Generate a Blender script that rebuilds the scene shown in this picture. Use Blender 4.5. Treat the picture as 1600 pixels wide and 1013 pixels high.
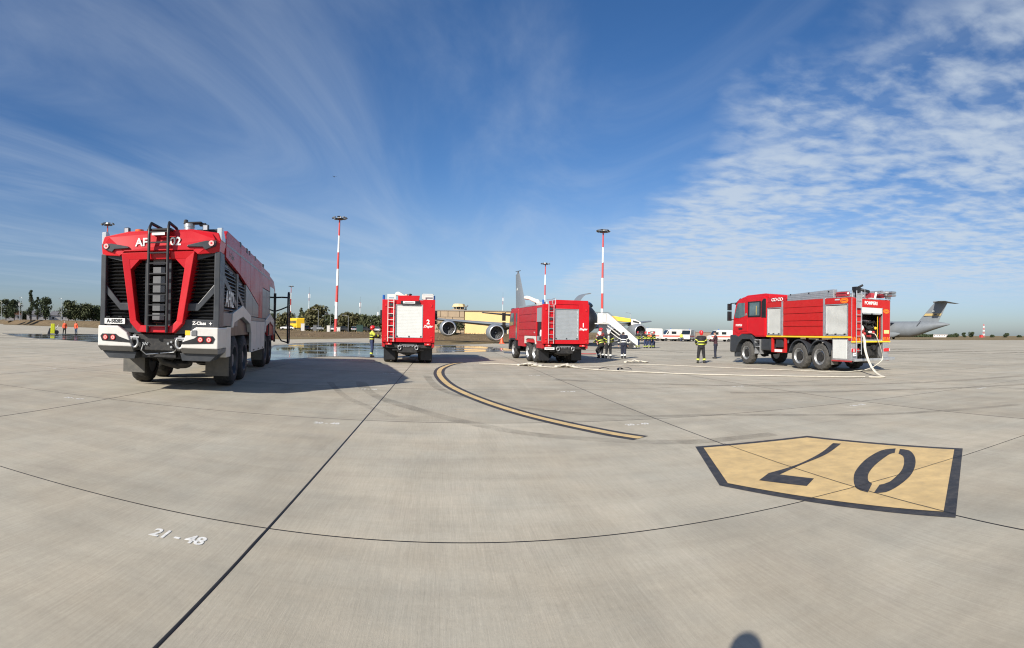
import bpy, bmesh, math, random
from mathutils import Vector, Matrix, noise as mnoise

for _o in list(bpy.data.objects):
    bpy.data.objects.remove(_o)
SC = bpy.context.scene
COL = SC.collection
PI = math.pi
R = math.radians
random.seed(7)

# ------------------------------------------------------------------ camera (phone panorama: cylindrical projection)
EYE = 1.65
cd = bpy.data.cameras.new('camera')
cam = bpy.data.objects.new('camera', cd)
COL.objects.link(cam)
cd.type = 'PANO'
cd.panorama_type = 'CENTRAL_CYLINDRICAL'
F = 838.8
cd.central_cylindrical_range_u_min = -800 / F
cd.central_cylindrical_range_u_max = 800 / F
cd.central_cylindrical_range_v_min = -(1013 - 508.2) / F
cd.central_cylindrical_range_v_max = 508.2 / F
cd.central_cylindrical_radius = 1.0
cd.clip_start = 0.05
cd.clip_end = 12000
cam.matrix_world = (Matrix.Translation((0, 0, EYE)) @ Matrix.Rotation(-0.0168, 4, 'Y')
                    @ Matrix.Rotation(0.0112, 4, 'X') @ Matrix.Rotation(PI / 2, 4, 'X'))
SC.camera = cam

# ------------------------------------------------------------------ sky, sun, exposure
SUN_AZ, SUN_EL = R(210), R(30)          # the sun stands behind and to the left of the camera
SUN_STRENGTH, SKY_STRENGTH, EXPOSURE = 4.6, 0.075, 0.62
W = bpy.data.worlds.new('World')
SC.world = W
W.use_nodes = True
wt = W.node_tree
wt.nodes.clear()


def wn(t, **k):
    n = wt.nodes.new(t)
    for a, b in k.items():
        setattr(n, a, b)
    return n


def wl(a, b):
    wt.links.new(a, b)


def wmath(op, a, b=None, c=None):
    n = wn('ShaderNodeMath', operation=op)
    for i, v in enumerate((a, b, c)):
        if v is None:
            continue
        if isinstance(v, (int, float)):
            n.inputs[i].default_value = v
        else:
            wl(v, n.inputs[i])
    return n.outputs[0]


def wrange(v, a, b, lo=0.0, hi=1.0):
    n = wn('ShaderNodeMapRange', interpolation_type='SMOOTHSTEP')
    wl(v, n.inputs[0])
    for i, x in enumerate((a, b, lo, hi)):
        n.inputs[i + 1].default_value = x
    return n.outputs[0]


def wnoise(vec, scale, detail, rough, dist=0.0):
    n = wn('ShaderNodeTexNoise')
    wl(vec, n.inputs['Vector'])
    n.inputs['Scale'].default_value = scale
    n.inputs['Detail'].default_value = detail
    n.inputs['Roughness'].default_value = rough
    n.inputs['Distortion'].default_value = dist
    return n.outputs['Fac']


sky = wn('ShaderNodeTexSky', sky_type='NISHITA', sun_disc=False)
sky.sun_elevation = SUN_EL
sky.sun_rotation = SUN_AZ
sky.altitude = 0
sky.air_density = 1.0
sky.dust_density = 0.7
sky.ozone_density = 3.0
tc = wn('ShaderNodeTexCoord')
sep = wn('ShaderNodeSeparateXYZ')
wl(tc.outputs['Generated'], sep.inputs[0])
dx, dy, dz = sep.outputs
zc = wmath('MAXIMUM', dz, 0.02)
px_ = wmath('DIVIDE', dx, zc)
py_ = wmath('DIVIDE', dy, zc)
comb = wn('ShaderNodeCombineXYZ')
wl(px_, comb.inputs[0])
wl(py_, comb.inputs[1])
cp = comb.outputs[0]
# a broad deck of small broken clouds whose straight edge runs away from the viewer
warp = wnoise(cp, 0.55, 4, 0.6)
edge = wmath('ADD', px_, wmath('MULTIPLY', wmath('SUBTRACT', warp, 0.5), 2.0))
deck = wrange(edge, 0.78, 1.36)
cells = wnoise(cp, 4.8, 7, 0.55, 0.2)
broad = wnoise(cp, 0.9, 4, 0.55)
dens = wmath('ADD', cells, wmath('MULTIPLY', wmath('SUBTRACT', broad, 0.5), 0.9))
puffs = wrange(dens, 0.23, 0.76)
far = wrange(py_, 2.0, 7.5)
solid = wmath('ADD', puffs, wmath('MULTIPLY', far, 0.30))
m_deck = wmath('MULTIPLY', wmath('MULTIPLY', deck, wmath('MINIMUM', solid, 1.0)), 0.82)
# thin cirrus veils over the rest of the sky
mp = wn('ShaderNodeMapping')
mp.inputs['Rotation'].default_value = (0, 0, R(8))
mp.inputs['Scale'].default_value = (0.95, 0.24, 1)
wl(cp, mp.inputs['Vector'])
veil = wrange(wnoise(mp.outputs[0], 1.0, 7, 0.58, 0.9), 0.38, 0.82)
m_veil = wmath('MULTIPLY', veil, 0.34)
cl = wmath('MAXIMUM', m_deck, m_veil)
cl = wmath('MULTIPLY', cl, wrange(dz, 0.025, 0.13, 0.0, 1.0))
tint = wn('ShaderNodeHueSaturation')     # deeper blue overhead, greyer haze low down
wl(wrange(dz, 0.02, 0.30, 0.98, 1.24), tint.inputs['Saturation'])
wl(wrange(dz, 0.0, 0.22, 0.76, 0.98), tint.inputs['Value'])
haze = wn('ShaderNodeMix', data_type='RGBA')
wl(wrange(dz, 0.0, 0.20), haze.inputs['Factor'])
haze.inputs['A'].default_value = (0.86, 0.97, 1.22, 1)
haze.inputs['B'].default_value = (1.0, 0.955, 1.02, 1)
hm_ = wn('ShaderNodeMix', data_type='RGBA', blend_type='MULTIPLY')
hm_.inputs['Factor'].default_value = 1.0
wl(sky.outputs[0], hm_.inputs['A'])
wl(haze.outputs['Result'], hm_.inputs['B'])
wl(hm_.outputs['Result'], tint.inputs['Color'])
mix = wn('ShaderNodeMix', data_type='RGBA')
wl(cl, mix.inputs['Factor'])
wl(tint.outputs['Color'], mix.inputs['A'])
mix.inputs['B'].default_value = (5.2, 5.9, 6.7, 1)
bg = wn('ShaderNodeBackground')
bg.inputs['Strength'].default_value = SKY_STRENGTH
wl(mix.outputs['Result'], bg.inputs['Color'])
wo = wn('ShaderNodeOutputWorld')
wl(bg.outputs[0], wo.inputs['Surface'])

sl = bpy.data.lights.new('sun', 'SUN')
sl.energy = SUN_STRENGTH
sl.angle = R(0.53)
sl.color = (1.0, 0.945, 0.86)
sun = bpy.data.objects.new('sun', sl)
COL.objects.link(sun)
to_sun = Vector((math.sin(SUN_AZ) * math.cos(SUN_EL), math.cos(SUN_AZ) * math.cos(SUN_EL), math.sin(SUN_EL)))
sun.rotation_euler = to_sun.to_track_quat('Z', 'Y').to_euler()
sun.location = (-20, -30, 40)

SC.view_settings.view_transform = 'Standard'
SC.view_settings.look = 'None'
SC.view_settings.exposure = EXPOSURE
SC.view_settings.gamma = 1
SC.view_settings.use_curve_mapping = False
SC.cycles.use_denoising = True
SC.cycles.filter_width = 1.15
SC.cycles.max_bounces = 8
SC.cycles.transparent_max_bounces = 12

# ------------------------------------------------------------------ materials
MATS = {}


def ntree(name):
    m = bpy.data.materials.new(name)
    m.use_nodes = True
    t = m.node_tree
    b = t.nodes['Principled BSDF']
    return m, t, b


def tnode(t, typ, **k):
    n = t.nodes.new(typ)
    for a, b in k.items():
        setattr(n, a, b)
    return n


def tmath(t, op, a, b=None):
    n = tnode(t, 'ShaderNodeMath', operation=op)
    for i, v in enumerate((a, b)):
        if v is None:
            continue
        if isinstance(v, (int, float)):
            n.inputs[i].default_value = v
        else:
            t.links.new(v, n.inputs[i])
    return n.outputs[0]


def tnoise(t, vec, scale, detail=4, rough=0.55, dist=0.0):
    n = tnode(t, 'ShaderNodeTexNoise')
    if vec is not None:
        t.links.new(vec, n.inputs['Vector'])
    n.inputs['Scale'].default_value = scale
    n.inputs['Detail'].default_value = detail
    n.inputs['Roughness'].default_value = rough
    n.inputs['Distortion'].default_value = dist
    return n.outputs['Fac']


def tramp(t, v, a, b, lo=0.0, hi=1.0):
    n = tnode(t, 'ShaderNodeMapRange')
    t.links.new(v, n.inputs[0])
    for i, x in enumerate((a, b, lo, hi)):
        n.inputs[i + 1].default_value = x
    return n.outputs[0]


def tmix(t, fac, a, b, blend='MIX'):
    n = tnode(t, 'ShaderNodeMix', data_type='RGBA', blend_type=blend)
    for key, v in (('Factor', fac), ('A', a), ('B', b)):
        s = n.inputs[key]
        if isinstance(v, (int, float)):
            s.default_value = v
        elif isinstance(v, tuple):
            s.default_value = (*v[:3], 1)
        else:
            t.links.new(v, s)
    return n.outputs['Result']


def mat(name, col, rough=0.5, metal=0.0, coat=0.0, var=0.12, scale=3.0, bump=0.0, bscale=60.0, dirt=0.0, trans=0.0, alpha=1.0, emit=0.0, spec=0.5):
    """principled paint with faint blotches, optional fine relief and road dirt towards the wheels"""
    if name in MATS:
        return MATS[name]
    m, t, b = ntree(name)
    co = tnode(t, 'ShaderNodeTexCoord').outputs['Object']
    n = tnoise(t, co, scale, 5, 0.6)
    f = tramp(t, n, 0.3, 0.7, 1.0 - var, 1.0 + var)
    g = tnode(t, 'ShaderNodeCombineColor')
    for i in range(3):
        t.links.new(f, g.inputs[i])
    c = tmix(t, 1.0, (*col, 1), g.outputs[0], 'MULTIPLY')
    if dirt:
        d = tramp(t, tnoise(t, co, scale * 2.3, 6, 0.65), 0.45, 0.75, 0.0, dirt)
        c = tmix(t, d, c, (0.19, 0.165, 0.13))
    t.links.new(c, b.inputs['Base Color'])
    rr = tramp(t, n, 0.3, 0.7, max(0.02, rough * 0.85), min(1, rough * 1.15))
    t.links.new(rr, b.inputs['Roughness'])
    b.inputs['Metallic'].default_value = metal
    b.inputs['Specular IOR Level'].default_value = spec
    b.inputs['Coat Weight'].default_value = coat
    b.inputs['Coat Roughness'].default_value = 0.06
    if trans:
        b.inputs['Transmission Weight'].default_value = trans
    if alpha < 1:
        b.inputs['Alpha'].default_value = alpha
    if emit:
        b.inputs['Emission Color'].default_value = (*col, 1)
        b.inputs['Emission Strength'].default_value = emit
    if bump:
        bp = tnode(t, 'ShaderNodeBump')
        bp.inputs['Strength'].default_value = bump
        bp.inputs['Distance'].default_value = 0.01
        t.links.new(tnoise(t, co, bscale, 5, 0.6), bp.inputs['Height'])
        t.links.new(bp.outputs[0], b.inputs['Normal'])
    MATS[name] = m
    return m


RED = mat('red_paint', (0.47, 0.006, 0.012), 0.36, coat=0.15, var=0.08, scale=1.2, dirt=0.05, spec=0.3)
RED2 = mat('red_paint_worn', (0.37, 0.010, 0.016), 0.42, coat=0.12, spec=0.35, var=0.10, scale=1.5, dirt=0.10)
ORANGE_RED = mat('orange_red_panel', (0.42, 0.014, 0.013), 0.4, coat=0.1, spec=0.3, var=0.06, dirt=0.06)
WHITE = mat('white_paint', (0.60, 0.58, 0.535), 0.45, coat=0.1, var=0.07, dirt=0.12)
WHITE2 = mat('white_aluminium_shutter', (0.56, 0.57, 0.54), 0.45, var=0.04, dirt=0.05)
SHUTTER = mat('grey_aluminium_shutter', (0.40, 0.43, 0.44), 0.38, metal=0.45, var=0.05)
ALU = mat('aluminium', (0.56, 0.57, 0.57), 0.38, metal=0.75, var=0.10, scale=6)
STEEL = mat('galvanised_steel', (0.42, 0.43, 0.43), 0.42, metal=0.8, var=0.12, scale=8)
CHARCOAL = mat('charcoal_plastic', (0.030, 0.034, 0.040), 0.42, var=0.12, dirt=0.07)
LOUVRE = mat('black_louvre', (0.012, 0.013, 0.015), 0.38, var=0.15, dirt=0.05)
BLACK = mat('black_plastic', (0.010, 0.010, 0.011), 0.45, var=0.2)
GREYP = mat('grey_paint', (0.14, 0.145, 0.15), 0.42, var=0.1, dirt=0.1)
SILVERP = mat('silver_grey_paint', (0.20, 0.20, 0.198), 0.45, coat=0.08, var=0.12, dirt=0.16)
CHASSIS = mat('chassis_black', (0.012, 0.012, 0.012), 0.6, var=0.4, scale=5, dirt=0.18)
RUBBER = mat('tyre_rubber', (0.020, 0.020, 0.020), 0.8, var=0.3, scale=9, dirt=0.30, bump=0.3)
RUBBERG = mat('dusty_tyre_rubber', (0.045, 0.044, 0.041), 0.85, var=0.3, scale=9, dirt=0.45, bump=0.3)
FLAP = mat('mudflap_rubber', (0.10, 0.097, 0.088), 0.75, var=0.25, scale=4, dirt=0.4)
GLASS = mat('dark_window_glass', (0.012, 0.018, 0.022), 0.04, coat=0.5, var=0.1)
SKYGLASS = mat('sky_toned_cab_glass', (0.075, 0.115, 0.125), 0.05, coat=0.4, var=0.35, scale=2.0)  # opaque cab panes: the bluish sky seen in them is painted into the colour
CLEAR = mat('clear_glass', (0.75, 0.82, 0.82), 0.03, trans=0.9, var=0.02, alpha=0.45)
LENS = mat('clear_lens', (0.62, 0.66, 0.68), 0.12, trans=0.3, var=0.05, coat=0.6)
REDLENS = mat('red_lens', (0.52, 0.012, 0.016), 0.15, coat=0.8, var=0.1)
PINKLENS = mat('lamp_core', (0.85, 0.42, 0.38), 0.2, coat=0.7, var=0.05)
AMBER = mat('amber_lens', (0.62, 0.12, 0.01), 0.2, coat=0.7)
BLUE = mat('blue_beacon', (0.012, 0.10, 0.38), 0.12, coat=0.9)
YELLOW = mat('yellow_paint', (0.78, 0.50, 0.03), 0.45, var=0.06)
REFLY = mat('reflective_yellow', (0.80, 0.60, 0.22), 0.3, coat=0.4, var=0.05)
LETTER = mat('white_lettering', (0.72, 0.71, 0.68), 0.45, var=0.04)
BLACKLET = mat('black_lettering', (0.015, 0.015, 0.015), 0.5)
HOSE = mat('canvas_hose', (0.58, 0.54, 0.44), 0.8, var=0.12, scale=7, dirt=0.12, bump=0.3, bscale=120)
CANVAS = mat('beige_canvas', (0.52, 0.45, 0.34), 0.85, var=0.12, scale=6)
BRICKRED = mat('red_hose', (0.34, 0.03, 0.03), 0.6)
AIRGREY = mat('aircraft_grey', (0.172, 0.190, 0.205), 0.45, var=0.07, scale=0.5, dirt=0.04)
AIRDARK = mat('aircraft_dark_grey', (0.06, 0.066, 0.076), 0.5, var=0.1, scale=0.6)
RADOME = mat('black_radome', (0.011, 0.011, 0.014), 0.5, var=0.2)
LIP = mat('bare_metal_lip', (0.62, 0.63, 0.64), 0.30, metal=0.75, var=0.06)
DUCT = mat('engine_duct', (0.05, 0.045, 0.04), 0.45, metal=0.5, var=0.3)
MASTRED = mat('mast_red', (0.50, 0.055, 0.05), 0.55, var=0.1)
MASTWHITE = mat('mast_white', (0.78, 0.78, 0.76), 0.5, var=0.06)
SKIN = mat('skin', (0.48, 0.27, 0.19), 0.55, var=0.08)
HAIR = mat('dark_hair', (0.02, 0.015, 0.012), 0.7)
NAVY = mat('navy_cloth', (0.014, 0.017, 0.032), 0.85, var=0.25, scale=9, bump=0.4)
BLUECLOTH = mat('blue_cloth', (0.022, 0.034, 0.085), 0.85, var=0.25, scale=9, bump=0.4)
BLACKCLOTH = mat('black_turnout_cloth', (0.013, 0.013, 0.015), 0.85, var=0.3, scale=9, bump=0.5)
MAROON = mat('dark_maroon_cloth', (0.045, 0.014, 0.02), 0.8, var=0.2)
HIVIS = mat('hi_vis_yellow', (0.50, 0.57, 0.07), 0.6, var=0.08)
HIVISOR = mat('hi_vis_orange', (0.80, 0.11, 0.035), 0.7, var=0.1)
REFL = mat('silver_reflective', (0.66, 0.67, 0.62), 0.4, var=0.06)
HELMRED = mat('red_helmet', (0.62, 0.02, 0.022), 0.25, coat=0.5)
HELMWHITE = mat('white_helmet', (0.80, 0.79, 0.74), 0.3, coat=0.4)
STEELCYL = mat('air_cylinder', (0.46, 0.48, 0.42), 0.35, metal=0.3)
BOOT = mat('boot_leather', (0.014, 0.013, 0.012), 0.6)
JEANS = mat('jeans', (0.05, 0.085, 0.15), 0.85, var=0.2)
BARK = mat('bark', (0.075, 0.055, 0.04), 0.9, var=0.3, bump=0.5)
CONC = mat('cast_concrete', (0.40, 0.385, 0.35), 0.8, var=0.12, bump=0.3)
HALLY = mat('yellow_render', (0.66, 0.45, 0.205), 0.8, var=0.05, scale=0.4)
STONE = mat('beige_stone', (0.31, 0.235, 0.155), 0.85, var=0.12, scale=0.6)
STONEJ = mat('stone_joint', (0.15, 0.115, 0.08), 0.9)
ROOFG = mat('roof_sheet', (0.20, 0.18, 0.16), 0.6, var=0.15)
CARWHITE = mat('car_white', (0.74, 0.75, 0.75), 0.25, coat=0.6, var=0.03)
CARSILVER = mat('car_silver', (0.40, 0.42, 0.44), 0.3, metal=0.4, coat=0.6, var=0.04)
CARDARK = mat('car_dark', (0.025, 0.027, 0.032), 0.25, coat=0.7, var=0.08)
CARRED = mat('car_red', (0.35, 0.02, 0.02), 0.25, coat=0.7, var=0.04)
PLASTER = mat('pale_plaster', (0.56, 0.53, 0.50), 0.85, var=0.08, scale=0.5)
TILE = mat('roof_tile', (0.30, 0.15, 0.10), 0.85, var=0.2)
FENCEM = mat('brown_fence', (0.22, 0.16, 0.12), 0.85, var=0.15)
CONEM = mat('cone_orange', (0.75, 0.10, 0.03), 0.5)


# ------------------------------------------------------------------ mesh building
class MB:
    def __init__(s):
        s.v, s.f = [], []

    def add(s, vs, fs, m=None):
        n = len(s.v)
        s.v += [tuple(m @ Vector(p)) if m else tuple(p) for p in vs]
        s.f += [tuple(n + i for i in q) for q in fs]
        return s

    def box(s, x0, x1, y0, y1, z0, z1, m=None):
        return s.add([(x0, y0, z0), (x1, y0, z0), (x1, y1, z0), (x0, y1, z0), (x0, y0, z1), (x1, y0, z1), (x1, y1, z1), (x0, y1, z1)],
                     [(0, 3, 2, 1), (4, 5, 6, 7), (0, 1, 5, 4), (1, 2, 6, 5), (2, 3, 7, 6), (3, 0, 4, 7)], m)

    def prism(s, pts, plane, a, b, m=None):
        def P(p, t):
            return {'xz': (p[0], t, p[1]), 'yz': (t, p[0], p[1]), 'xy': (p[0], p[1], t)}[plane]
        n = len(pts)
        vs = [P(p, a) for p in pts] + [P(p, b) for p in pts]
        fs = [tuple(range(n))[::-1], tuple(range(n, 2 * n))] + [(i, (i + 1) % n, n + (i + 1) % n, n + i) for i in range(n)]
        return s.add(vs, fs, m)

    def ring(s, outer, inner, plane, a, b):
        """a closed frame between two outlines with the same number of corners"""
        def P(p, t):
            return {'xz': (p[0], t, p[1]), 'yz': (t, p[0], p[1]), 'xy': (p[0], p[1], t)}[plane]
        n = len(outer)
        vs = [P(p, a) for p in outer] + [P(p, a) for p in inner] + [P(p, b) for p in outer] + [P(p, b) for p in inner]
        fs = []
        for i in range(n):
            j = (i + 1) % n
            fs += [(i, j, n + j, n + i), (2 * n + i, 3 * n + i, 3 * n + j, 2 * n + j), (i, 2 * n + i, 2 * n + j, j), (n + i, n + j, 3 * n + j, 3 * n + i)]
        return s.add(vs, fs)

    def rings(s, rr, caps=True):
        n = len(rr[0])
        vs = [p for r in rr for p in r]
        fs = []
        for k in range(len(rr) - 1):
            for i in range(n):
                j = (i + 1) % n
                fs.append((k * n + i, k * n + j, (k + 1) * n + j, (k + 1) * n + i))
        if caps:
            fs += [tuple(range(n))[::-1], tuple((len(rr) - 1) * n + i for i in range(n))]
        return s.add(vs, fs)

    def cyl(s, p0, p1, r0, r1=None, n=12):
        return s.tube([p0, p1], [r0, r0 if r1 is None else r1], n)

    def tube(s, path, r, n=8, flat=1.0):
        path = [Vector(p) for p in path]
        if isinstance(r, (int, float)):
            r = [r] * len(path)
        rr, u = [], None
        for i, p in enumerate(path):
            d = (path[min(i + 1, len(path) - 1)] - path[max(i - 1, 0)])
            d = d.normalized() if d.length > 1e-9 else Vector((0, 0, 1))
            if u is None:
                ref = Vector((0, 0, 1)) if abs(d.z) < 0.9 else Vector((1, 0, 0))
                u = d.cross(ref).normalized()
            else:
                u = (u - d * u.dot(d)).normalized()
            w = u.cross(d).normalized()
            rr.append([tuple(p + u * (math.cos(2 * PI * k / n) * r[i]) + w * (math.sin(2 * PI * k / n) * r[i] * flat)) for k in range(n)])
        return s.rings(rr)

    def lathe(s, prof, c, axis='x', n=24, closed=False, caps=True):
        """prof: (along, radius) pairs"""
        rr = []
        for a, r in prof:
            ring = []
            for k in range(n):
                q = 2 * PI * k / n
                u, v = math.cos(q) * r, math.sin(q) * r
                ring.append({'x': (c[0] + a, c[1] + u, c[2] + v), 'y': (c[0] + u, c[1] + a, c[2] + v), 'z': (c[0] + u, c[1] + v, c[2] + a)}[axis])
            rr.append(ring)
        if closed:
            rr.append(rr[0])
        return s.rings(rr, caps=caps and not closed)

    def ball(s, c, r, nu=12, nv=8, m=None):
        if isinstance(r, (int, float)):
            r = (r, r, r)
        vs = [(c[0], c[1], c[2] + r[2])]
        for j in range(1, nv):
            t = PI * j / nv
            for i in range(nu):
                q = 2 * PI * i / nu
                vs.append((c[0] + r[0] * math.sin(t) * math.cos(q), c[1] + r[1] * math.sin(t) * math.sin(q), c[2] + r[2] * math.cos(t)))
        vs.append((c[0], c[1], c[2] - r[2]))
        fs = [(0, 1 + i, 1 + (i + 1) % nu) for i in range(nu)]
        for j in range(nv - 2):
            for i in range(nu):
                a, b = 1 + j * nu + i, 1 + j * nu + (i + 1) % nu
                fs.append((a, a + nu, b + nu, b))
        last = len(vs) - 1
        fs += [(last, 1 + (nv - 2) * nu + (i + 1) % nu, 1 + (nv - 2) * nu + i) for i in range(nu)]
        return s.add(vs, fs, m)

    def cap(s, p0, p1, r0, r1, n=10):
        """tapered capsule: tube closed by balls"""
        p0, p1 = Vector(p0), Vector(p1)
        s.tube([p0, p1], [r0, r1], n)
        s.ball(p0, r0, n, 6)
        s.ball(p1, r1, n, 6)
        return s

    def mesh(s, name):
        me = bpy.data.meshes.new(name)
        me.from_pydata(s.v, [], s.f)
        bm = bmesh.new()
        bm.from_mesh(me)
        bmesh.ops.recalc_face_normals(bm, faces=bm.faces)
        bm.to_mesh(me)
        bm.free()
        return me

    def build(s, name, m, parent=None, bevel=0.0, smooth=None, seg=2):
        me = s.mesh(name)
        me.materials.append(m)
        if smooth:
            me.shade_smooth()
            me.set_sharp_from_angle(angle=R(smooth))
        o = bpy.data.objects.new(name, me)
        COL.objects.link(o)
        o.parent = parent
        if bevel:
            b = o.modifiers.new('bevel', 'BEVEL')
            b.width = bevel
            b.segments = seg
            b.limit_method = 'ANGLE'
            b.angle_limit = R(35)
        return o


def build_each(b, name, m, parent, bevel=0.0, smooth=None):
    """one object for every loose piece"""
    par = list(range(len(b.v)))

    def find(i):
        while par[i] != i:
            par[i] = par[par[i]]
            i = par[i]
        return i
    for f in b.f:
        for i in f[1:]:
            par[find(i)] = find(f[0])
    groups = {}
    for f in b.f:
        groups.setdefault(find(f[0]), []).append(f)
    for fs in groups.values():
        used = sorted({i for f in fs for i in f})
        ix = {o: k for k, o in enumerate(used)}
        MB().add([b.v[i] for i in used], [tuple(ix[i] for i in f) for f in fs]).build(name, m, parent, bevel, smooth)


def box(name, m, parent, x0, x1, y0, y1, z0, z1, bevel=0.0):
    return MB().box(x0, x1, y0, y1, z0, z1).build(name, m, parent, bevel)


def tag(o, label=None, cat=None, group=None, kind=None):
    for k, v in (('label', label), ('category', cat), ('group', group), ('kind', kind)):
        if v:
            o[k] = v
    return o


def thing(name, label, cat, loc=(0, 0, 0), rz=0.0, group=None):
    o = bpy.data.objects.new(name, None)
    o.empty_display_size = 0.3
    COL.objects.link(o)
    o.location = loc
    o.rotation_euler = (0, 0, rz)
    return tag(o, label, cat, group)


def hub(name, parent, loc=(0, 0, 0), rz=0.0):
    o = bpy.data.objects.new(name, None)
    o.empty_display_size = 0.1
    COL.objects.link(o)
    o.parent = parent
    o.location = loc
    o.rotation_euler = (0, 0, rz)
    return o


def copy_tree(o, parent=None):
    c = o.copy()
    COL.objects.link(c)
    c.parent = parent
    for ch in list(o.children):
        copy_tree(ch, c)
    return c


def text(name, body, size, m, parent, loc, face='rear', bold=0.0, align='CENTER', depth=0.003, sx=1.0, shear=0.0, rz=0.0):
    """flat lettering cut from sheet: face rear reads from -y, right from +x, left from -x, up from above"""
    cu = bpy.data.curves.new(name, 'FONT')
    cu.body = body
    cu.size = size
    cu.align_x = align
    cu.align_y = 'CENTER'
    cu.extrude = depth
    cu.offset = bold
    cu.shear = shear
    cu.resolution_u = 3
    o = bpy.data.objects.new(name, cu)
    COL.objects.link(o)
    bpy.context.view_layer.update()
    me = bpy.data.meshes.new_from_object(o.evaluated_get(bpy.context.evaluated_depsgraph_get()))
    bpy.data.objects.remove(o)
    me.name = name
    me.materials.clear()
    me.materials.append(m)
    o = bpy.data.objects.new(name, me)
    COL.objects.link(o)
    o.parent = parent
    o.location = loc
    o.scale = (sx, 1, 1)
    o.rotation_euler = {'rear': (PI / 2, 0, 0), 'right': (PI / 2, 0, PI / 2), 'left': (PI / 2, 0, -PI / 2), 'up': (0, 0, rz)}[face]
    return o


def wheel(parent, x, y, r, w, rim, tyre=RUBBER, lugs=True, hubr=0.42, dish=0.06):
    """x: outer face of the tyre (sign gives the side)"""
    sd = 1 if x > 0 else -1
    h = hub('wheel', parent, (x - sd * w / 2, y, r))
    n = 48
    prof = [(-0.5, 0.60), (-0.5, 0.80), (-0.44, 0.93), (-0.34, 0.985), (-0.12, 1.0), (0.12, 1.0), (0.34, 0.985), (0.44, 0.93), (0.5, 0.80), (0.5, 0.60)]
    rr = []
    for j, (a, q) in enumerate(prof):
        ring = []
        for k in range(n):
            rad = q * r
            if lugs and 2 <= j <= 7 and (k + (j > 4)) % 3 == 0:
                rad -= 0.035 * r / 0.6
            t = 2 * PI * k / n
            ring.append((a * w, math.cos(t) * rad, math.sin(t) * rad))
        rr.append(ring)
    b = MB().rings(rr, caps=False)
    b.build('tyre', tyre, h, smooth=40)
    e = w / 2 * sd
    q = 0.61 * r
    MB().lathe([(-e * 0.9, q), (e * 0.9, q), (e * 0.99, q * 0.98), (e * 0.97, q * 0.90), (e * 0.80, q * 0.84), (e - sd * (dish + w * 0.26), q * 0.76), (e - sd * (dish + w * 0.20), q * 0.60), (e - sd * (dish + w * 0.16), q * 0.46), (e - sd * (dish + w * 0.20), q * 0.3), (e - sd * (dish + w * 0.20), 0.01)], (0, 0, 0), 'x', 28).build('rim', rim, h, smooth=35)
    MB().lathe([(e - sd * (dish + w * 0.24), q * hubr), (e - sd * (dish + w * 0.02), q * hubr * 0.9), (e - sd * dish, q * hubr * 0.6), (e - sd * dish, 0.01)], (0, 0, 0), 'x', 16).build('hub_cap', CHASSIS if rim is not CHARCOAL else GREYP, h, smooth=35)
    return h

# ------------------------------------------------------------------ ground
YAW = 0.1318
SA, SB, A0, B0 = 5.43, 5.38, -1.36, 4.18      # slab size and the joints next to the camera
N1 = Vector((math.cos(YAW), math.sin(YAW)))
N2 = Vector((-math.sin(YAW), math.cos(YAW)))


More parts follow.
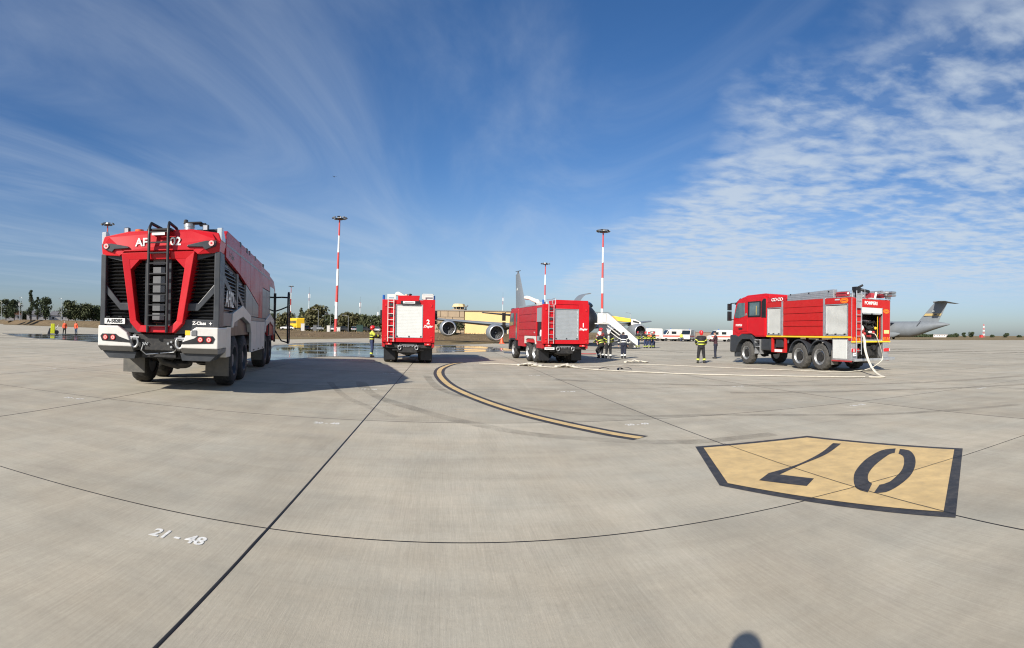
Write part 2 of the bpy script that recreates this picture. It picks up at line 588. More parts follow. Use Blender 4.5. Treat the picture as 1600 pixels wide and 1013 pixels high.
def concrete(name, dark=1.0):
    m, t, b = ntree(name)
    pos = tnode(t, 'ShaderNodeNewGeometry').outputs['Position']
    rot = tnode(t, 'ShaderNodeVectorRotate', rotation_type='Z_AXIS')
    t.links.new(pos, rot.inputs['Vector'])
    rot.inputs['Angle'].default_value = -YAW
    co = rot.outputs[0]
    sp = tnode(t, 'ShaderNodeSeparateXYZ')
    t.links.new(co, sp.inputs[0])
    # each slab was cast on its own day: a slightly different tone
    ia = tmath(t, 'FLOOR', tmath(t, 'DIVIDE', tmath(t, 'SUBTRACT', sp.outputs[0], A0), SA))
    ib = tmath(t, 'FLOOR', tmath(t, 'DIVIDE', tmath(t, 'SUBTRACT', sp.outputs[1], B0), SB))
    cc = tnode(t, 'ShaderNodeCombineXYZ')
    t.links.new(ia, cc.inputs[0])
    t.links.new(ib, cc.inputs[1])
    wn_ = tnode(t, 'ShaderNodeTexWhiteNoise', noise_dimensions='2D')
    t.links.new(cc.outputs[0], wn_.inputs['Vector'])
    slab = tramp(t, wn_.outputs['Value'], 0, 1, 0.915, 1.065)

    def stretched(sx, sy, scale, detail=3, rough=0.6, angle=0.0, dist=0.0):
        mpn = tnode(t, 'ShaderNodeMapping')
        mpn.inputs['Scale'].default_value = (sx, sy, 1)
        mpn.inputs['Rotation'].default_value = (0, 0, angle)
        t.links.new(co, mpn.inputs['Vector'])
        return tnoise(t, mpn.outputs[0], scale, detail, rough, dist)
    big = tnoise(t, co, 0.16, 5, 0.62)
    mid = tnoise(t, co, 0.9, 6, 0.68, 0.4)
    fine = tnoise(t, co, 26, 5, 0.7)
    grit = tnoise(t, co, 170, 3, 0.7)
    tine = stretched(34, 1.1, 1.0, 4, 0.7)
    tine2 = stretched(75, 2.4, 1.0, 3, 0.7)
    smear = stretched(0.28, 2.6, 0.8, 5, 0.65, R(24), 0.5)
    smear2 = stretched(2.2, 0.22, 0.6, 5, 0.65, R(-14), 0.6)
    patch = tramp(t, tnoise(t, co, 0.33, 4, 0.55), 0.40, 0.62)
    v = slab
    for n, lo, hi, amt in ((big, 0.3, 0.7, 0.12), (mid, 0.3, 0.7, 0.10), (fine, 0.3, 0.7, 0.05), (grit, 0.3, 0.7, 0.08), (smear, 0.35, 0.75, -0.10), (smear2, 0.40, 0.75, -0.10)):
        v = tmath(t, 'MULTIPLY', v, tramp(t, n, lo, hi, 1 - abs(amt) if amt > 0 else 1 - amt * 0.5, 1 + abs(amt) if amt > 0 else 1 + amt))
    tl = tmath(t, 'MULTIPLY', tramp(t, tine, 0.38, 0.66, -0.05, 0.05), patch)
    v = tmath(t, 'MULTIPLY', v, tmath(t, 'ADD', tl, 1.0))
    tl = tramp(t, tine2, 0.35, 0.65, -0.055, 0.055)
    v = tmath(t, 'MULTIPLY', v, tmath(t, 'ADD', tl, 1.0))
    spots = tramp(t, tnoise(t, co, 3.3, 2, 0.5), 0.76, 0.80, 0.0, 0.22)
    v = tmath(t, 'MULTIPLY', v, tmath(t, 'SUBTRACT', 1.0, spots))
    blot = tramp(t, tnoise(t, co, 0.42, 7, 0.72, 0.8), 0.56, 0.72, 0.0, 0.13)
    v = tmath(t, 'MULTIPLY', v, tmath(t, 'SUBTRACT', 1.0, blot))
    vo = tnode(t, 'ShaderNodeTexVoronoi', feature='F1')
    t.links.new(co, vo.inputs['Vector'])
    vo.inputs['Scale'].default_value = 0.8
    sc_ = tnode(t, 'ShaderNodeSeparateColor')
    t.links.new(vo.outputs['Color'], sc_.inputs[0])
    drip = tmath(t, 'MULTIPLY', tramp(t, vo.outputs['Distance'], 0.012, 0.028, 0.55, 0.0), tmath(t, 'GREATER_THAN', sc_.outputs[0], 0.72))
    v = tmath(t, 'MULTIPLY', v, tmath(t, 'SUBTRACT', 1.0, tmath(t, 'MAXIMUM', drip, 0.0)))
    hue = tnoise(t, co, 0.55, 5, 0.65)
    c = tmix(t, tramp(t, hue, 0.32, 0.68), (0.402, 0.353, 0.268), (0.374, 0.347, 0.279))
    c = tmix(t, tramp(t, tnoise(t, co, 1.4, 5, 0.7), 0.55, 0.78, 0, 0.4), c, (0.347, 0.302, 0.247))
    g = tnode(t, 'ShaderNodeCombineColor')
    for i in range(3):
        t.links.new(v, g.inputs[i])
    c = tmix(t, 1.0, c, g.outputs[0], 'MULTIPLY')
    t.links.new(c, b.inputs['Base Color'])
    b.inputs['Roughness'].default_value = 0.88
    b.inputs['Specular IOR Level'].default_value = 0.25
    bp = tnode(t, 'ShaderNodeBump')
    bp.inputs['Strength'].default_value = 0.35
    bp.inputs['Distance'].default_value = 0.006
    h = tmath(t, 'ADD', tmath(t, 'MULTIPLY', tine2, 0.8), tmath(t, 'ADD', grit, fine))
    t.links.new(h, bp.inputs['Height'])
    t.links.new(bp.outputs[0], b.inputs['Normal'])
    return m


CONCRETE = concrete('apron_concrete')
SEAL = mat('joint_sealant', (0.016, 0.015, 0.014), 0.55, var=0.3, scale=5)


def field_mat(name, c1, c2, c3):
    m, t, b = ntree(name)
    pos = tnode(t, 'ShaderNodeNewGeometry').outputs['Position']
    n1 = tnoise(t, pos, 0.05, 5, 0.6)
    n2 = tnoise(t, pos, 0.8, 6, 0.7)
    c = tmix(t, tramp(t, n1, 0.35, 0.65), c1, c2)
    c = tmix(t, tramp(t, n2, 0.42, 0.7), c, c3)
    t.links.new(c, b.inputs['Base Color'])
    b.inputs['Roughness'].default_value = 0.95
    b.inputs['Specular IOR Level'].default_value = 0.1
    bp = tnode(t, 'ShaderNodeBump')
    bp.inputs['Strength'].default_value = 0.8
    bp.inputs['Distance'].default_value = 0.15
    t.links.new(tnoise(t, pos, 3.0, 6, 0.7), bp.inputs['Height'])
    t.links.new(bp.outputs[0], b.inputs['Normal'])
    return m


GRASSM = field_mat('dry_grass', (0.205, 0.150, 0.082), (0.150, 0.118, 0.058), (0.255, 0.195, 0.115))
EARTH = field_mat('earth_bank', (0.150, 0.105, 0.062), (0.105, 0.080, 0.045), (0.200, 0.150, 0.090))

# the grass field reaches the horizon, the apron lies on it
ring_ = []
for r_ in (0, 150, 600, 3000, 9000):
    ring_.append([(r_ * math.cos(2 * PI * k / 48), r_ * math.sin(2 * PI * k / 48), -0.06) for k in range(48)])
b = MB()
vs = [(0, 0, -0.06)] + [p for q in ring_[1:] for p in q]
fs = [(0, 1 + k, 1 + (k + 1) % 48) for k in range(48)]
for j in range(3):
    fs += [(1 + j * 48 + k, 1 + (j + 1) * 48 + k, 1 + (j + 1) * 48 + (k + 1) % 48, 1 + j * 48 + (k + 1) % 48) for k in range(48)]
b.add(vs, fs)
tag(b.build('field', GRASSM), 'dry brown grass field reaching the horizon', None, None, 'structure')

APRON = [(-420, -300), (420, -300), (420, -60), (260, 40), (174, 124), (140, 160), (75, 162), (40, 128), (14, 118), (3, 84), (-5, 63), (-8.6, 56.5),
         (-14, 66), (-20, 92), (-23, 97), (-25, 84), (-27, 72), (-29.5, 64), (-60, 84), (-133, 133), (-150, 137), (-214, 154), (-420, 300)]
apron = MB().add([(x, y, -0.012) for x, y in APRON], [tuple(range(len(APRON)))]).build('apron', CONCRETE)
tag(apron, 'pale concrete airport apron of large square slabs', None, None, 'structure')

G1, G2 = 0.016, 0.014
slab_me = None
bm_ = MB()
x1, y1 = SA - G1, SB - G2
e = 0.006
bm_.add([(0, 0, -0.0115), (x1, 0, -0.0115), (x1, y1, -0.0115), (0, y1, -0.0115),
         (0, 0, -e), (x1, 0, -e), (x1, y1, -e), (0, y1, -e),
         (e, e, 0), (x1 - e, e, 0), (x1 - e, y1 - e, 0), (e, y1 - e, 0)],
        [(3, 2, 1, 0), (0, 1, 5, 4), (1, 2, 6, 5), (2, 3, 7, 6), (3, 0, 4, 7), (4, 5, 9, 8), (5, 6, 10, 9), (6, 7, 11, 10), (7, 4, 8, 11), (8, 9, 10, 11)])
slab_me = bm_.mesh('concrete_slab')
slab_me.materials.append(CONCRETE)
SLABS = {}
for i in range(-10, 11):
    for j in range(-2, 9):
        a, bb = A0 + i * SA + SA / 2, B0 + j * SB + SB / 2
        p = N1 * a + N2 * bb
        d = p.length
        az = math.atan2(p.x, p.y)
        if not (d < 8 or (d < 46 and abs(az) < 1.08)):
            continue
        o = bpy.data.objects.new('concrete_slab', slab_me)
        COL.objects.link(o)
        o.parent = apron
        q = N1 * (A0 + i * SA + G1 / 2) + N2 * (B0 + j * SB + G2 / 2)
        o.location = (q.x, q.y, 0)
        o.rotation_euler = (0, 0, YAW)
        SLABS[(i, j)] = o
b = MB()
mr = Matrix.Rotation(YAW, 4, 'Z')
for i in range(-9, 11):
    a = A0 + i * SA
    b.box(a - 0.006, a + 0.006, -8, 47, -0.0110, 0.0016, mr)
for j in range(-2, 9):
    c = B0 + j * SB
    b.box(-46, 50, c - 0.0052, c + 0.0052, -0.0108, 0.0013, mr)
b.build('joint_sealant', SEAL, apron)
# the expansion joint in front of the camera is sealed with a broad uneven bead of bitumen
path = []
for k in range(0, 260):
    c = -4 + k * 0.2
    wob = mnoise.noise((0, c * 0.9, 3.1)) * 0.006
    wid = 0.0115 + mnoise.noise((5, c * 1.7, 0)) * 0.005
    path.append((A0 + wob - wid, A0 + wob + wid, c))
vs, fs = [], []
for l, r_, c in path:
    for x, z in ((l, 0.0005), (l + 0.008, 0.004), (r_ - 0.008, 0.004), (r_, 0.0005)):
        vs.append(tuple(mr @ Vector((x, c, z))))
for k in range(len(path) - 1):
    for q in range(3):
        fs.append((4 * k + q, 4 * k + q + 1, 4 * k + 5 + q, 4 * k + 4 + q))
MB().add(vs, fs).build('bitumen_bead', SEAL, apron, smooth=60)
for (i, j), o in list(SLABS.items()):
    row, colm = 21 - j - 1 + 1, 49 + i
    # painted near the far right corner of each slab
    ctr = N1 * (A0 + (i + 1) * SA) + N2 * (B0 + (j + 1) * SB)
    if ctr.length > 24 or j < -1 or (i, j) == (0, -1):
        continue
    tt = text('slab_number', '%d - %d' % (20 - j, colm), 0.215, mat('worn_white_paint', (0.66, 0.65, 0.60), 0.7, var=0.25, scale=14), o,
              (SA - 0.58, SB - 0.50, 0.0035), 'up', bold=0.006, depth=0.0005, sx=0.72, rz=0.06)


# ---- painted markings
def sheet(pts, z):
    return MB().add([(x, y, z) for x, y in pts], [tuple(range(len(pts)))])


PAINTY = mat('marking_yellow', (0.60, 0.425, 0.19), 0.7, var=0.14, scale=3.5, bump=0.25, bscale=90, dirt=0.22)
PAINTK = mat('marking_black', (0.030, 0.029, 0.031), 0.65, var=0.3, scale=4, bump=0.25, bscale=90, dirt=0.28)


def resample(pts, step):
    """smooth curve through points (Catmull-Rom), evenly spaced"""
    P = [Vector(p) for p in pts]
    out = []
    for i in range(len(P) - 1):
        p0, p1, p2, p3 = P[max(i - 1, 0)], P[i], P[i + 1], P[min(i + 2, len(P) - 1)]
        n = max(2, int((p2 - p1).length / step))
        for k in range(n):
            t = k / n
            out.append(0.5 * ((2 * p1) + (p2 - p0) * t + (2 * p0 - 5 * p1 + 4 * p2 - p3) * t * t + (3 * p1 - p0 - 3 * p2 + p3) * t ** 3))
    out.append(P[-1])
    return out


def ribbon(path, w, z, off=0.0, wob=0.0):
    vs, fs = [], []
    for i, p in enumerate(path):
        d = (path[min(i + 1, len(path) - 1)] - path[max(i - 1, 0)]).to_2d().normalized()
        n = Vector((-d.y, d.x))
        ww = w * (1 + (mnoise.noise((p.x * 0.7, p.y * 0.7, 1.7)) * wob if wob else 0))
        for s in (-1, 1):
            q = p.to_2d() + n * (off + s * ww / 2)
            vs.append((q.x, q.y, z))
        if i:
            fs.append((2 * i - 2, 2 * i - 1, 2 * i + 1, 2 * i))
    return MB().add(vs, fs)


LINE = [(-2.45, 27.4), (-2.80, 26.2), (-2.96, 24.6), (-2.97, 22.5), (-2.72, 20.1), (-2.27, 17.7), (-1.76, 15.65), (-1.15, 13.86), (-0.53, 12.35), (-0.03, 11.3),
        (0.40, 10.5), (0.78, 9.9), (1.12, 9.39), (1.43, 8.95), (1.73, 8.54), (2.03, 8.2)]
lp = resample([Vector((x, y, 0)) for x, y in LINE], 0.25)
ln = thing('taxi_line', 'curved yellow taxi line with black borders painted on the concrete', 'ground marking', (0, 0, 0))
ribbon(lp, 0.42, 0.0042).build('black_border', PAINTK, ln)
ribbon(lp, 0.175, 0.0075).build('yellow_stripe', PAINTY, ln)

SIGN_OUT = [(2.65, 7.4), (4.6, 7.49), (5.87, 5.26), (3.6, 3.31), (2.23, 5.43)]
SIGN_IN = [(2.735, 7.28), (4.52, 7.355), (5.72, 5.29), (3.64, 3.50), (2.345, 5.47)]
SEVEN = [(4.7, 6.66), (4.62, 6.76), (4.08, 6.28), (3.48, 5.88), (2.95, 5.66), (2.71, 5.43), (3.07, 4.99), (3.3, 5.21), (3.04, 5.55), (3.51, 5.84), (4.11, 6.18)]
ZL = [(5.14, 5.91), (4.9, 5.94), (4.4, 5.65), (3.93, 5.25), (3.65, 4.92), (3.47, 4.62), (3.48, 4.44), (3.72, 4.67), (3.76, 4.79), (3.97, 5.05), (4.34, 5.36), (4.83, 5.68), (4.92, 5.68)]
ZR = [(5.16, 5.84), (5.2, 5.69), (5.01, 5.37), (4.69, 5.01), (4.3, 4.67), (3.9, 4.43), (3.63, 4.33), (3.52, 4.39), (3.76, 4.59), (3.92, 4.61), (4.33, 4.88), (4.65, 5.18), (4.89, 5.47), (4.94, 5.62)]
sg = thing('stand_number', 'five-sided yellow stand marking reading 07 with black border on the concrete', 'ground marking', (0, 0, 0))
sheet(SIGN_OUT, 0.0042).build('black_border', PAINTK, sg)
sheet(SIGN_IN, 0.0074).build('yellow_panel', PAINTY, sg)
def curve2(p, step=0.06):
    return [(q.x, q.y) for q in resample([Vector((x, y, 0)) for x, y in p], step)]


ZL = curve2(ZL[:7]) + curve2(ZL[7:])
ZR = curve2(ZR[:8]) + curve2(ZR[8:])
SEVEN = curve2(SEVEN[1:5]) + SEVEN[5:8] + curve2(SEVEN[8:] + SEVEN[:1])
sheet(SEVEN, 0.0106).build('digit_seven', PAINTK, sg)
dz_ = sheet(ZL, 0.0106)
sheet(ZR, 0.0106).build('digit_zero', PAINTK, sg)
dz_.build('digit_zero', PAINTK, sg)
# the slab joints show through the paint as thin cracks
cr = MB()
mi = Matrix.Rotation(YAW, 4, 'Z')
pts_in = [Vector(p) for p in SIGN_OUT]


def inside(p, poly):
    c = False
    for i in range(len(poly)):
        a, b2 = poly[i], poly[i - 1]
        if (a[1] > p[1]) != (b2[1] > p[1]) and p[0] < (b2[0] - a[0]) * (p[1] - a[1]) / (b2[1] - a[1]) + a[0]:
            c = not c
    return c


for ax in (0, 1):
    for k in range(0, 400):
        s0 = k * 0.02
        if ax == 0:
            q0, q1 = Vector((A0 + SA, s0 + 1)), Vector((A0 + SA, s0 + 1.021))
            w2 = Vector((0.005, 0))
        else:
            q0, q1 = Vector((s0, B0)), Vector((s0 + 0.021, B0))
            w2 = Vector((0, 0.005))
        wob = Vector((w2.x, w2.y)) * mnoise.noise((q0.x * 5, q0.y * 5, 9)) * 0.8
        c4 = [q0 - w2 + wob, q1 - w2 + wob, q1 + w2 + wob, q0 + w2 + wob]
        c4 = [(mi @ Vector((c.x, c.y, 0.0132))) for c in c4]
        if inside((c4[0].x, c4[0].y), SIGN_OUT) and mnoise.noise((q0.x * 3, q0.y * 3, 2)) > -0.38:
            cr.add([tuple(c) for c in c4], [(0, 1, 2, 3)])
cr.build('joint_crack', SEAL, sg)


def stain(name, col, amt, scale):
    m, t, b = ntree(name)
    pos = tnode(t, 'ShaderNodeNewGeometry').outputs['Position']
    n = tmath(t, 'MULTIPLY', tramp(t, tnoise(t, pos, scale, 6, 0.7), 0.25, 0.65), tramp(t, tnoise(t, pos, 0.45, 3, 0.5), 0.22, 0.55))
    b.inputs['Base Color'].default_value = (*col, 1)
    b.inputs['Roughness'].default_value = 0.9
    t.links.new(tmath(t, 'MULTIPLY', n, amt), b.inputs['Alpha'])
    return m


SKID = stain('tyre_rubber_trace', (0.06, 0.056, 0.05), 0.27, 2.2)
ARCS = [([(-4.6, 16.0), (-3.95, 14.2), (-3.21, 12.65), (-2.49, 11.62), (-1.75, 10.7), (-1.16, 9.97), (-0.56, 9.4), (-0.03, 8.9), (0.46, 8.57), (1.01, 8.32), (1.94, 7.95), (2.8, 7.75), (4.2, 7.9)], 0.30, 'long curved tyre mark sweeping under the yellow line towards the stand marking'),
        ([(-3.0, 19.0), (-2.63, 17.26), (-2.09, 15.21), (-1.6, 14.0), (-1.05, 13.2), (-0.2, 12.2)], 0.25, 'faint tyre mark hugging the inside of the curved yellow line'),
        ([(0.1, 11.7), (0.6, 11.3), (1.4, 10.8), (2.6, 10.35), (4.1, 10.2), (5.7, 9.5), (7.4, 8.6), (10.5, 7.6)], 0.28, 'tyre mark running right from the yellow line past the stand marking'),
        ([(-5.4, 15.4), (-4.77, 14.03), (-3.91, 12.32), (-2.97, 10.92), (-2.1, 9.8)], 0.2, 'short faint tyre mark left of the dark expansion joint'),
        ([(1.5, 18.5), (4, 17.2), (8, 15.4), (14, 13.5), (22, 12.5)], 0.5, 'broad faint tyre mark between the white hose and the stand marking'),
        ([(6, 13.9), (10, 12.6), (15, 10.6), (22, 9.2)], 0.4, 'faint tyre mark right of the stand marking below the tanker truck')]
for pts, w, lab in ARCS:
    o = ribbon(resample([Vector((x, y, 0)) for x, y in pts], 0.3), w, 0.0022, wob=0.3).build('tyre_mark', SKID)
    tag(o, lab, 'tyre mark', 'tyre marks on the apron')


# ---- standing water
def water_mat():
    m, t, b = ntree('puddle_water')
    pos = tnode(t, 'ShaderNodeNewGeometry').outputs['Position']
    c = tmix(t, tramp(t, tnoise(t, pos, 0.7, 4, 0.6), 0.35, 0.65), (0.085, 0.078, 0.066), (0.115, 0.107, 0.092))
    t.links.new(c, b.inputs['Base Color'])
    t.links.new(tramp(t, tnoise(t, pos, 0.28, 4, 0.55), 0.42, 0.72, 0.02, 0.28), b.inputs['Roughness'])
    b.inputs['IOR'].default_value = 1.45
    b.inputs['Specular IOR Level'].default_value = 0.75
    bp = tnode(t, 'ShaderNodeBump')
    bp.inputs['Strength'].default_value = 0.018
    bp.inputs['Distance'].default_value = 0.02
    t.links.new(tnoise(t, pos, 1.6, 2, 0.5), bp.inputs['Height'])
    t.links.new(bp.outputs[0], b.inputs['Normal'])
    return m


WATER = water_mat()
DAMP = stain('damp_concrete', (0.075, 0.07, 0.062), 1.25, 0.5)
DAMP.node_tree.nodes['Principled BSDF'].inputs['Roughness'].default_value = 0.35


def pool(pts, z, amp, seed, step=0.6, grow=0.0):
    c = sum((Vector(p) for p in pts), Vector((0, 0))) / len(pts)
    q = resample([Vector((x, y, 0)) for x, y in pts + [pts[0]]], step)[:-1]
    out = []
    for p in q:
        d = (p.to_2d() - c)
        k = 1 + (mnoise.noise((p.x * 0.35, p.y * 0.35, seed)) + 0.5 * mnoise.noise((p.x * 1.1, p.y * 1.1, seed))) * amp + grow
        out.append((c.x + d.x * k, c.y + d.y * k))
    return sheet(out, z)


POOLS = [([(-11.4, 24.2), (-10.9, 26.5), (-10.7, 28.6), (-9.1, 30.2), (-7.5, 30.4), (-6.6, 34.0), (-8.0, 42.0), (-10.6, 57.0), (-14.8, 57.5), (-18.7, 56.0), (-20.3, 51.0), (-19.8, 43.0), (-16.5, 34.0), (-13.5, 27.0), (-12.4, 24.2)], 'shallow sheet of water between the two left fire trucks'),
         ([(-6.2, 36.8), (-4.0, 40.5), (-2.2, 42.0), (-0.8, 43.5), (0.4, 48.0), (-0.9, 51.0), (-3.6, 56.0), (-7.4, 56.5), (-8.2, 48.0)], 'puddle in front of the aircraft engines reflecting the yellow hall'),
         ([(-58, 42.5), (-57.5, 47.0), (-57.0, 51.2), (-53.9, 56.0), (-44, 47), (-33.0, 34.5), (-36.4, 34.4), (-43.2, 35.3), (-52, 38.6)], 'long puddle at the feet of the two workers on the left')]
for k, (pts, lab) in enumerate(POOLS):
    o = pool(pts, 0.0050, 0.03, k * 7.0)
    o = o.build('puddle', WATER)
    tag(o, lab, None, None, 'structure')
    pool(pts, 0.0032, 0.09, k * 3 + 1.5, grow=0.10).build('damp_margin', DAMP, o)
o = pool([(-0.6, 39.5), (1.5, 38.6), (2.0, 40.5), (1.0, 42.6), (-0.4, 42.4)], 0.0034, 0.2, 3.3).build('damp_patch', DAMP)
tag(o, 'dark damp stain on the concrete below the inner aircraft engine', None, None, 'structure')

# ---- low earth bank behind the apron
CREST = [(-300, 215, 3.0), (-190, 172, 2.7), (-120, 150, 2.3), (-60, 112, 1.2), (-38, 96, 0.95), (-28, 104, 1.0), (-18, 106, 1.1), (-9, 94, 1.15), (-2, 95, 1.15), (6, 104, 1.15), (14, 128, 1.0), (40, 142, 0.8), (70, 178, 0.3)]
cp_ = resample([Vector(p) for p in CREST], 1.2)
vs, fs = [], []
prof = [(-1.0, 0.0), (-0.85, 0.10), (-0.65, 0.36), (-0.42, 0.68), (-0.2, 0.92), (0.0, 1.0), (0.5, 0.9), (1.0, 0.6), (1.6, 0.25), (2.2, 0.0)]
for i, p in enumerate(cp_):
    d = (cp_[min(i + 3, len(cp_) - 1)] - cp_[max(i - 3, 0)]).to_2d().normalized()
    n = Vector((-d.y, d.x))
    for s, h in prof:
        q = p.to_2d() + n * s * 8.0
        z = -0.05 + p.z * h
        if 0 < h:
            z += (mnoise.noise((q.x * 0.35, q.y * 0.35, 0)) * 0.16 + mnoise.noise((q.x * 1.3, q.y * 1.3, 4)) * 0.10) * min(1, h * 2)
        vs.append((q.x, q.y, z))
m_ = len(prof)
for i in range(len(cp_) - 1):
    for k in range(m_ - 1):
        fs.append((i * m_ + k, (i + 1) * m_ + k, (i + 1) * m_ + k + 1, i * m_ + k + 1))
bank = MB().add(vs, fs).build('terrain_bank', EARTH, smooth=80)
tag(bank, 'low bank of dry earth and grass behind the apron', None, None, 'structure')
# tufts of dry grass on the bank
b = MB()
rnd = random.Random(3)
for k in range(9000):
    i = rnd.randrange(len(cp_))
    c = rnd.randrange(1, 8)
    x, y, z = vs[i * m_ + c]
    if y < 55 or abs(math.atan2(x, y)) > 0.75:
        continue
    x += rnd.uniform(-0.7, 0.7)
    y += rnd.uniform(-0.7, 0.7)
    h = rnd.uniform(0.10, 0.32)
    a = rnd.uniform(0, PI)
    w = rnd.uniform(0.03, 0.10)
    lx, ly = rnd.uniform(-0.1, 0.1), rnd.uniform(-0.1, 0.1)
    b.add([(x - w * math.cos(a), y - w * math.sin(a), z - 0.05), (x + w * math.cos(a), y + w * math.sin(a), z - 0.05), (x + lx, y + ly, z + h)], [(0, 1, 2)])
tag(b.build('grass', GRASSM), 'tufts of dry grass on the low bank', None, None, 'stuff')

# ------------------------------------------------------------------ fire trucks
def ladder(parent, x0, x1, y, z0, z1, n, m, r=0.022, rungm=None):
    l = hub('ladder', parent)
    for x in (x0, x1):
        MB().cyl((x, y, z0), (x, y, z1), r, n=8).build('rail', m, l)
    for k in range(n):
        z = z0 + (k + 0.6) * (z1 - z0) / n
        MB().cyl((x0, y, z), (x1, y, z), r * 0.8, n=8).build('rung', rungm or m, l)
    return l


def shackle(parent, x, y, z, m=STEEL, s=1.0):
    b = MB()
    pts = [(x + 0.075 * s * math.cos(a), y, z - 0.02 * s + 0.10 * s * math.sin(a)) for a in [R(t) for t in range(-230, 51, 20)]]
    b.tube(pts, 0.024 * s, 8)
    b.cyl((x - 0.10 * s, y, z + 0.07 * s), (x + 0.10 * s, y, z + 0.07 * s), 0.022 * s, n=8)
    b.box(x - 0.03 * s, x + 0.03 * s, y + 0.0, y + 0.2 * s, z + 0.03 * s, z + 0.12 * s)
    return b.build('tow_shackle', m, parent, smooth=50)


# ---- the big airfield tender at the left, seen from behind
T1 = thing('airport_fire_truck', 'largest red fire truck with black louvred back, V-shaped frame and AF 02 lettering', 'fire truck', (-7.814, 9.999, 0), R(19.5), 'fire trucks on the apron')
box('chassis', CHASSIS, T1, -0.5, 0.5, 0.45, 12.8, 0.82, 1.35)
for y in (2.6, 4.3, 9.75, 11.45):
    MB().cyl((-1.3, y, 0.70), (1.3, y, 0.70), 0.11, n=12).ball((0, y, 0.70), (0.26, 0.24, 0.22)).build('axle', CHASSIS, T1, smooth=50)
    for s in (-1, 1):
        wheel(T1, 1.44 * s, y, 0.70, 0.52, CHARCOAL, RUBBER, True, 0.45, 0.05)
box('body_core', LOUVRE, T1, -1.40, 1.40, 0.42, 10.35, 1.38, 3.60)
b = MB().tube([(-0.2, 0.7, 0.95), (-0.05, 0.8, 0.72), (0.3, 0.9, 0.62), (0.55, 1.0, 0.70), (0.6, 1.4, 0.9)], 0.09, 10)
b.box(-0.42, 0.42, 0.28, 0.95, 0.86, 1.34).ball((0.35, 1.1, 0.68), (0.28, 0.3, 0.14))
b.build('engine_sump', CHASSIS, T1, smooth=40)
box('tow_beam', CHASSIS, T1, -0.62, 0.62, 0.16, 0.34, 1.02, 1.42, 0.02)
b = MB()
for k in range(7):
    b.cyl((-0.36 + 0.02 * k, 0.12, 1.20 - 0.02 * (k % 3)), (-0.36 + 0.02 * k, 0.22, 1.20 - 0.02 * (k % 3)), 0.018, n=6)
for x, z in ((0.36, 1.24), (0.36, 1.12), (0.28, 1.2)):
    b.cyl((x, 0.08, z), (x, 0.2, z), 0.028, n=8)
b.tube([(-0.36, 0.14, 1.16), (-0.4, 0.12, 1.02), (-0.3, 0.2, 0.92), (0, 0.3, 0.95), (0.4, 0.2, 1.0), (0.46, 0.14, 1.06)], 0.016, 6)
b.build('hose_couplings', STEEL, T1)
shackle(T1, -0.57, 0.08, 1.24, s=1.25)
shackle(T1, 0.57, 0.08, 1.24, s=1.25)
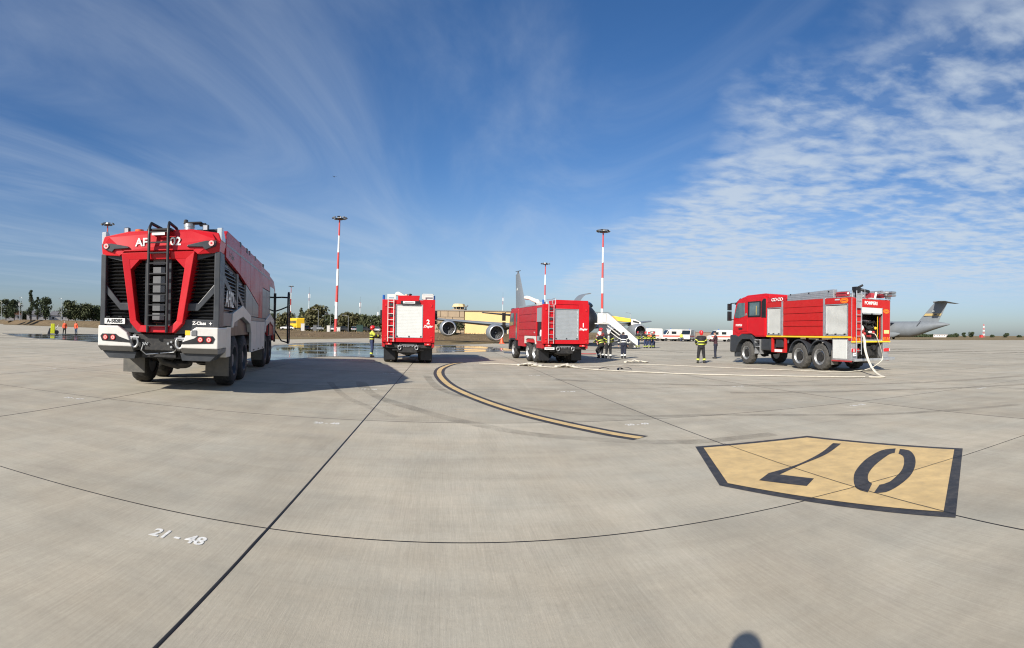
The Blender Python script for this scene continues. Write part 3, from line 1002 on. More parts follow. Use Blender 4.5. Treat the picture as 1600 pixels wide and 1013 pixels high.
for s in (-1, 1):
    # wrap-round white bumper
    b = MB().prism([(1.5 * s, 1.10), (1.5 * s, 1.60), (0.98 * s, 1.60), (0.74 * s, 1.44), (0.60 * s, 1.10)], 'xz', 0.0, 1.05)
    b.build('rear_bumper', WHITE, T1, 0.025)
    b = MB()
    b.add([(1.5 * s, 0, 1.097), (0.60 * s, 0, 1.097), (0.60 * s, 1.0, 1.097), (1.5 * s, 1.0, 1.097),
           (1.47 * s, 0.14, 0.98), (0.62 * s, 0.14, 0.98), (0.62 * s, 1.0, 0.98), (1.47 * s, 1.0, 0.98)],
          [(0, 1, 2, 3), (4, 5, 6, 7), (0, 1, 5, 4), (1, 2, 6, 5), (2, 3, 7, 6), (3, 0, 4, 7)])
    b.build('bumper_underside', SILVERP, T1)
    b = MB().prism([(1.46 * s, 0.978), (0.55 * s, 0.978), (0.60 * s, 0.80), (1.28 * s, 0.80)], 'xz', 0.20, 1.0)
    b.build('bumper_skirt', CHARCOAL, T1, 0.01)
    # rear lamps in a black slot
    hs = MB().prism([(1.43 * s, 1.34), (1.38 * s, 1.40), (1.02 * s, 1.40), (0.94 * s, 1.34), (0.66 * s, 1.25), (0.64 * s, 1.20), (1.38 * s, 1.23)], 'xz', -0.012, 0.02).build('lamp_slot', BLACK, T1)
    for x in (1.29, 1.09):
        lp_ = MB().cyl((x * s, -0.03, 1.315), (x * s, 0.0, 1.315), 0.062, n=20).build('tail_lamp', REDLENS, hs, smooth=40)
        MB().ring([(x * s + 0.045 * math.cos(R(30 * k)), 1.315 + 0.045 * math.sin(R(30 * k))) for k in range(12)],
                  [(x * s + 0.018 * math.cos(R(30 * k)), 1.315 + 0.018 * math.sin(R(30 * k))) for k in range(12)], 'xz', -0.034, -0.028).build('lamp_core', PINKLENS, hs)
    # mud flaps
    MB().box(0.84 * s, 1.46 * s, 1.62, 1.64, 0.34, 0.86).build('mud_flap', FLAP, T1)
    # charcoal side frames of the back
    MB().prism([(1.5 * s, 1.602), (1.5 * s, 3.36), (1.36 * s, 3.36), (1.36 * s, 1.602)], 'xz', 0.10, 0.60).build('corner_post', CHARCOAL, T1, 0.02)
    MB().prism([(1.36 * s, 3.36), (0.93 * s, 3.36), (0.93 * s, 3.17), (1.36 * s, 3.28)], 'xz', 0.16, 0.42).build('top_rail', CHARCOAL, T1, 0.01)
    MB().prism([(1.37 * s, 2.62), (1.37 * s, 2.40), (0.98 * s, 1.98), (0.72 * s, 1.98), (0.74 * s, 2.16), (0.98 * s, 2.16)], 'xz', 0.15, 0.36).build('diagonal_brace', CHARCOAL, T1, 0.012)
    MB().prism([(1.36 * s, 1.78), (0.70 * s, 1.78), (0.40 * s, 1.42), (0.74 * s, 1.44), (0.98 * s, 1.602), (1.36 * s, 1.602)], 'xz', 0.14, 0.40).build('lower_panel', CHARCOAL, T1, 0.012)
    for k in range(17):
        z = 1.82 + k * 0.086
        xin = 0.60 + (z - 1.5) * 0.17
        MB().add([(xin * s, 0.20, z), (1.37 * s, 0.20, z), (1.37 * s, 0.30, z + 0.05), (xin * s, 0.30, z + 0.05),
                  (xin * s, 0.21, z - 0.012), (1.37 * s, 0.21, z - 0.012), (1.37 * s, 0.31, z + 0.038), (xin * s, 0.31, z + 0.038)],
                 [(0, 1, 2, 3), (4, 5, 6, 7), (0, 1, 5, 4), (2, 3, 7, 6), (0, 3, 7, 4), (1, 2, 6, 5)]).build('slat', LOUVRE, T1)
    # black corner lamp pods under the roof edge
    pod = MB().prism([(1.42 * s, 3.60), (1.40 * s, 3.48), (1.16 * s, 3.39), (1.10 * s, 3.46), (0.72 * s, 3.47), (0.74 * s, 3.51), (1.18 * s, 3.60)], 'xz', -0.02, 0.14).build('lamp_pod', CHARCOAL, T1, 0.01)
    MB().cyl((1.31 * s, -0.045, 3.535), (1.31 * s, -0.015, 3.535), 0.062, n=20).build('stop_lamp', PINKLENS, pod, smooth=40)
    MB().cyl((1.31 * s, -0.05, 3.535), (1.31 * s, -0.044, 3.535), 0.024, n=14).build('lamp_core', REDLENS, pod)
    # clear marker lens on each roof corner
    MB().prism([(0.16, 3.62), (0.16, 3.92), (0.30, 3.95), (0.60, 3.72), (0.60, 3.62)], 'yz', 1.40 * s, 1.515 * s).build('corner_lens', LENS, T1, 0.015)
    MB().box(1.02 * s - 0.07, 1.02 * s + 0.07, 0.55, 0.68, 3.93, 4.08).box(1.02 * s - 0.02, 1.02 * s + 0.02, 0.58, 0.64, 3.85, 3.95).build('work_light', BLACK, T1, 0.012)
    MB().box(1.02 * s - 0.05, 1.02 * s + 0.05, 0.542, 0.549, 3.95, 4.06).build('work_light_lens', LENS, T1)
# red V frame round the middle louvres
VO = [(-0.98, 3.36), (0.98, 3.36), (0.70, 1.66), (0.47, 1.43), (-0.47, 1.43), (-0.70, 1.66)]
VI = [(-0.70, 3.19), (0.70, 3.19), (0.50, 1.74), (0.38, 1.62), (-0.38, 1.62), (-0.50, 1.74)]
VM = [(-0.74, 3.19), (0.74, 3.19), (0.53, 1.73), (0.40, 1.60), (-0.40, 1.60), (-0.53, 1.73)]
b = MB()
n = 6
vs = [(x * 0.93, -0.02, 3.36 + (z - 3.36) * 0.985) for x, z in VO] + [(x, 0.0, z) for x, z in VI] + [(x, 0.40, z) for x, z in VO] + [(x, 0.28, z) for x, z in VI]
fs = []
for i in range(n):
    j = (i + 1) % n
    fs += [(i, j, n + j, n + i), (i, 2 * n + i, 2 * n + j, j), (n + i, n + j, 3 * n + j, 3 * n + i), (2 * n + i, 3 * n + i, 3 * n + j, 2 * n + j)]
# cut the corner of the upper inner outline like the real frame
b.add(vs, fs)
b.build('red_v_frame', RED, T1, 0.012)
for s in (-1, 1):
    MB().prism([(0.72 * s, 3.20), (0.44 * s, 3.20), (0.715 * s, 2.92)], 'xz', 0.004, 0.27).build('frame_corner', RED, T1)
for k in range(18):
    z = 1.70 + k * 0.083
    xw = 0.47 + (z - 1.70) * 0.145
    MB().add([(-xw, 0.20, z), (xw, 0.20, z), (xw, 0.29, z + 0.05), (-xw, 0.29, z + 0.05), (-xw, 0.21, z - 0.012), (xw, 0.21, z - 0.012), (xw, 0.30, z + 0.038), (-xw, 0.30, z + 0.038)],
             [(0, 1, 2, 3), (4, 5, 6, 7), (0, 1, 5, 4), (2, 3, 7, 6), (0, 3, 7, 4), (1, 2, 6, 5)]).build('slat', LOUVRE, T1)
for x in (-0.29, 0.29):
    box('louvre_divider', CHARCOAL, T1, x - 0.035, x + 0.035, 0.10, 0.20, 1.48, 3.20, 0.008)
for k in range(7):
    box('ladder_back_plate', GREYP, T1, -0.15, 0.15, 0.16, 0.19, 1.75 + 0.22 * k, 1.92 + 0.22 * k, 0.006)
# red roof edge with lettering
MB().prism([(-1.46, 3.362), (1.46, 3.362), (1.5, 3.62), (1.44, 3.80), (0.80, 3.90), (-0.80, 3.90), (-1.44, 3.80), (-1.5, 3.62)], 'xz', 0.14, 0.75).build('rear_roof_edge', RED, T1, 0.02)
b = MB()
vs = [(-0.86, 0.03, 3.40), (0.86, 0.03, 3.40), (1.38, 0.05, 3.64), (1.30, 0.12, 3.78), (0.80, 0.12, 3.86), (-0.80, 0.12, 3.86), (-1.30, 0.12, 3.78), (-1.38, 0.05, 3.64)]
vs += [(x, 0.2, z) for x, y, z in vs]
b.add(vs, [tuple(range(8))[::-1], tuple(range(8, 16))] + [(i, (i + 1) % 8, 8 + (i + 1) % 8, 8 + i) for i in range(8)])
b.build('letter_panel', RED, T1, 0.01)
for s in (-1, 1):
    MB().add([(0.86 * s, 0.03, 3.398), (1.38 * s, 0.05, 3.638), (1.49 * s, 0.10, 3.60), (1.47 * s, 0.12, 3.34), (0.98 * s, 0.02, 3.30),
              (0.86 * s, 0.22, 3.398), (1.38 * s, 0.22, 3.638), (1.49 * s, 0.22, 3.60), (1.47 * s, 0.22, 3.34), (0.98 * s, 0.22, 3.30)],
             [(0, 1, 2, 3, 4), (5, 6, 7, 8, 9), (0, 1, 6, 5), (1, 2, 7, 6), (2, 3, 8, 7), (3, 4, 9, 8), (4, 0, 5, 9)]).build('corner_wing', RED, T1)
text('lettering_af', 'AF', 0.27, LETTER, T1, (-0.42, 0.035, 3.60), 'rear', bold=0.006)
text('lettering_number', '02', 0.27, LETTER, T1, (0.43, 0.035, 3.60), 'rear', bold=0.006)
# black rear ladder with hand loops over the roof edge
l = hub('ladder', T1, (0.05, 0, 0))
for x in (-0.235, 0.235):
    b = MB().tube([(x, -0.07, 1.46), (x, -0.09, 3.75), (x, -0.06, 3.93), (x * 0.95, 0.03, 4.05), (x * 0.8 + 0.10, 0.40, 3.98), (x * 0.8 + 0.12, 0.50, 3.86)], 0.038, 8)
    b.build('rail', BLACK, l, smooth=60)
for k in range(10):
    MB().box(-0.235, 0.235, -0.11, -0.04, 1.60 + k * 0.245, 1.63 + k * 0.245).build('rung', BLACK, l)
box('white_top_rung', LETTER, l, -0.16, 0.16, -0.115, -0.108, 3.74, 3.80)
box('top_plate', BLACK, l, -0.30, 0.30, -0.06, 0.2, 3.86, 3.91, 0.01)
box('yellow_label', YELLOW, T1, -0.08, 0.05, 0.135, 0.139, 1.46, 1.51)
MB().prism([(-0.045, 1.56), (0.015, 1.56), (-0.015, 1.66)], 'xz', 0.095, 0.099).build('warning_triangle', YELLOW, T1)
pl = box('number_plate', LETTER, T1, -1.34, -0.80, 0.02, 0.035, 1.64, 1.78, 0.006)
text('plate_text', 'A-58285', 0.125, BLACKLET, pl, (-1.07, 0.016, 1.712), 'rear', bold=0.004, sx=0.95)
for x in (-1.24, -0.92):
    box('plate_lamp', BLACK, T1, x - 0.05, x + 0.05, 0.0, 0.09, 1.80, 1.83)
text('model_lettering', 'Z-Class', 0.105, LETTER, T1, (1.02, 0.133, 1.69), 'rear', bold=0.004)
MB().prism([(1.29 + (0.042 if k % 2 == 0 else 0.018) * math.cos(R(45 * k)), 1.69 + (0.042 if k % 2 == 0 else 0.018) * math.sin(R(45 * k))) for k in range(8)], 'xz', 0.128, 0.139).build('star_emblem', LETTER, T1)
box('yellow_sticker', YELLOW, T1, 0.72, 0.84, -0.004, 0.004, 1.41, 1.52)
box('socket_cover', GREYP, T1, 0.87, 1.00, -0.02, 0.004, 1.40, 1.53, 0.01)
# right and left flanks
for s in (-1, 1):
    x0, x1 = 1.42 * s, 1.50 * s

    def yz(name, pts, m, a=x0, b_=x1, bev=0.008):
        return MB().prism(pts, 'yz', a, b_).build(name, m, T1, bev)
    yz('side_panel', [(0.78, 3.32), (2.88, 3.10), (2.88, 3.86), (0.78, 3.84)], RED2)
    yz('side_panel', [(2.905, 3.098), (4.88, 2.78), (4.88, 3.87), (2.905, 3.862)], RED2)
    yz('side_panel', [(4.905, 2.776), (6.95, 2.40), (6.95, 1.96), (7.15, 1.96), (7.15, 3.875), (4.905, 3.87)], RED2)
    yz('side_panel', [(7.175, 1.96), (8.0, 1.96), (8.0, 3.88), (7.175, 3.876)], RED2)
    yz('side_panel', [(8.03, 3.12), (10.34, 3.12), (10.34, 3.86), (8.03, 3.88)], RED2)
    b = MB()
    b.box(1.499 * s, 1.504 * s, 0.8, 10.3, 3.60, 3.655)
    b.build('silver_stripe', SILVERP, T1)
    text('side_lettering', 'Z-Class', 0.22, SILVERP, T1, (1.503 * s, 1.5, 3.43), 'right' if s > 0 else 'left', depth=0.002)
    # louvred bays under the slanting red edge
    for y0, y1 in ((0.66, 2.44), (2.62, 3.95)):
        yz('bay_frame', [(y0 - 0.07, 1.98), (y0, 1.98), (y0, 3.33 - 0.105 * y0 - 0.02), (y0 - 0.07, 3.33 - 0.105 * y0)], CHARCOAL)
        for k in range(14):
            z = 2.04 + k * 0.09
            top = 3.30 - 0.115 * y0 if y0 > 1 else 3.24
            ye = min(y1, max(y0, (3.36 - z - 0.09) / 0.125))
            if z > 3.16 or ye - y0 < 0.15:
                continue
            MB().add([(1.47 * s, y0, z), (1.47 * s, ye, z), (1.41 * s, ye, z + 0.06), (1.41 * s, y0, z + 0.06), (1.47 * s, y0, z + 0.018), (1.47 * s, ye, z + 0.018), (1.41 * s, ye, z + 0.078), (1.41 * s, y0, z + 0.078)],
                     [(0, 1, 2, 3), (4, 5, 6, 7), (0, 1, 5, 4), (2, 3, 7, 6), (0, 3, 7, 4), (1, 2, 6, 5)]).build('side_slat', CHARCOAL, T1)
    yz('side_brace', [(0.62, 2.72), (0.62, 2.92), (2.44, 2.30), (2.44, 2.12)], CHARCOAL, 1.44 * s, 1.49 * s)
    yz('side_brace', [(2.62, 2.5), (2.62, 2.66), (3.95, 2.2), (3.95, 2.06)], CHARCOAL, 1.44 * s, 1.49 * s)
    yz('bay_post', [(2.46, 1.98), (2.60, 1.98), (2.60, 3.06), (2.46, 3.08)], GREYP)
    yz('lower_side_panel', [(0.60, 1.64), (2.6, 1.64), (2.6, 1.97), (0.60, 1.97)], GREYP)
    yz('locker_door', [(4.0, 1.97), (5.4, 1.97), (5.4, 2.66), (4.0, 2.90)], SILVERP)
    yz('locker_door', [(5.43, 1.97), (6.92, 1.97), (6.92, 2.38), (5.43, 2.65)], SILVERP)
    yz('locker_door', [(8.03, 1.97), (9.15, 1.97), (9.15, 3.10), (8.03, 3.10)], SILVERP)
    yz('locker_door', [(9.18, 1.97), (10.34, 1.97), (10.34, 3.10), (9.18, 3.10)], SILVERP)
    text('side_number', 'AF02', 0.56, LETTER, T1, (1.495 * s, 1.42, 2.30), 'right' if s > 0 else 'left', bold=0.01, sx=0.92)
    yz('rear_corner_skirt', [(1.06, 0.86), (1.62, 0.86), (1.62, 1.62), (1.06, 1.62)], WHITE, 1.30 * s, 1.50 * s)
    yz('wheel_arch', [(1.64, 1.60), (1.78, 1.98), (3.35, 2.24), (5.0, 1.98), (5.24, 1.45), (5.06, 1.45), (4.86, 1.72), (3.4, 1.92), (2.0, 1.74), (1.84, 1.60)], WHITE, 1.22 * s, 1.525 * s)
    yz('wheel_arch', [(8.85, 1.45), (9.0, 1.90), (10.6, 2.20), (12.2, 1.95), (12.45, 1.3), (12.3, 1.3), (12.1, 1.66), (10.6, 1.86), (9.2, 1.66), (9.05, 1.45)], WHITE, 1.22 * s, 1.525 * s)
    for y0 in (5.30, 6.50, 7.70):
        pn = yz('low_locker', [(y0, 0.80), (y0 + 1.16, 0.80), (y0 + 1.16, 1.82), (y0, 1.82)], WHITE)
        MB().box(1.498 * s, 1.515 * s, y0 + 0.45, y0 + 0.7, 0.84, 0.88).build('latch', BLACK, pn)
    yz('locker_sill', [(5.25, 1.83), (8.85, 1.83), (8.85, 1.95), (5.25, 1.95)], SILVERP)
    box('wheel_well', BLACK, T1, 1.0 * s, 1.2 * s, 1.7, 5.1, 1.3, 1.9)
    MB().box(1.0 * s, 1.44 * s, 8.7, 8.72, 0.35, 0.85).build('mud_flap', FLAP, T1)
# roof
box('roof_deck', GREYP, T1, -1.36, 1.36, 0.5, 10.3, 3.80, 3.86)
for s in (-1, 1):
    MB().prism([(1.0, 3.86), (1.25, 4.04), (4.3, 4.04), (4.3, 3.86)], 'yz', 1.30 * s, 1.44 * s).build('roof_coaming', RED2, T1, 0.02)
    MB().prism([(4.4, 3.86), (4.4, 4.04), (8.2, 4.04), (8.4, 3.86)], 'yz', 1.30 * s, 1.44 * s).build('roof_coaming', RED2, T1, 0.02)
    for y in (3.1, 4.35, 4.9, 6.2, 8.5):
        box('roof_hinge', BLACK, T1, 1.36 * s - 0.04, 1.36 * s + 0.09, y, y + 0.20, 3.90, 4.06, 0.01)
MB().cyl((0.5, 1.0, 3.8), (0.5, 1.0, 4.14), 0.13, n=20).cyl((0.5, 1.0, 4.10), (0.5, 1.0, 4.18), 0.14, n=20).build('exhaust_stack', STEEL, T1, smooth=40)
MB().box(0.36, 0.84, 0.9, 1.1, 4.175, 4.23).box(0.36, 0.46, 0.94, 1.06, 4.20, 4.30).box(0.76, 0.94, 0.95, 1.05, 4.12, 4.20).build('exhaust_flap', BLACK, T1, 0.03)
MB().cyl((-0.72, 0.7, 3.86), (-0.72, 0.7, 4.03), 0.115, n=20).build('amber_beacon', AMBER, T1, smooth=40)
box('roof_rail', BLACK, T1, 0.75, 1.30, 0.75, 0.85, 3.92, 4.0, 0.01)
box('roof_rail', BLACK, T1, -0.52, -0.3, 0.75, 0.85, 3.92, 4.0, 0.01)
# cab
b = MB().prism([(10.37, 1.25), (10.37, 3.84), (12.3, 3.74), (12.95, 3.4), (13.4, 2.2), (13.4, 1.0), (12.5, 1.0), (12.2, 1.25)], 'yz', -1.47, 1.47)
b.build('cab', RED2, T1, 0.06)
MB().prism([(10.62, 2.0), (10.62, 3.36), (12.25, 3.36), (12.75, 3.1), (12.9, 2.0)], 'yz', -1.484, 1.484).build('cab_side_glass', GLASS, T1, 0.01)
MB().add([(-1.3, 13.06, 3.25), (1.3, 13.06, 3.25), (1.3, 13.42, 2.2), (-1.3, 13.42, 2.2)], [(0, 1, 2, 3)]).build('windscreen', GLASS, T1)
box('cab_pillar', CHARCOAL, T1, 1.40, 1.495, 10.4, 10.6, 1.3, 3.4)
# the plug door on the right stands open, parallel to the flank
d = hub('open_cab_door', T1, (2.16, 12.45, 0))
rr_ = [(0.52 * math.cos(R(a)) * (1.0 if abs(math.cos(R(a))) > 0.2 else 1.0), 2.08 + 1.17 * math.sin(R(a))) for a in range(0, 360, 15)]
sq = []
for a in range(0, 360, 12):
    c, s = math.cos(R(a)), math.sin(R(a))
    sq.append((0.55 * abs(c) ** 0.45 * (1 if c > 0 else -1), 2.06 + 1.18 * abs(s) ** 0.45 * (1 if s > 0 else -1)))
MB().ring(sq, [(y * 0.90, 2.06 + (z - 2.06) * 0.95) for y, z in sq], 'yz', -0.035, 0.035).build('door_frame', BLACK, d, smooth=40)
MB().prism([(y * 0.905, 2.06 + (z - 2.06) * 0.955) for y, z in sq], 'yz', -0.006, 0.006).build('door_glass', CLEAR, d)
b = MB()
b.tube([(-0.7, 0.3, 3.0), (-0.35, 0.35, 3.02), (-0.02, 0.2, 3.0)], 0.035, 8)
b.tube([(-0.7, 0.3, 2.35), (-0.4, 0.35, 2.45), (-0.02, 0.15, 2.6)], 0.03, 8)
b.tube([(-0.7, 0.35, 1.55), (-0.35, 0.35, 1.0), (-0.02, 0.2, 0.92)], 0.032, 8)
b.cyl((-0.68, 0.32, 0.95), (-0.66, 0.32, 3.2), 0.05, n=10)
b.build('door_arms', BLACK, d, smooth=50)


# ---- two alike tenders in the middle of the picture
def tender(number, label, loc, rz, style):
    t = thing('fire_truck', label, 'fire truck', loc, rz, 'fire trucks on the apron')
    RP = RED
    sh = WHITE2 if style == 2 else SHUTTER
    box('chassis', CHASSIS, t, -0.42, 0.42, 0.12, 7.0, 0.55, 1.0)
    for y in (1.62, 2.90, 6.15):
        MB().cyl((-1.0, y, 0.52), (1.0, y, 0.52), 0.09, n=10).ball((0, y, 0.52), (0.24, 0.22, 0.22)).build('axle', CHASSIS, t, smooth=50)
        for s in (-1, 1):
            wheel(t, 1.20 * s, y, 0.53, 0.34, ALU if style != 2 else STEEL, RUBBER, True, 0.40, 0.05)
            if y < 4:
                wheel(t, 0.83 * s, y, 0.53, 0.30, CHARCOAL, RUBBER, True)
    b = MB().box(-0.75, 0.75, 0.30, 0.55, 0.62, 1.02).box(-1.05, 1.05, 0.18, 0.36, 0.76, 1.0)
    b.tube([(-0.5, 0.3, 0.62), (-0.2, 0.4, 0.5), (0.25, 0.4, 0.52), (0.5, 0.3, 0.66)], 0.08, 8)
    b.build('rear_underrun', CHASSIS, t, 0.02)
    for s in (-1, 1):
        MB().box(0.62 * s, 1.18 * s, 0.86, 0.885, 0.16, 0.95).build('mud_flap', BLACK, t)
        MB().prism([(0.55 * s, 1.0), (1.18 * s, 1.0), (1.18 * s, 0.72), (0.75 * s, 0.80)], 'xz', 0.2, 1.0).build('splash_guard', BLACK, t, 0.02)
        shackle(t, 0.40 * s, 0.06, 0.80, STEEL, 0.95)
        tl_ = box('tail_lamp', REDLENS, t, 0.92 * s - 0.15, 0.92 * s + 0.15, 0.02, 0.16, 0.90, 1.0, 0.015)
        box('reflector', PINKLENS, tl_, 0.92 * s - 0.03, 0.92 * s + 0.05, 0.010, 0.022, 0.93, 0.97)
    b = MB()
    for k, x in enumerate((-0.2, -0.12, -0.04, 0.04, 0.2)):
        b.cyl((x, 0.08, 0.84), (x, 0.2, 0.84), 0.026, n=8)
    b.box(-0.3, 0.3, 0.1, 0.14, 0.88, 0.92)
    b.build('air_couplings', STEEL, t)
    if style == 1:
        p = box('number_plate', LETTER, t, -1.12, -0.60, 0.03, 0.05, 0.74, 0.86, 0.006)
        box('plate_marks', SILVERP, p, -1.05, -0.67, 0.0265, 0.0285, 0.785, 0.815)
    # superstructure
    box('body_core', RP, t, -1.19, 1.19, 0.10, 4.95, 1.06, 3.0)
    dl, dr, db, dt = (-0.58, 0.64, 1.27, 2.80)
    MB().prism([(-1.25, 1.04), (dl - 0.04, 1.04), (dl - 0.04, 3.04), (-1.25, 3.04)], 'xz', 0.0, 0.14).build('rear_panel', RP, t, 0.012)
    MB().prism([(dr + 0.04, 1.04), (1.25, 1.04), (1.25, 3.06), (dr + 0.04, 3.06)], 'xz', 0.0, 0.14).build('rear_panel', RP, t, 0.012)
    MB().prism([(dl - 0.036, 1.04), (dr + 0.036, 1.04), (dr + 0.036, db - 0.02), (dl - 0.036, db - 0.02)], 'xz', 0.004, 0.14).build('rear_sill', RP, t, 0.01)
    MB().prism([(dl - 0.036, dt + 0.02), (dr + 0.036, dt + 0.02), (dr + 0.036, 3.03), (dl - 0.036, 3.03)], 'xz', 0.004, 0.14).build('rear_header', RP, t, 0.01)
    fr = MB().ring([(dl - 0.035, db - 0.018), (dr + 0.035, db - 0.018), (dr + 0.035, dt + 0.018), (dl - 0.035, dt + 0.018)], [(dl, db), (dr, db), (dr, dt), (dl, dt)], 'xz', -0.012, 0.05).build('shutter_frame', ALU, t)
    b = MB()
    k = 0
    z = db
    while z < dt - 0.01:
        b.prism([(0.034, z), (0.03, z + 0.012), (0.03, z + 0.058), (0.034, z + 0.0695)], 'yz', dl + 0.003, dr - 0.003)
        z += 0.0695
    shut = b.build('roller_shutter', sh, t)
    for x in (dl + 0.05, (dl + dr) / 2, dr - 0.05):
        MB().box(x - 0.03, x + 0.03, 0.0, 0.03, db + 0.01, db + 0.07).build('shutter_handle', CHARCOAL, shut)
    if style == 2:
        MB().prism([(-0.50, 2.84), (0.46, 2.84), (0.52, 3.24), (-0.52, 3.24)], 'xz', -0.06, 0.5).build('rear_hump', RP, t, 0.02)
        box('plate_holder', BLACK, t, -0.38, 0.52, -0.085, -0.062, 2.82, 2.985, 0.01)
        p = box('number_plate', LETTER, t, -0.27, 0.30, -0.105, -0.088, 2.86, 2.97, 0.01)
        box('plate_marks', SILVERP, p, -0.2, 0.23, -0.1085, -0.1055, 2.90, 2.93)
        b = MB()
        for x0, x1, z0, z1 in ((0.62, 1.16, 3.07, 3.34),):
            b.box(x0, x1, 0.02, 0.05, z1 - 0.04, z1).box(x0, x0 + 0.03, 0.02, 0.05, z0, z1).box(x1 - 0.03, x1, 0.02, 0.05, z0, z1).box(x0, x1, 0.25, 0.28, z0, z1 - 0.05)
        b.build('roof_locker', WHITE, t)
        MB().ring([(-1.02, 3.05), (-0.62, 3.05), (-0.62, 3.30), (-1.02, 3.30)], [(-0.95, 3.09), (-0.69, 3.09), (-0.69, 3.15), (-0.95, 3.15)], 'xz', 0.0, 0.03).build('ladder_head', WHITE, t)
        MB().cyl((-0.12, 0.4, 3.24), (-0.12, 0.4, 3.33), 0.07, n=12).build('roof_horn', CANVAS, t, smooth=40)
        MB().ball((0.06, 0.4, 3.31), (0.09, 0.1, 0.05)).build('roof_lamp', BLACK, t, smooth=60)
        lm = WHITE
    else:
        MB().prism([(-0.56, 3.045), (1.22, 3.045), (1.18, 3.27), (-0.56, 3.27)], 'xz', 0.0, 1.2).build('roof_box', RP, t, 0.015)
        box('roof_locker', WHITE, t, -1.22, -0.95, 0.2, 1.2, 3.0, 3.16, 0.01)
        b = MB().tube([(-0.58, 0.02, 3.0), (-0.58, 0.02, 3.34), (-0.58, 0.5, 3.34), (-0.58, 0.5, 3.0)], 0.018, 6)
        b.tube([(-0.98, 0.3, 3.0), (-0.98, 0.3, 3.28), (-0.62, 0.3, 3.28)], 0.014, 6)
        b.build('grab_rail', ALU, t)
        lm = ALU
    lad = ladder(t, -0.97, -0.70, -0.10, 1.06, 3.06, 7, lm, 0.020)
    for k, z in enumerate((1.25, 1.75, 2.25, 2.75)):
        box('ladder_bracket', CHARCOAL, t, -0.90, -0.76, -0.06, 0.0, z, z + 0.10)
    for s in (-1, 1):
        MB().cyl((1.19 * s, 0.14, 3.02), (1.19 * s, 0.14, 3.26), 0.062, n=14).build('blue_beacon', BLUE, t, smooth=40)
        box('marker_lamp', REDLENS, t, 1.08 * s - 0.045, 1.08 * s + 0.045, -0.03, 0.0, 2.72, 2.84, 0.012)
        MB().box(1.04 * s, 1.14 * s, -0.03, 0, 1.10, 1.22).box(1.04 * s, 1.14 * s, -0.03, 0, 1.28, 1.33).build('indicator_cluster', REDLENS, t)
        side = 'right' if s > 0 else 'left'
        # roller bay, tank panels
        MB().ring([(0.16, 1.10), (1.16, 1.10), (1.16, 2.96), (0.16, 2.96)], [(0.22, 1.16), (1.10, 1.16), (1.10, 2.88), (0.22, 2.88)], 'yz', 1.19 * s, 1.25 * s).build('bay_frame', RP, t, 0.006)
        if style == 1 and s < 0:
            MB().box(1.20 * s, 1.235 * s, 0.225, 1.095, 2.15, 2.875).build('half_open_shutter', SHUTTER, t)
            MB().box(1.192 * s, 1.20 * s, 0.225, 1.095, 1.165, 2.15).build('dark_bay', BLACK, t)
            MB().ball((1.20 * s, 0.45, 1.55), (0.05, 0.16, 0.2)).build('white_container', LETTER, t, smooth=60)
            MB().box(1.20 * s, 1.245 * s, 0.3, 1.0, 1.17, 1.42).build('pump_panel', ALU, t)
            MB().lathe([(-0.03, 0.09), (0.03, 0.09)], (1.235 * s, 0.4, 1.30), 'x', 14).build('outlet', BLACK, t)
        else:
            MB().box(1.20 * s, 1.235 * s, 0.225, 1.095, 1.165, 2.875).build('side_shutter', SHUTTER, t)
        for k, (z0, z1) in enumerate(((1.42, 1.74), (1.755, 2.16), (2.175, 2.57), (2.585, 2.99))):
            y0 = 1.18
            MB().prism([(y0, z0), (4.82, z0), (4.82, z1), (y0, z1)], 'yz', 1.18 * s, (1.25 - 0.004 * k) * s).build('tank_panel', RED2, t, 0.012)
        MB().prism([(3.42, 0.80), (4.86, 0.80), (4.86, 1.415), (3.42, 1.415)], 'yz', 1.10 * s, 1.245 * s).build('skirt_panel', RED2, t, 0.015)
        MB().prism([(0.12, 0.80), (1.1, 0.80), (1.1, 1.09), (0.12, 1.09)], 'yz', 1.10 * s, 1.245 * s).build('skirt_panel', RED2, t, 0.015)
        MB().prism([(1.12, 0.98), (1.12, 1.40), (3.40, 1.40), (3.40, 0.98), (3.24, 0.98), (3.14, 1.18), (2.85, 1.27), (1.62, 1.27), (1.38, 1.18), (1.28, 0.98)], 'yz', 1.04 * s, 1.258 * s).build('white_wheel_arch', WHITE, t, 0.02)
        box('wheel_well', BLACK, t, 0.95 * s, 1.03 * s, 1.2, 3.35, 0.9, 1.35)
        box('roof_rail', ALU, t, 1.20 * s - 0.03, 1.20 * s + 0.03, 1.3, 4.8, 3.0, 3.09, 0.01)
        text('badge', 'MAN', 0.10, LETTER, t, (1.256 * s, 1.45, 1.60), side, depth=0.001)
        # cab
        MB().prism([(5.15, 2.05), (5.15, 2.72), (5.42, 2.72), (5.42, 1.2), (5.15, 1.2)], 'yz', 1.20 * s, 1.253 * s).build('cab_entry_glass', SKYGLASS, t, 0.006)
        MB().prism([(5.95, 2.02), (5.95, 2.75), (6.62, 2.75), (6.98, 2.1), (6.9, 1.98)], 'yz', 1.20 * s, 1.253 * s).build('cab_window', SKYGLASS, t, 0.006)
        b = MB().tube([(1.22 * s, 6.9, 2.85), (1.45 * s, 7.05, 2.86), (1.60 * s, 7.05, 2.7)], 0.025, 6)
        b.tube([(1.22 * s, 6.95, 1.95), (1.45 * s, 7.05, 1.92), (1.60 * s, 7.05, 2.0)], 0.025, 6)
        b.box(1.50 * s, 1.72 * s, 6.98, 7.08, 2.28, 2.78).box(1.50 * s, 1.70 * s, 6.98, 7.08, 1.98, 2.2)
        b.build('wing_mirror', BLACK, t, 0.02)
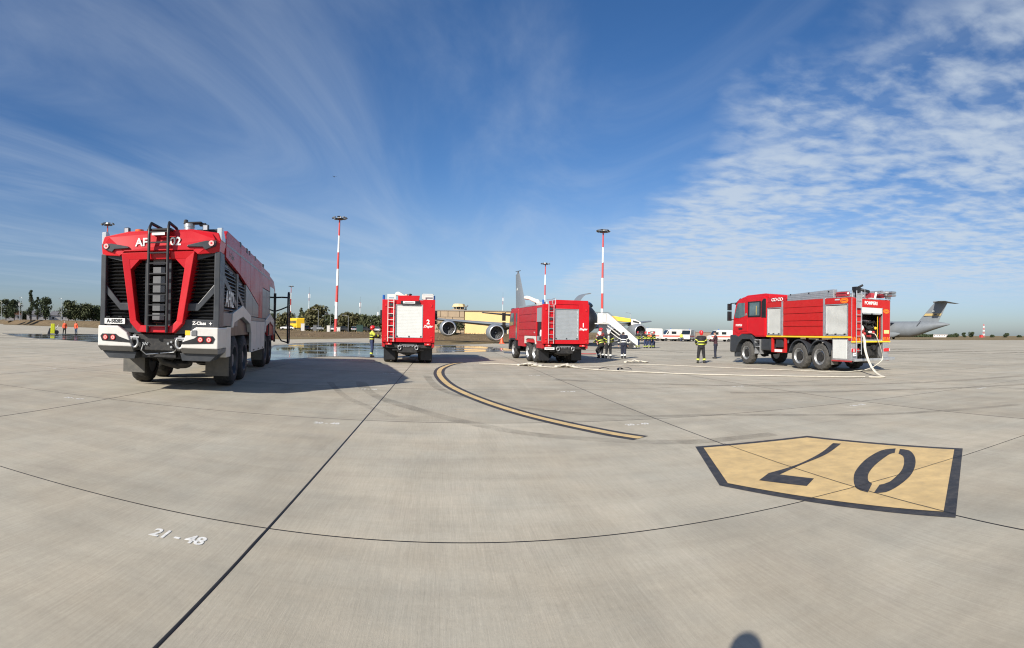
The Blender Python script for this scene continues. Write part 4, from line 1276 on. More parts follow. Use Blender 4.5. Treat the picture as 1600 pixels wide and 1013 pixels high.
        MB().prism([(5.30, 0.62), (5.36, 1.05), (5.62, 1.24), (6.68, 1.24), (6.9, 1.0), (7.05, 0.55), (6.9, 0.55), (6.74, 0.95), (6.6, 1.13), (5.7, 1.13), (5.5, 0.98), (5.44, 0.62)], 'yz', 0.98 * s, 1.262 * s).build('front_mudguard', BLACK, t, 0.01)
    b = MB().prism([(4.98, 1.1), (4.98, 2.98), (5.3, 3.05), (6.6, 3.02), (6.95, 2.75), (7.15, 2.0), (7.18, 1.15)], 'yz', -1.235, 1.235)
    b.build('cab', RED2, t, 0.05)
    box('front_bumper', BLACK, t, -1.22, 1.22, 6.85, 7.32, 0.5, 1.12, 0.06)
    MB().add([(-1.1, 6.98, 2.72), (1.1, 6.98, 2.72), (1.1, 7.175, 2.0), (-1.1, 7.175, 2.0)], [(0, 1, 2, 3)]).build('windscreen', GLASS, t)
    box('cab_visor', BLACK, t, -1.15, 1.15, 6.75, 7.05, 2.9, 3.08, 0.04)
    # roof monitor
    b = MB().cyl((-0.15, 4.3, 3.0), (-0.15, 4.3, 3.22), 0.14, n=14)
    b.tube([(-0.15, 4.3, 3.2), (-0.22, 4.35, 3.40), (-0.35, 4.6, 3.47), (-0.52, 5.0, 3.62), (-0.62, 5.3, 3.66)], [0.12, 0.13, 0.12, 0.11, 0.13], 10)
    b.ball((-0.64, 5.33, 3.66), (0.16, 0.16, 0.12))
    mo = b.build('roof_monitor', mat('cream_paint', (0.70, 0.66, 0.55), 0.4), t, smooth=50)
    MB().box(-0.32, -0.12, 4.42, 4.6, 3.25, 3.36).build('monitor_motor', BLACK, mo, 0.02)
    MB().box(0.02, 0.17, 4.2, 4.4, 3.14, 3.28).build('monitor_motor', BLACK, mo, 0.02)
    # writing
    text('number_lettering', str(number), 0.30, LETTER, t, (0.93, -0.004, 2.00), 'rear', bold=0.010)
    text('script_lettering', 'Ziegler', 0.15, LETTER, t, (0.93, -0.004, 1.80), 'rear', bold=0.005, shear=0.3)
    return t


tender(2, 'red fire truck with number 2 and plain white back shutter, seen straight from behind', (-4.86, 24.85, 0), R(11), 2)
tender(1, 'red fire truck with number 1 and grey back shutter, its left flank showing', (1.53 + 1.25 * 0.970, 26.8 + 1.25 * 0.242, 0), R(14), 1)

# ---- the six-wheel tanker on the right
T4 = thing('fire_truck', 'red six-wheel fire engine on the right with white shutters, silver ladder and POMPIERI lettering', 'fire truck', (13.88 + 1.3 * 0.988, 18.96 + 1.3 * 0.156, 0), R(9), 'fire trucks on the apron')
t = T4
box('chassis', CHASSIS, t, -0.45, 0.45, 0.2, 9.4, 0.72, 1.15)
for y in (2.12, 3.62, 8.22):
    MB().cyl((-1.0, y, 0.63), (1.0, y, 0.63), 0.10, n=12).ball((0, y, 0.63), (0.26, 0.25, 0.25)).build('axle', CHASSIS, t, smooth=50)
    for s in (-1, 1):
        wheel(t, 1.27 * s, y, 0.635, 0.44, STEEL, RUBBERG, True, 0.62, 0.02)
for s in (-1, 1):
    for y in (2.12, 3.62):
        pts = [(0.78 * math.cos(R(a)), 0.635 + 0.80 * math.sin(R(a))) for a in range(8, 173, 12)]
        pin = [(0.72 * math.cos(R(a)), 0.635 + 0.74 * math.sin(R(a))) for a in range(172, 7, -12)]
        MB().prism([(y + a, z) for a, z in pts] + [(y + a, z) for a, z in pin], 'yz', 0.80 * s, 1.30 * s).build('mudguard', CHARCOAL, t, 0.01)
    MB().box(0.85 * s, 1.28 * s, 1.28, 1.30, 0.30, 0.95).build('mud_flap', FLAP, t)
box('body_core', ORANGE_RED, t, -1.24, 1.24, 1.30, 6.22, 1.56, 3.30)
box('rear_core', BLACK, t, -1.24, 1.24, 0.72, 1.30, 1.40, 3.28)
box('roof_deck', ALU, t, -1.22, 1.22, 0.15, 6.2, 3.285, 3.335)
for s in (-1, 1):
    side = 'right' if s > 0 else 'left'
    xa, xb = 1.24 * s, 1.30 * s

    def yz(name, pts, m, a=xa, b_=xb, bev=0.006):
        return MB().prism(pts, 'yz', a, b_).build(name, m, T4, bev)
    # corner posts and frames
    yz('rear_corner_post', [(0.0, 1.42), (0.20, 1.42), (0.20, 3.33), (0.0, 3.33)], ORANGE_RED, 1.10 * s)
    yz('upper_band', [(0.22, 3.06), (1.72, 3.06), (1.72, 3.33), (0.22, 3.33)], ORANGE_RED)
    yz('upper_band', [(1.86, 3.0), (4.86, 3.0), (4.86, 3.33), (1.86, 3.33)], ORANGE_RED)
    yz('upper_band', [(5.02, 3.06), (6.24, 3.06), (6.24, 3.33), (5.02, 3.33)], ORANGE_RED)
    for y in (1.73, 4.88):
        yz('alu_post', [(y, 1.60), (y + 0.12, 1.60), (y + 0.12, 3.34), (y, 3.34)], ALU, 1.24 * s, 1.306 * s)
    for k, (z0, z1) in enumerate(((1.62, 2.05), (2.07, 2.32), (2.34, 2.68), (2.70, 2.985))):
        yz('tank_panel', [(1.87, z0), (4.86, z0), (4.86, z1), (1.87, z1)], ORANGE_RED, 1.23 * s, (1.285 + (0.012 if k % 2 else 0)) * s, 0.012)
    for y0, y1 in ((0.22, 1.70), (5.02, 6.22)):
        MB().ring([(y0, 1.62), (y1, 1.62), (y1, 3.05), (y0, 3.05)], [(y0 + 0.05, 1.68), (y1 - 0.05, 1.68), (y1 - 0.05, 3.01), (y0 + 0.05, 3.01)], 'yz', 1.24 * s, 1.305 * s).build('shutter_frame', ALU, t)
        b = MB()
        z = 1.685
        while z < 2.97:
            b.prism([(z, 1.262), (z + 0.012, 1.272), (z + 0.038, 1.272), (z + 0.049, 1.262)], 'xy', y0, y1) if False else None
            b.add([(1.25 * s, y0 + 0.05, z), (1.272 * s, y0 + 0.05, z + 0.008), (1.272 * s, y0 + 0.05, z + 0.040), (1.25 * s, y0 + 0.05, z + 0.047),
                   (1.25 * s, y1 - 0.05, z), (1.272 * s, y1 - 0.05, z + 0.008), (1.272 * s, y1 - 0.05, z + 0.040), (1.25 * s, y1 - 0.05, z + 0.047)],
                  [(0, 1, 2, 3), (4, 5, 6, 7), (0, 4, 5, 1), (1, 5, 6, 2), (2, 6, 7, 3)])
            z += 0.048
        sh = b.build('roller_shutter', WHITE2, t)
        for yy in (y0 + 0.15, (y0 + y1) / 2, y1 - 0.2):
            MB().box(1.27 * s, 1.31 * s, yy, yy + 0.10, 1.66, 1.72).build('shutter_handle', BLACK, sh)
    yz('yellow_stripe', [(0.0, 1.53), (6.26, 1.53), (6.26, 1.60), (0.0, 1.60)], YELLOW, 1.20 * s, 1.31 * s, 0.0)
    # low locker behind the wheels
    lk = yz('low_locker', [(0.05, 0.52), (1.26, 0.52), (1.26, 1.50), (0.05, 1.50)], ALU, 0.85 * s, 1.26 * s, 0.02)
    MB().prism([(0.30, 0.60), (1.20, 0.60), (1.20, 1.44), (0.30, 1.44)], 'yz', 1.255 * s, 1.275 * s).build('locker_door', WHITE2, lk, 0.01)
    MB().box(1.20 * s, 1.28 * s, 0.04, 1.28, 0.47, 0.53).build('locker_kick_strip', BRICKRED, lk)
    # red bracket and tool box ahead of the wheels
    MB().ring([(4.72, 0.74), (5.92, 0.74), (5.92, 1.52), (4.72, 1.52)], [(4.86, 0.92), (5.80, 0.92), (5.80, 1.46), (4.86, 1.46)], 'yz', 1.12 * s, 1.24 * s).build('red_bracket', ORANGE_RED, t, 0.01)
    box('notice_plate', LETTER, t, 1.238 * s - 0.004, 1.238 * s + 0.006, 4.98, 5.62, 0.77, 0.90)
    MB().box(0.95 * s, 1.15 * s, 5.1, 5.65, 1.0, 1.42).build('battery_box', CHARCOAL, t, 0.02)
    MB().box(0.7 * s, 1.20 * s, 6.0, 6.9, 0.82, 1.42).build('fuel_tank', CHARCOAL, t, 0.05)
    b = MB()
    for z in (0.62, 0.98, 1.34):
        b.box(0.95 * s, 1.26 * s, 6.95, 7.42, z, z + 0.045)
    b.box(1.0 * s, 1.24 * s, 6.93, 6.97, 0.6, 1.4).box(1.0 * s, 1.24 * s, 7.38, 7.42, 0.6, 1.4)
    b.build('cab_steps', ALU, t)
    # silver roof lockers
    b = MB().prism([(1.2, 3.34), (4.60, 3.34), (4.60, 3.66), (1.2, 3.74)], 'yz', 1.02 * s, 1.24 * s)
    rl_ = b.build('roof_locker', ALU, t, 0.012)
    for z in (3.42, 3.50, 3.58):
        MB().box(1.235 * s, 1.246 * s, 1.25, 4.55, z, z + 0.015).build('locker_rib', STEEL, rl_)
    for y in (1.5, 2.9, 4.3):
        MB().box(1.235 * s, 1.26 * s, y, y + 0.07, 3.62, 3.68).build('locker_latch', BLACK, rl_)
    box('scene_lamp_bar', LENS, t, 1.28 * s - 0.03, 1.28 * s + 0.03, 0.75, 1.05, 3.22, 3.28)
    # orange oval badge with dark script
    ov = MB().lathe([(-0.006, 0.01), (-0.006, 0.13), (0.006, 0.13), (0.006, 0.01)], (0, 0, 0), 'x', 28).build('oval_badge', mat('orange_badge', (0.80, 0.21, 0.01), 0.4), t)
    ov.location = (1.306 * s, 0.45, 3.19)
    ov.scale = (1, 1.9, 0.95)
    MB().lathe([(0.006 * s, 0.085), (0.009 * s, 0.085), (0.009 * s, 0.10), (0.006 * s, 0.10)], (0, 0, 0), 'x', 28, closed=True).build('badge_ring', BRICKRED, ov)
    box('badge_bar', BRICKRED, ov, 0.004 * s, 0.010 * s, -0.06, 0.06, -0.02, 0.02, 0.003)
    # crew cab
    cabp = [(6.42, 1.52), (6.42, 3.58), (6.65, 3.72), (8.6, 3.74), (9.1, 3.62), (9.35, 3.40), (9.62, 2.55), (9.70, 1.60), (9.0, 1.45), (8.75, 1.66), (7.75, 1.66), (7.4, 1.52)]
    if s < 0:
        MB().prism(cabp, 'yz', -1.24, 1.24).build('cab', RED, t, 0.05)
    MB().prism([(6.50, 1.58), (6.50, 2.55), (8.05, 2.55), (8.05, 1.72), (7.75, 1.70), (7.4, 1.58)], 'yz', 1.235 * s, 1.262 * s).build('cab_door', RED, t, 0.015)
    MB().prism([(8.12, 1.80), (8.12, 2.50), (9.42, 2.50), (9.55, 1.90), (9.0, 1.66), (8.8, 1.80)], 'yz', 1.235 * s, 1.262 * s).build('cab_door', RED, t, 0.015)
    MB().ring([(6.86, 2.60), (8.10, 2.60), (8.10, 3.46), (6.86, 3.46)], [(6.98, 2.68), (7.95, 2.68), (7.95, 3.40), (6.98, 3.40)], 'yz', 1.235 * s, 1.268 * s).build('window_surround', BLACK, t, 0.01)
    MB().box(1.238 * s, 1.252 * s, 6.97, 7.96, 2.67, 3.41).build('rear_cab_window', SKYGLASS, t)
    MB().box(1.250 * s, 1.256 * s, 7.28, 7.31, 2.72, 3.2).build('yellow_grab_bar', YELLOW, t)
    MB().prism([(8.42, 2.66), (8.42, 3.42), (9.12, 3.42), (9.46, 2.74), (9.42, 2.60), (9.0, 2.56)], 'yz', 1.235 * s, 1.26 * s).build('front_cab_window', SKYGLASS, t, 0.01)
    MB().prism([(6.40, 2.55), (6.40, 3.56), (6.62, 3.56), (6.80, 3.4), (6.80, 2.55)], 'yz', 1.235 * s, 1.275 * s).build('cab_corner_duct', BLACK, t, 0.02)
    text('cab_lettering', 'POMPIERI', 0.17, LETTER, t, (1.266 * s, 8.98, 2.16), side, bold=0.004, sx=0.9)
    MB().prism([(8.16, 2.70), (8.32, 2.70), (8.32, 2.78), (8.27, 2.84), (8.21, 2.84), (8.16, 2.78)], 'yz', 1.258 * s, 1.268 * s).build('small_emblem', SILVERP, t)
    MB().prism([(7.30, 0.95), (7.42, 1.30), (7.72, 1.64), (8.72, 1.66), (9.02, 1.52), (9.35, 1.62), (9.72, 1.58), (9.78, 0.70), (9.35, 0.62), (9.15, 0.95), (8.98, 1.15), (8.62, 1.38), (7.85, 1.38), (7.55, 1.20), (7.45, 0.95)], 'yz', 0.88 * s, 1.285 * s).build('front_mudguard', CHARCOAL, t, 0.03)
    MB().box(0.85 * s, 1.15 * s, 9.35, 9.6, 0.36, 0.64).build('bumper_step', CHARCOAL, t, 0.02)
    b = MB().tube([(1.2 * s, 9.35, 3.45), (1.42 * s, 9.62, 3.42), (1.52 * s, 9.62, 3.3)], 0.03, 6)
    b.tube([(1.2 * s, 9.6, 2.5), (1.42 * s, 9.66, 2.48), (1.52 * s, 9.64, 2.6)], 0.03, 6)
    b.box(1.38 * s, 1.62 * s, 9.56, 9.68, 3.02, 3.40).box(1.38 * s, 1.62 * s, 9.56, 9.68, 2.42, 2.96)
    b.build('wing_mirror', BLACK, t, 0.04)
    MB().box(1.26 * s, 1.30 * s, 8.62, 8.98, 1.93, 2.0).build('door_handle', BLACK, t, 0.01)
    # rear frame, lamps
    MB().prism([(1.10 * s, 1.40), (1.30 * s, 1.40), (1.30 * s, 3.30), (1.10 * s, 3.30)], 'xz', -0.012, 0.0).build('rear_post_trim', ALU, t)
    MB().prism([(0.72 * s, 1.40), (1.27 * s, 1.40), (1.27 * s, 3.29), (0.72 * s, 3.29)], 'xz', -0.018, 0.19).build('rear_panel', ORANGE_RED, t, 0.01)
    for k in range(4):
        x = 0.76 + k * 0.13
        MB().prism([(x * s, 1.42), ((x + 0.065) * s, 1.42), ((x + 0.125) * s, 1.58), ((x + 0.06) * s, 1.58)], 'xz', -0.024, -0.019).build('chevron', AMBER if k % 2 else mat('chevron_orange', (0.80, 0.22, 0.01), 0.4), t)
    tl_ = box('tail_lamp', REDLENS, t, 1.03 * s - 0.20, 1.03 * s + 0.20, -0.06, 0.1, 0.90, 1.06, 0.02)
    box('lamp_end', LENS, tl_, 1.19 * s - 0.03, 1.19 * s + 0.03, -0.07, 0.0, 0.92, 1.04)
box('front_bumper', CHARCOAL, t, -1.26, 1.26, 9.5, 9.95, 0.62, 1.62, 0.08)
MB().add([(-1.1, 9.37, 3.38), (1.1, 9.37, 3.38), (1.1, 9.64, 2.5), (-1.1, 9.64, 2.5)], [(0, 1, 2, 3)]).build('windscreen', GLASS, t)
MB().prism([(8.9, 3.62), (9.5, 3.36), (9.6, 3.36), (9.0, 3.70)], 'yz', -1.2, 1.2).build('sun_visor', BLACK, t, 0.02)
MB().prism([(6.3, 3.58), (6.3, 3.80), (6.7, 3.86), (8.4, 3.84), (9.0, 3.68)], 'yz', -1.1, 1.1).build('cab_roof_cap', RED, t, 0.04)
box('gap_filler', CHARCOAL, t, -1.0, 1.0, 6.22, 6.42, 1.4, 3.2)
for y in (5.78, 5.58, 5.26, 5.06):
    pts = [(-1.262, y + 0.10 * math.cos(R(q)), 3.46 + 0.075 * math.sin(R(q))) for q in range(0, 361, 30)]
    MB().tube(pts, 0.018, 6).build('emblem_ring', LETTER, t)
box('emblem_board', RED2, t, -1.25, -1.21, 4.7, 6.25, 3.34, 3.58, 0.01)
# rear: header, open pump bay, sill
MB().prism([(-0.72, 2.92), (0.72, 2.92), (0.72, 3.29), (-0.72, 3.29)], 'xz', -0.016, 0.72).build('rear_header', ORANGE_RED, t, 0.008)
text('rear_lettering', 'POMPIERI', 0.215, LETTER, t, (-0.05, -0.021, 3.11), 'rear', bold=0.005, sx=0.95)
box('rolled_shutter', WHITE2, t, -0.70, 0.70, 0.0, 0.10, 2.66, 2.92, 0.02)
box('shutter_bar', ALU, t, -0.70, 0.70, -0.02, 0.06, 2.60, 2.665, 0.01)
for x in (-0.66, 0.0, 0.66):
    box('shutter_handle', BLACK, t, x - 0.05, x + 0.05, -0.03, 0.03, 2.59, 2.65)
for x in (-0.715, 0.715):
    box('bay_trim', ALU, t, x - 0.022, x + 0.022, -0.03, 0.05, 1.40, 2.93)
box('bay_floor', ALU, t, -0.70, 0.70, 0.0, 0.72, 1.40, 1.46)
box('yellow_sill', YELLOW, t, -1.29, 1.29, -0.03, 0.02, 1.335, 1.40)
box('scene_lamp', LENS, t, -0.12, 0.25, -0.05, 0.1, 3.29, 3.36, 0.01)
box('yellow_reflector', REFLY, t, 0.84, 1.20, -0.026, -0.019, 1.74, 1.90)
ov = MB().lathe([(-0.006, 0.01), (-0.006, 0.12), (0.006, 0.12), (0.006, 0.01)], (0, 0, 0), 'y', 28).build('oval_badge', mat('orange_badge', (0.80, 0.21, 0.01), 0.4), t)
ov.location = (0.99, -0.026, 2.78)
ov.scale = (1.7, 1, 0.85)
MB().lathe([(-0.009, 0.08), (-0.006, 0.08), (-0.006, 0.095), (-0.009, 0.095)], (0, 0, 0), 'y', 28, closed=True).build('badge_ring', BRICKRED, ov)
box('badge_bar', BRICKRED, ov, -0.055, 0.055, -0.010, -0.004, -0.02, 0.02, 0.003)
# pump in the bay
b = MB().lathe([(-0.25, 0.05), (-0.25, 0.22), (0.15, 0.26), (0.3, 0.12), (0.3, 0.02)], (0.15, 0.5, 1.9), 'y', 20)
b.cyl((0.15, 0.2, 1.9), (0.15, 0.6, 1.9), 0.09, n=12)
b.box(-0.3, 0.6, 0.35, 0.7, 1.46, 1.7)
b.build('pump_body', CHASSIS, t, smooth=40)
pr = MB().ball((-0.42, 0.20, 1.90), (0.14, 0.12, 0.14)).ball((-0.30, 0.18, 1.72), (0.10, 0.1, 0.09)).cyl((-0.42, 0.1, 1.9), (-0.42, 0.4, 1.9), 0.07).ball((0.30, 0.16, 1.78), (0.08, 0.08, 0.08)).cyl((0.1, 0.15, 1.62), (0.1, 0.4, 1.62), 0.06)
build_each(pr, 'red_valves', BRICKRED, t, smooth=50)
build_each(MB().ball((-0.5, 0.12, 1.98), (0.10, 0.07, 0.12)).ball((0.02, 0.10, 1.80), (0.12, 0.07, 0.06)), 'white_bundle', LETTER, t, smooth=60)
MB().ball((0.40, 0.12, 1.98), 0.07).box(0.52, 0.54, 0.1, 0.12, 1.6, 2.55).build('yellow_valve', YELLOW, t, smooth=50)
b = MB()
for k in range(6):
    a = R(60 * k)
    b.tube([(0.05 + 0.25 * math.cos(a), 0.25, 2.12 + 0.15 * math.sin(a)), (0.1 + 0.3 * math.cos(a + 0.6), 0.18, 2.12 + 0.2 * math.sin(a + 0.6)), (0.12 + 0.2 * math.cos(a + 1.4), 0.25, 2.1 + 0.18 * math.sin(a + 1.4))], 0.04, 7)
b.tube([(-0.3, 0.22, 2.28), (0.0, 0.15, 2.22), (0.4, 0.2, 2.30), (0.55, 0.25, 2.15)], 0.045, 8)
b.build('suction_hoses', BLACK, t, smooth=60)
box('bay_light', ALU, t, -0.5, 0.5, 0.5, 0.68, 2.3, 2.36)
# tail frame
b = MB().box(-0.55, -0.48, 0.1, 0.25, 0.5, 1.34).box(0.48, 0.55, 0.1, 0.25, 0.5, 1.34).box(-0.8, 0.8, 0.3, 0.6, 0.7, 1.3)
b.cyl((-0.3, 0.0, 0.95), (-0.3, 0.4, 0.95), 0.14, n=14).cyl((0.25, 0.05, 1.1), (0.25, 0.4, 1.1), 0.12, n=14)
b.build('tail_frame', CHASSIS, t)
box('tail_bar', ALU, t, -1.28, 1.42, -0.22, -0.10, 0.50, 0.62, 0.02)
box('tail_side_panel', ALU, t, 0.78, 1.12, -0.02, 0.4, 0.62, 1.32, 0.01)
p = box('number_plate', LETTER, t, -1.24, -1.02, -0.07, -0.055, 0.74, 0.88)
box('plate_marks', SILVERP, p, -1.2, -1.06, -0.0735, -0.0705, 0.80, 0.83)
lad = ladder(t, -1.10, -0.78, -0.12, 0.80, 3.62, 9, ALU, 0.022)
box('ladder_plate', ALU, t, -1.08, -0.80, -0.10, -0.085, 2.86, 3.50)
# roof equipment
b = MB()
for x in (0.35, 0.75):
    b.box(x, x + 0.05, -0.35, 3.6, 3.60, 3.70)
for k in range(11):
    b.box(0.35, 0.80, -0.25 + k * 0.34, -0.21 + k * 0.34, 3.62, 3.68)
b.build('roof_ladder', ALU, t)
b = MB()
for x in (1.05, 1.16, 1.27):
    b.cyl((x, -0.35, 3.66), (x, 3.0, 3.66), 0.055, n=12)
    b.cyl((x, -0.35, 3.53), (x, 3.0, 3.53), 0.055, n=12)
b.build('suction_pipes', STEEL, t, smooth=40)
build_each(MB().box(0.98, 1.34, 0.0, 0.05, 3.36, 3.74).box(0.98, 1.34, 1.5, 1.55, 3.36, 3.74), 'pipe_rack', ALU, t)
b = MB().tube([(-0.62, 0.35, 3.34), (-0.60, 0.35, 3.62), (-0.4, 0.3, 3.72), (0.1, 0.25, 3.66)], [0.10, 0.10, 0.08, 0.07], 10)
b.box(-0.78, -0.5, 0.2, 0.5, 3.58, 3.84).cyl((-0.62, 0.3, 3.8), (-0.46, 0.1, 3.92), 0.05)
b.build('roof_monitor', BLACK, t, 0.02)
build_each(MB().box(-1.16, -0.90, 0.5, 1.15, 3.40, 3.60).box(0.1, 0.32, 0.1, 0.5, 3.36, 3.60).box(0.6, 0.9, 0.0, 0.3, 3.40, 3.56), 'roof_hose_box', mat('dull_red', (0.32, 0.03, 0.04), 0.5), t, 0.02)
build_each(MB().cyl((0.28, 0.05, 3.36), (0.36, 0.05, 3.64), 0.05).ball((-1.02, 0.5, 3.53), 0.05).ball((-0.84, -0.05, 3.43), 0.045), 'white_roof_fittings', LETTER, t)
b = MB().tube([(-0.45, 0.0, 3.33), (-0.45, 0.0, 3.72), (-0.45, 0.5, 3.72)], 0.016, 6).tube([(-1.24, 0.0, 3.33), (-1.24, 0.0, 3.60), (-1.24, 1.1, 3.60)], 0.016, 6)
build_each(b, 'roof_grab_rail', ALU, t)

# ------------------------------------------------------------------ hoses on the ground
def at_truck(t, x, y, z):
    a = t.rotation_euler.z
    return (t.location.x + x * math.cos(a) - y * math.sin(a), t.location.y + x * math.sin(a) + y * math.cos(a), z)


def flat_hose(name, path, label, w=0.075, m=HOSE, h=0.42, step=0.12, wob=0.0):
    p = resample([Vector(q) for q in path], step)
    vs, fs = [], []
    n = 10
    for i, c in enumerate(p):
        d = (p[min(i + 1, len(p) - 1)] - p[max(i - 1, 0)]).normalized()
        sd = Vector((-d.y, d.x, 0))
        if sd.length < 0.05:
            sd = Vector((1, 0, 0))
        sd.normalize()
        up = d.cross(sd) * -1
        if up.z < 0:
            up = -up
        c = c + sd * mnoise.noise((c.x * 1.1, c.y * 1.1, 3)) * wob
        for k in range(n):
            a = 2 * PI * k / n
            vs.append(tuple(c + sd * math.cos(a) * w + up * math.sin(a) * w * h))
        if i:
            for k in range(n):
                fs.append((n * (i - 1) + k, n * (i - 1) + (k + 1) % n, n * i + (k + 1) % n, n * i + k))
    fs += [tuple(range(n)), tuple(n * (len(p) - 1) + k for k in range(n))]
    o = MB().add(vs, fs).build(name, m, None, smooth=60)
    return tag(o, label, 'hose', 'fire hoses on the apron')


a4 = T4
h1 = [at_truck(a4, -0.60, 0.25, 1.74), at_truck(a4, -0.62, -0.03, 1.70), (14.38, 18.66, 1.45), (14.17, 18.33, 1.05), (13.98, 17.89, 0.65), (13.80, 17.40, 0.34), (13.69, 16.97, 0.14), (13.60, 16.55, 0.045), (13.50, 16.22, 0.03), (13.25, 16.18, 0.03), (12.9, 16.45, 0.03)]
flat_hose('fire_hose', h1, 'white hose hanging from the open pump bay of the right fire engine', 0.055, wob=0.0, h=0.5)
h2 = [(12.8, 16.55, 0.035), (11.7, 17.3, 0.035), (9.7, 18.75, 0.035), (7.5, 20.1, 0.035), (5.3, 21.75, 0.035), (4.37, 22.5, 0.035), (3.63, 23.1, 0.035), (2.95, 24.2, 0.04), (2.44, 25.0, 0.04), (1.98, 24.3, 0.04), (1.36, 24.8, 0.04), (0.64, 25.7, 0.035), (-0.4, 26.2, 0.035), (-1.6, 26.5, 0.035)]
flat_hose('fire_hose', h2, 'longest white hose lying straight across the concrete towards the middle truck', 0.042, wob=0.05)
h3 = [at_truck(a4, 0.22, 0.2, 1.75), at_truck(a4, 0.25, -0.02, 1.70), at_truck(a4, 0.30, -0.15, 1.40), at_truck(a4, 0.42, -0.22, 1.0), at_truck(a4, 0.48, -0.26, 0.62), at_truck(a4, 0.25, -0.25, 0.40), at_truck(a4, -0.5, -0.1, 0.12), at_truck(a4, -1.6, 0.5, 0.035), at_truck(a4, -2.2, 2.0, 0.035), (11.3, 22.5, 0.035), (9.85, 24.1, 0.035), (8.3, 25.8, 0.035), (6.9, 26.7, 0.035), (5.2, 26.0, 0.035), (4.0, 25.0, 0.035), (3.1, 24.7, 0.035)]
flat_hose('fire_hose', h3, 'second hose running from the right fire engine beside its wheels to the middle', 0.032, wob=0.06)


def hose_pile(label, x0, y0, x1, y1, turns, w, hgt, m=HOSE):
    a, b_ = Vector((x0, y0)), Vector((x1, y1))
    d = (b_ - a)
    n = Vector((-d.y, d.x)).normalized()
    pts = []
    for k in range(turns):
        t0 = k / (turns - 1)
        c = a + d * t0
        z = 0.05 + hgt * math.exp(-((t0 - 0.45) / 0.3) ** 2) * (0.6 + 0.4 * (k % 2))
        s = 1 if k % 2 else -1
        pts.append((c.x + n.x * w * s, c.y + n.y * w * s, z))
    return flat_hose('hose_pile', pts, label, 0.085, m, 0.45, 0.15)


hose_pile('folded white hose heaped below the front wheels of truck number 1', 0.45, 25.75, 1.45, 25.2, 9, 0.26, 0.11)
hose_pile('folded white hose heaped behind the back of truck number 1', 2.15, 25.0, 3.05, 24.6, 8, 0.23, 0.11)
hose_pile('low beige heap of folded hose beside the three walking firefighters', 6.2, 29.0, 7.5, 28.9, 8, 0.24, 0.10)
flat_hose('fire_hose', [(4.3, 39.6, 0.04), (5.0, 40.0, 0.04), (5.6, 39.7, 0.04), (6.3, 39.9, 0.04)], 'short dark red hose on the ground behind truck number 1', 0.09, BRICKRED)
for x, y, r_, lab in ((4.05, 23.4, 0.3, 'dark strap on the long hose, leftmost of three'), (4.75, 23.2, 1.1, 'dark strap on the long hose, middle of three'), (5.1, 23.5, -0.5, 'dark strap on the long hose, rightmost of three')):
    pts = [(-0.26, 0, 0.012), (-0.1, 0.05, 0.07), (0.08, 0.0, 0.10), (0.26, -0.04, 0.03)]
    b = MB()
    vs = []
    for k, p in enumerate(resample([Vector(q) for q in pts], 0.05)):
        vs += [(p.x, p.y - 0.05, p.z), (p.x, p.y + 0.05, p.z), (p.x, p.y + 0.05, p.z + 0.012), (p.x, p.y - 0.05, p.z + 0.012)]
    nn = len(vs) // 4
    b.add(vs, [(4 * i + k, 4 * i + (k + 1) % 4, 4 * i + 4 + (k + 1) % 4, 4 * i + 4 + k) for i in range(nn - 1) for k in range(4)] + [(0, 1, 2, 3), (4 * nn - 4, 4 * nn - 3, 4 * nn - 2, 4 * nn - 1)])
    o = b.build('hose_strap', BLACK)
    o.location = (x, y, 0)
    o.rotation_euler = (0, 0, r_)
    tag(o, lab, 'strap', 'straps on the hose')


# ------------------------------------------------------------------ people
def remesh(o, vox, it=4):
    r_ = o.modifiers.new('remesh', 'REMESH')
    r_.mode = 'VOXEL'
    r_.voxel_size = vox
    r_.use_smooth_shade = True
    s = o.modifiers.new('smooth', 'SMOOTH')
    s.factor = 0.5
    s.iterations = it
    return o


def V3(a, b, t):
    return tuple(a[i] + (b[i] - a[i]) * t for i in range(3))


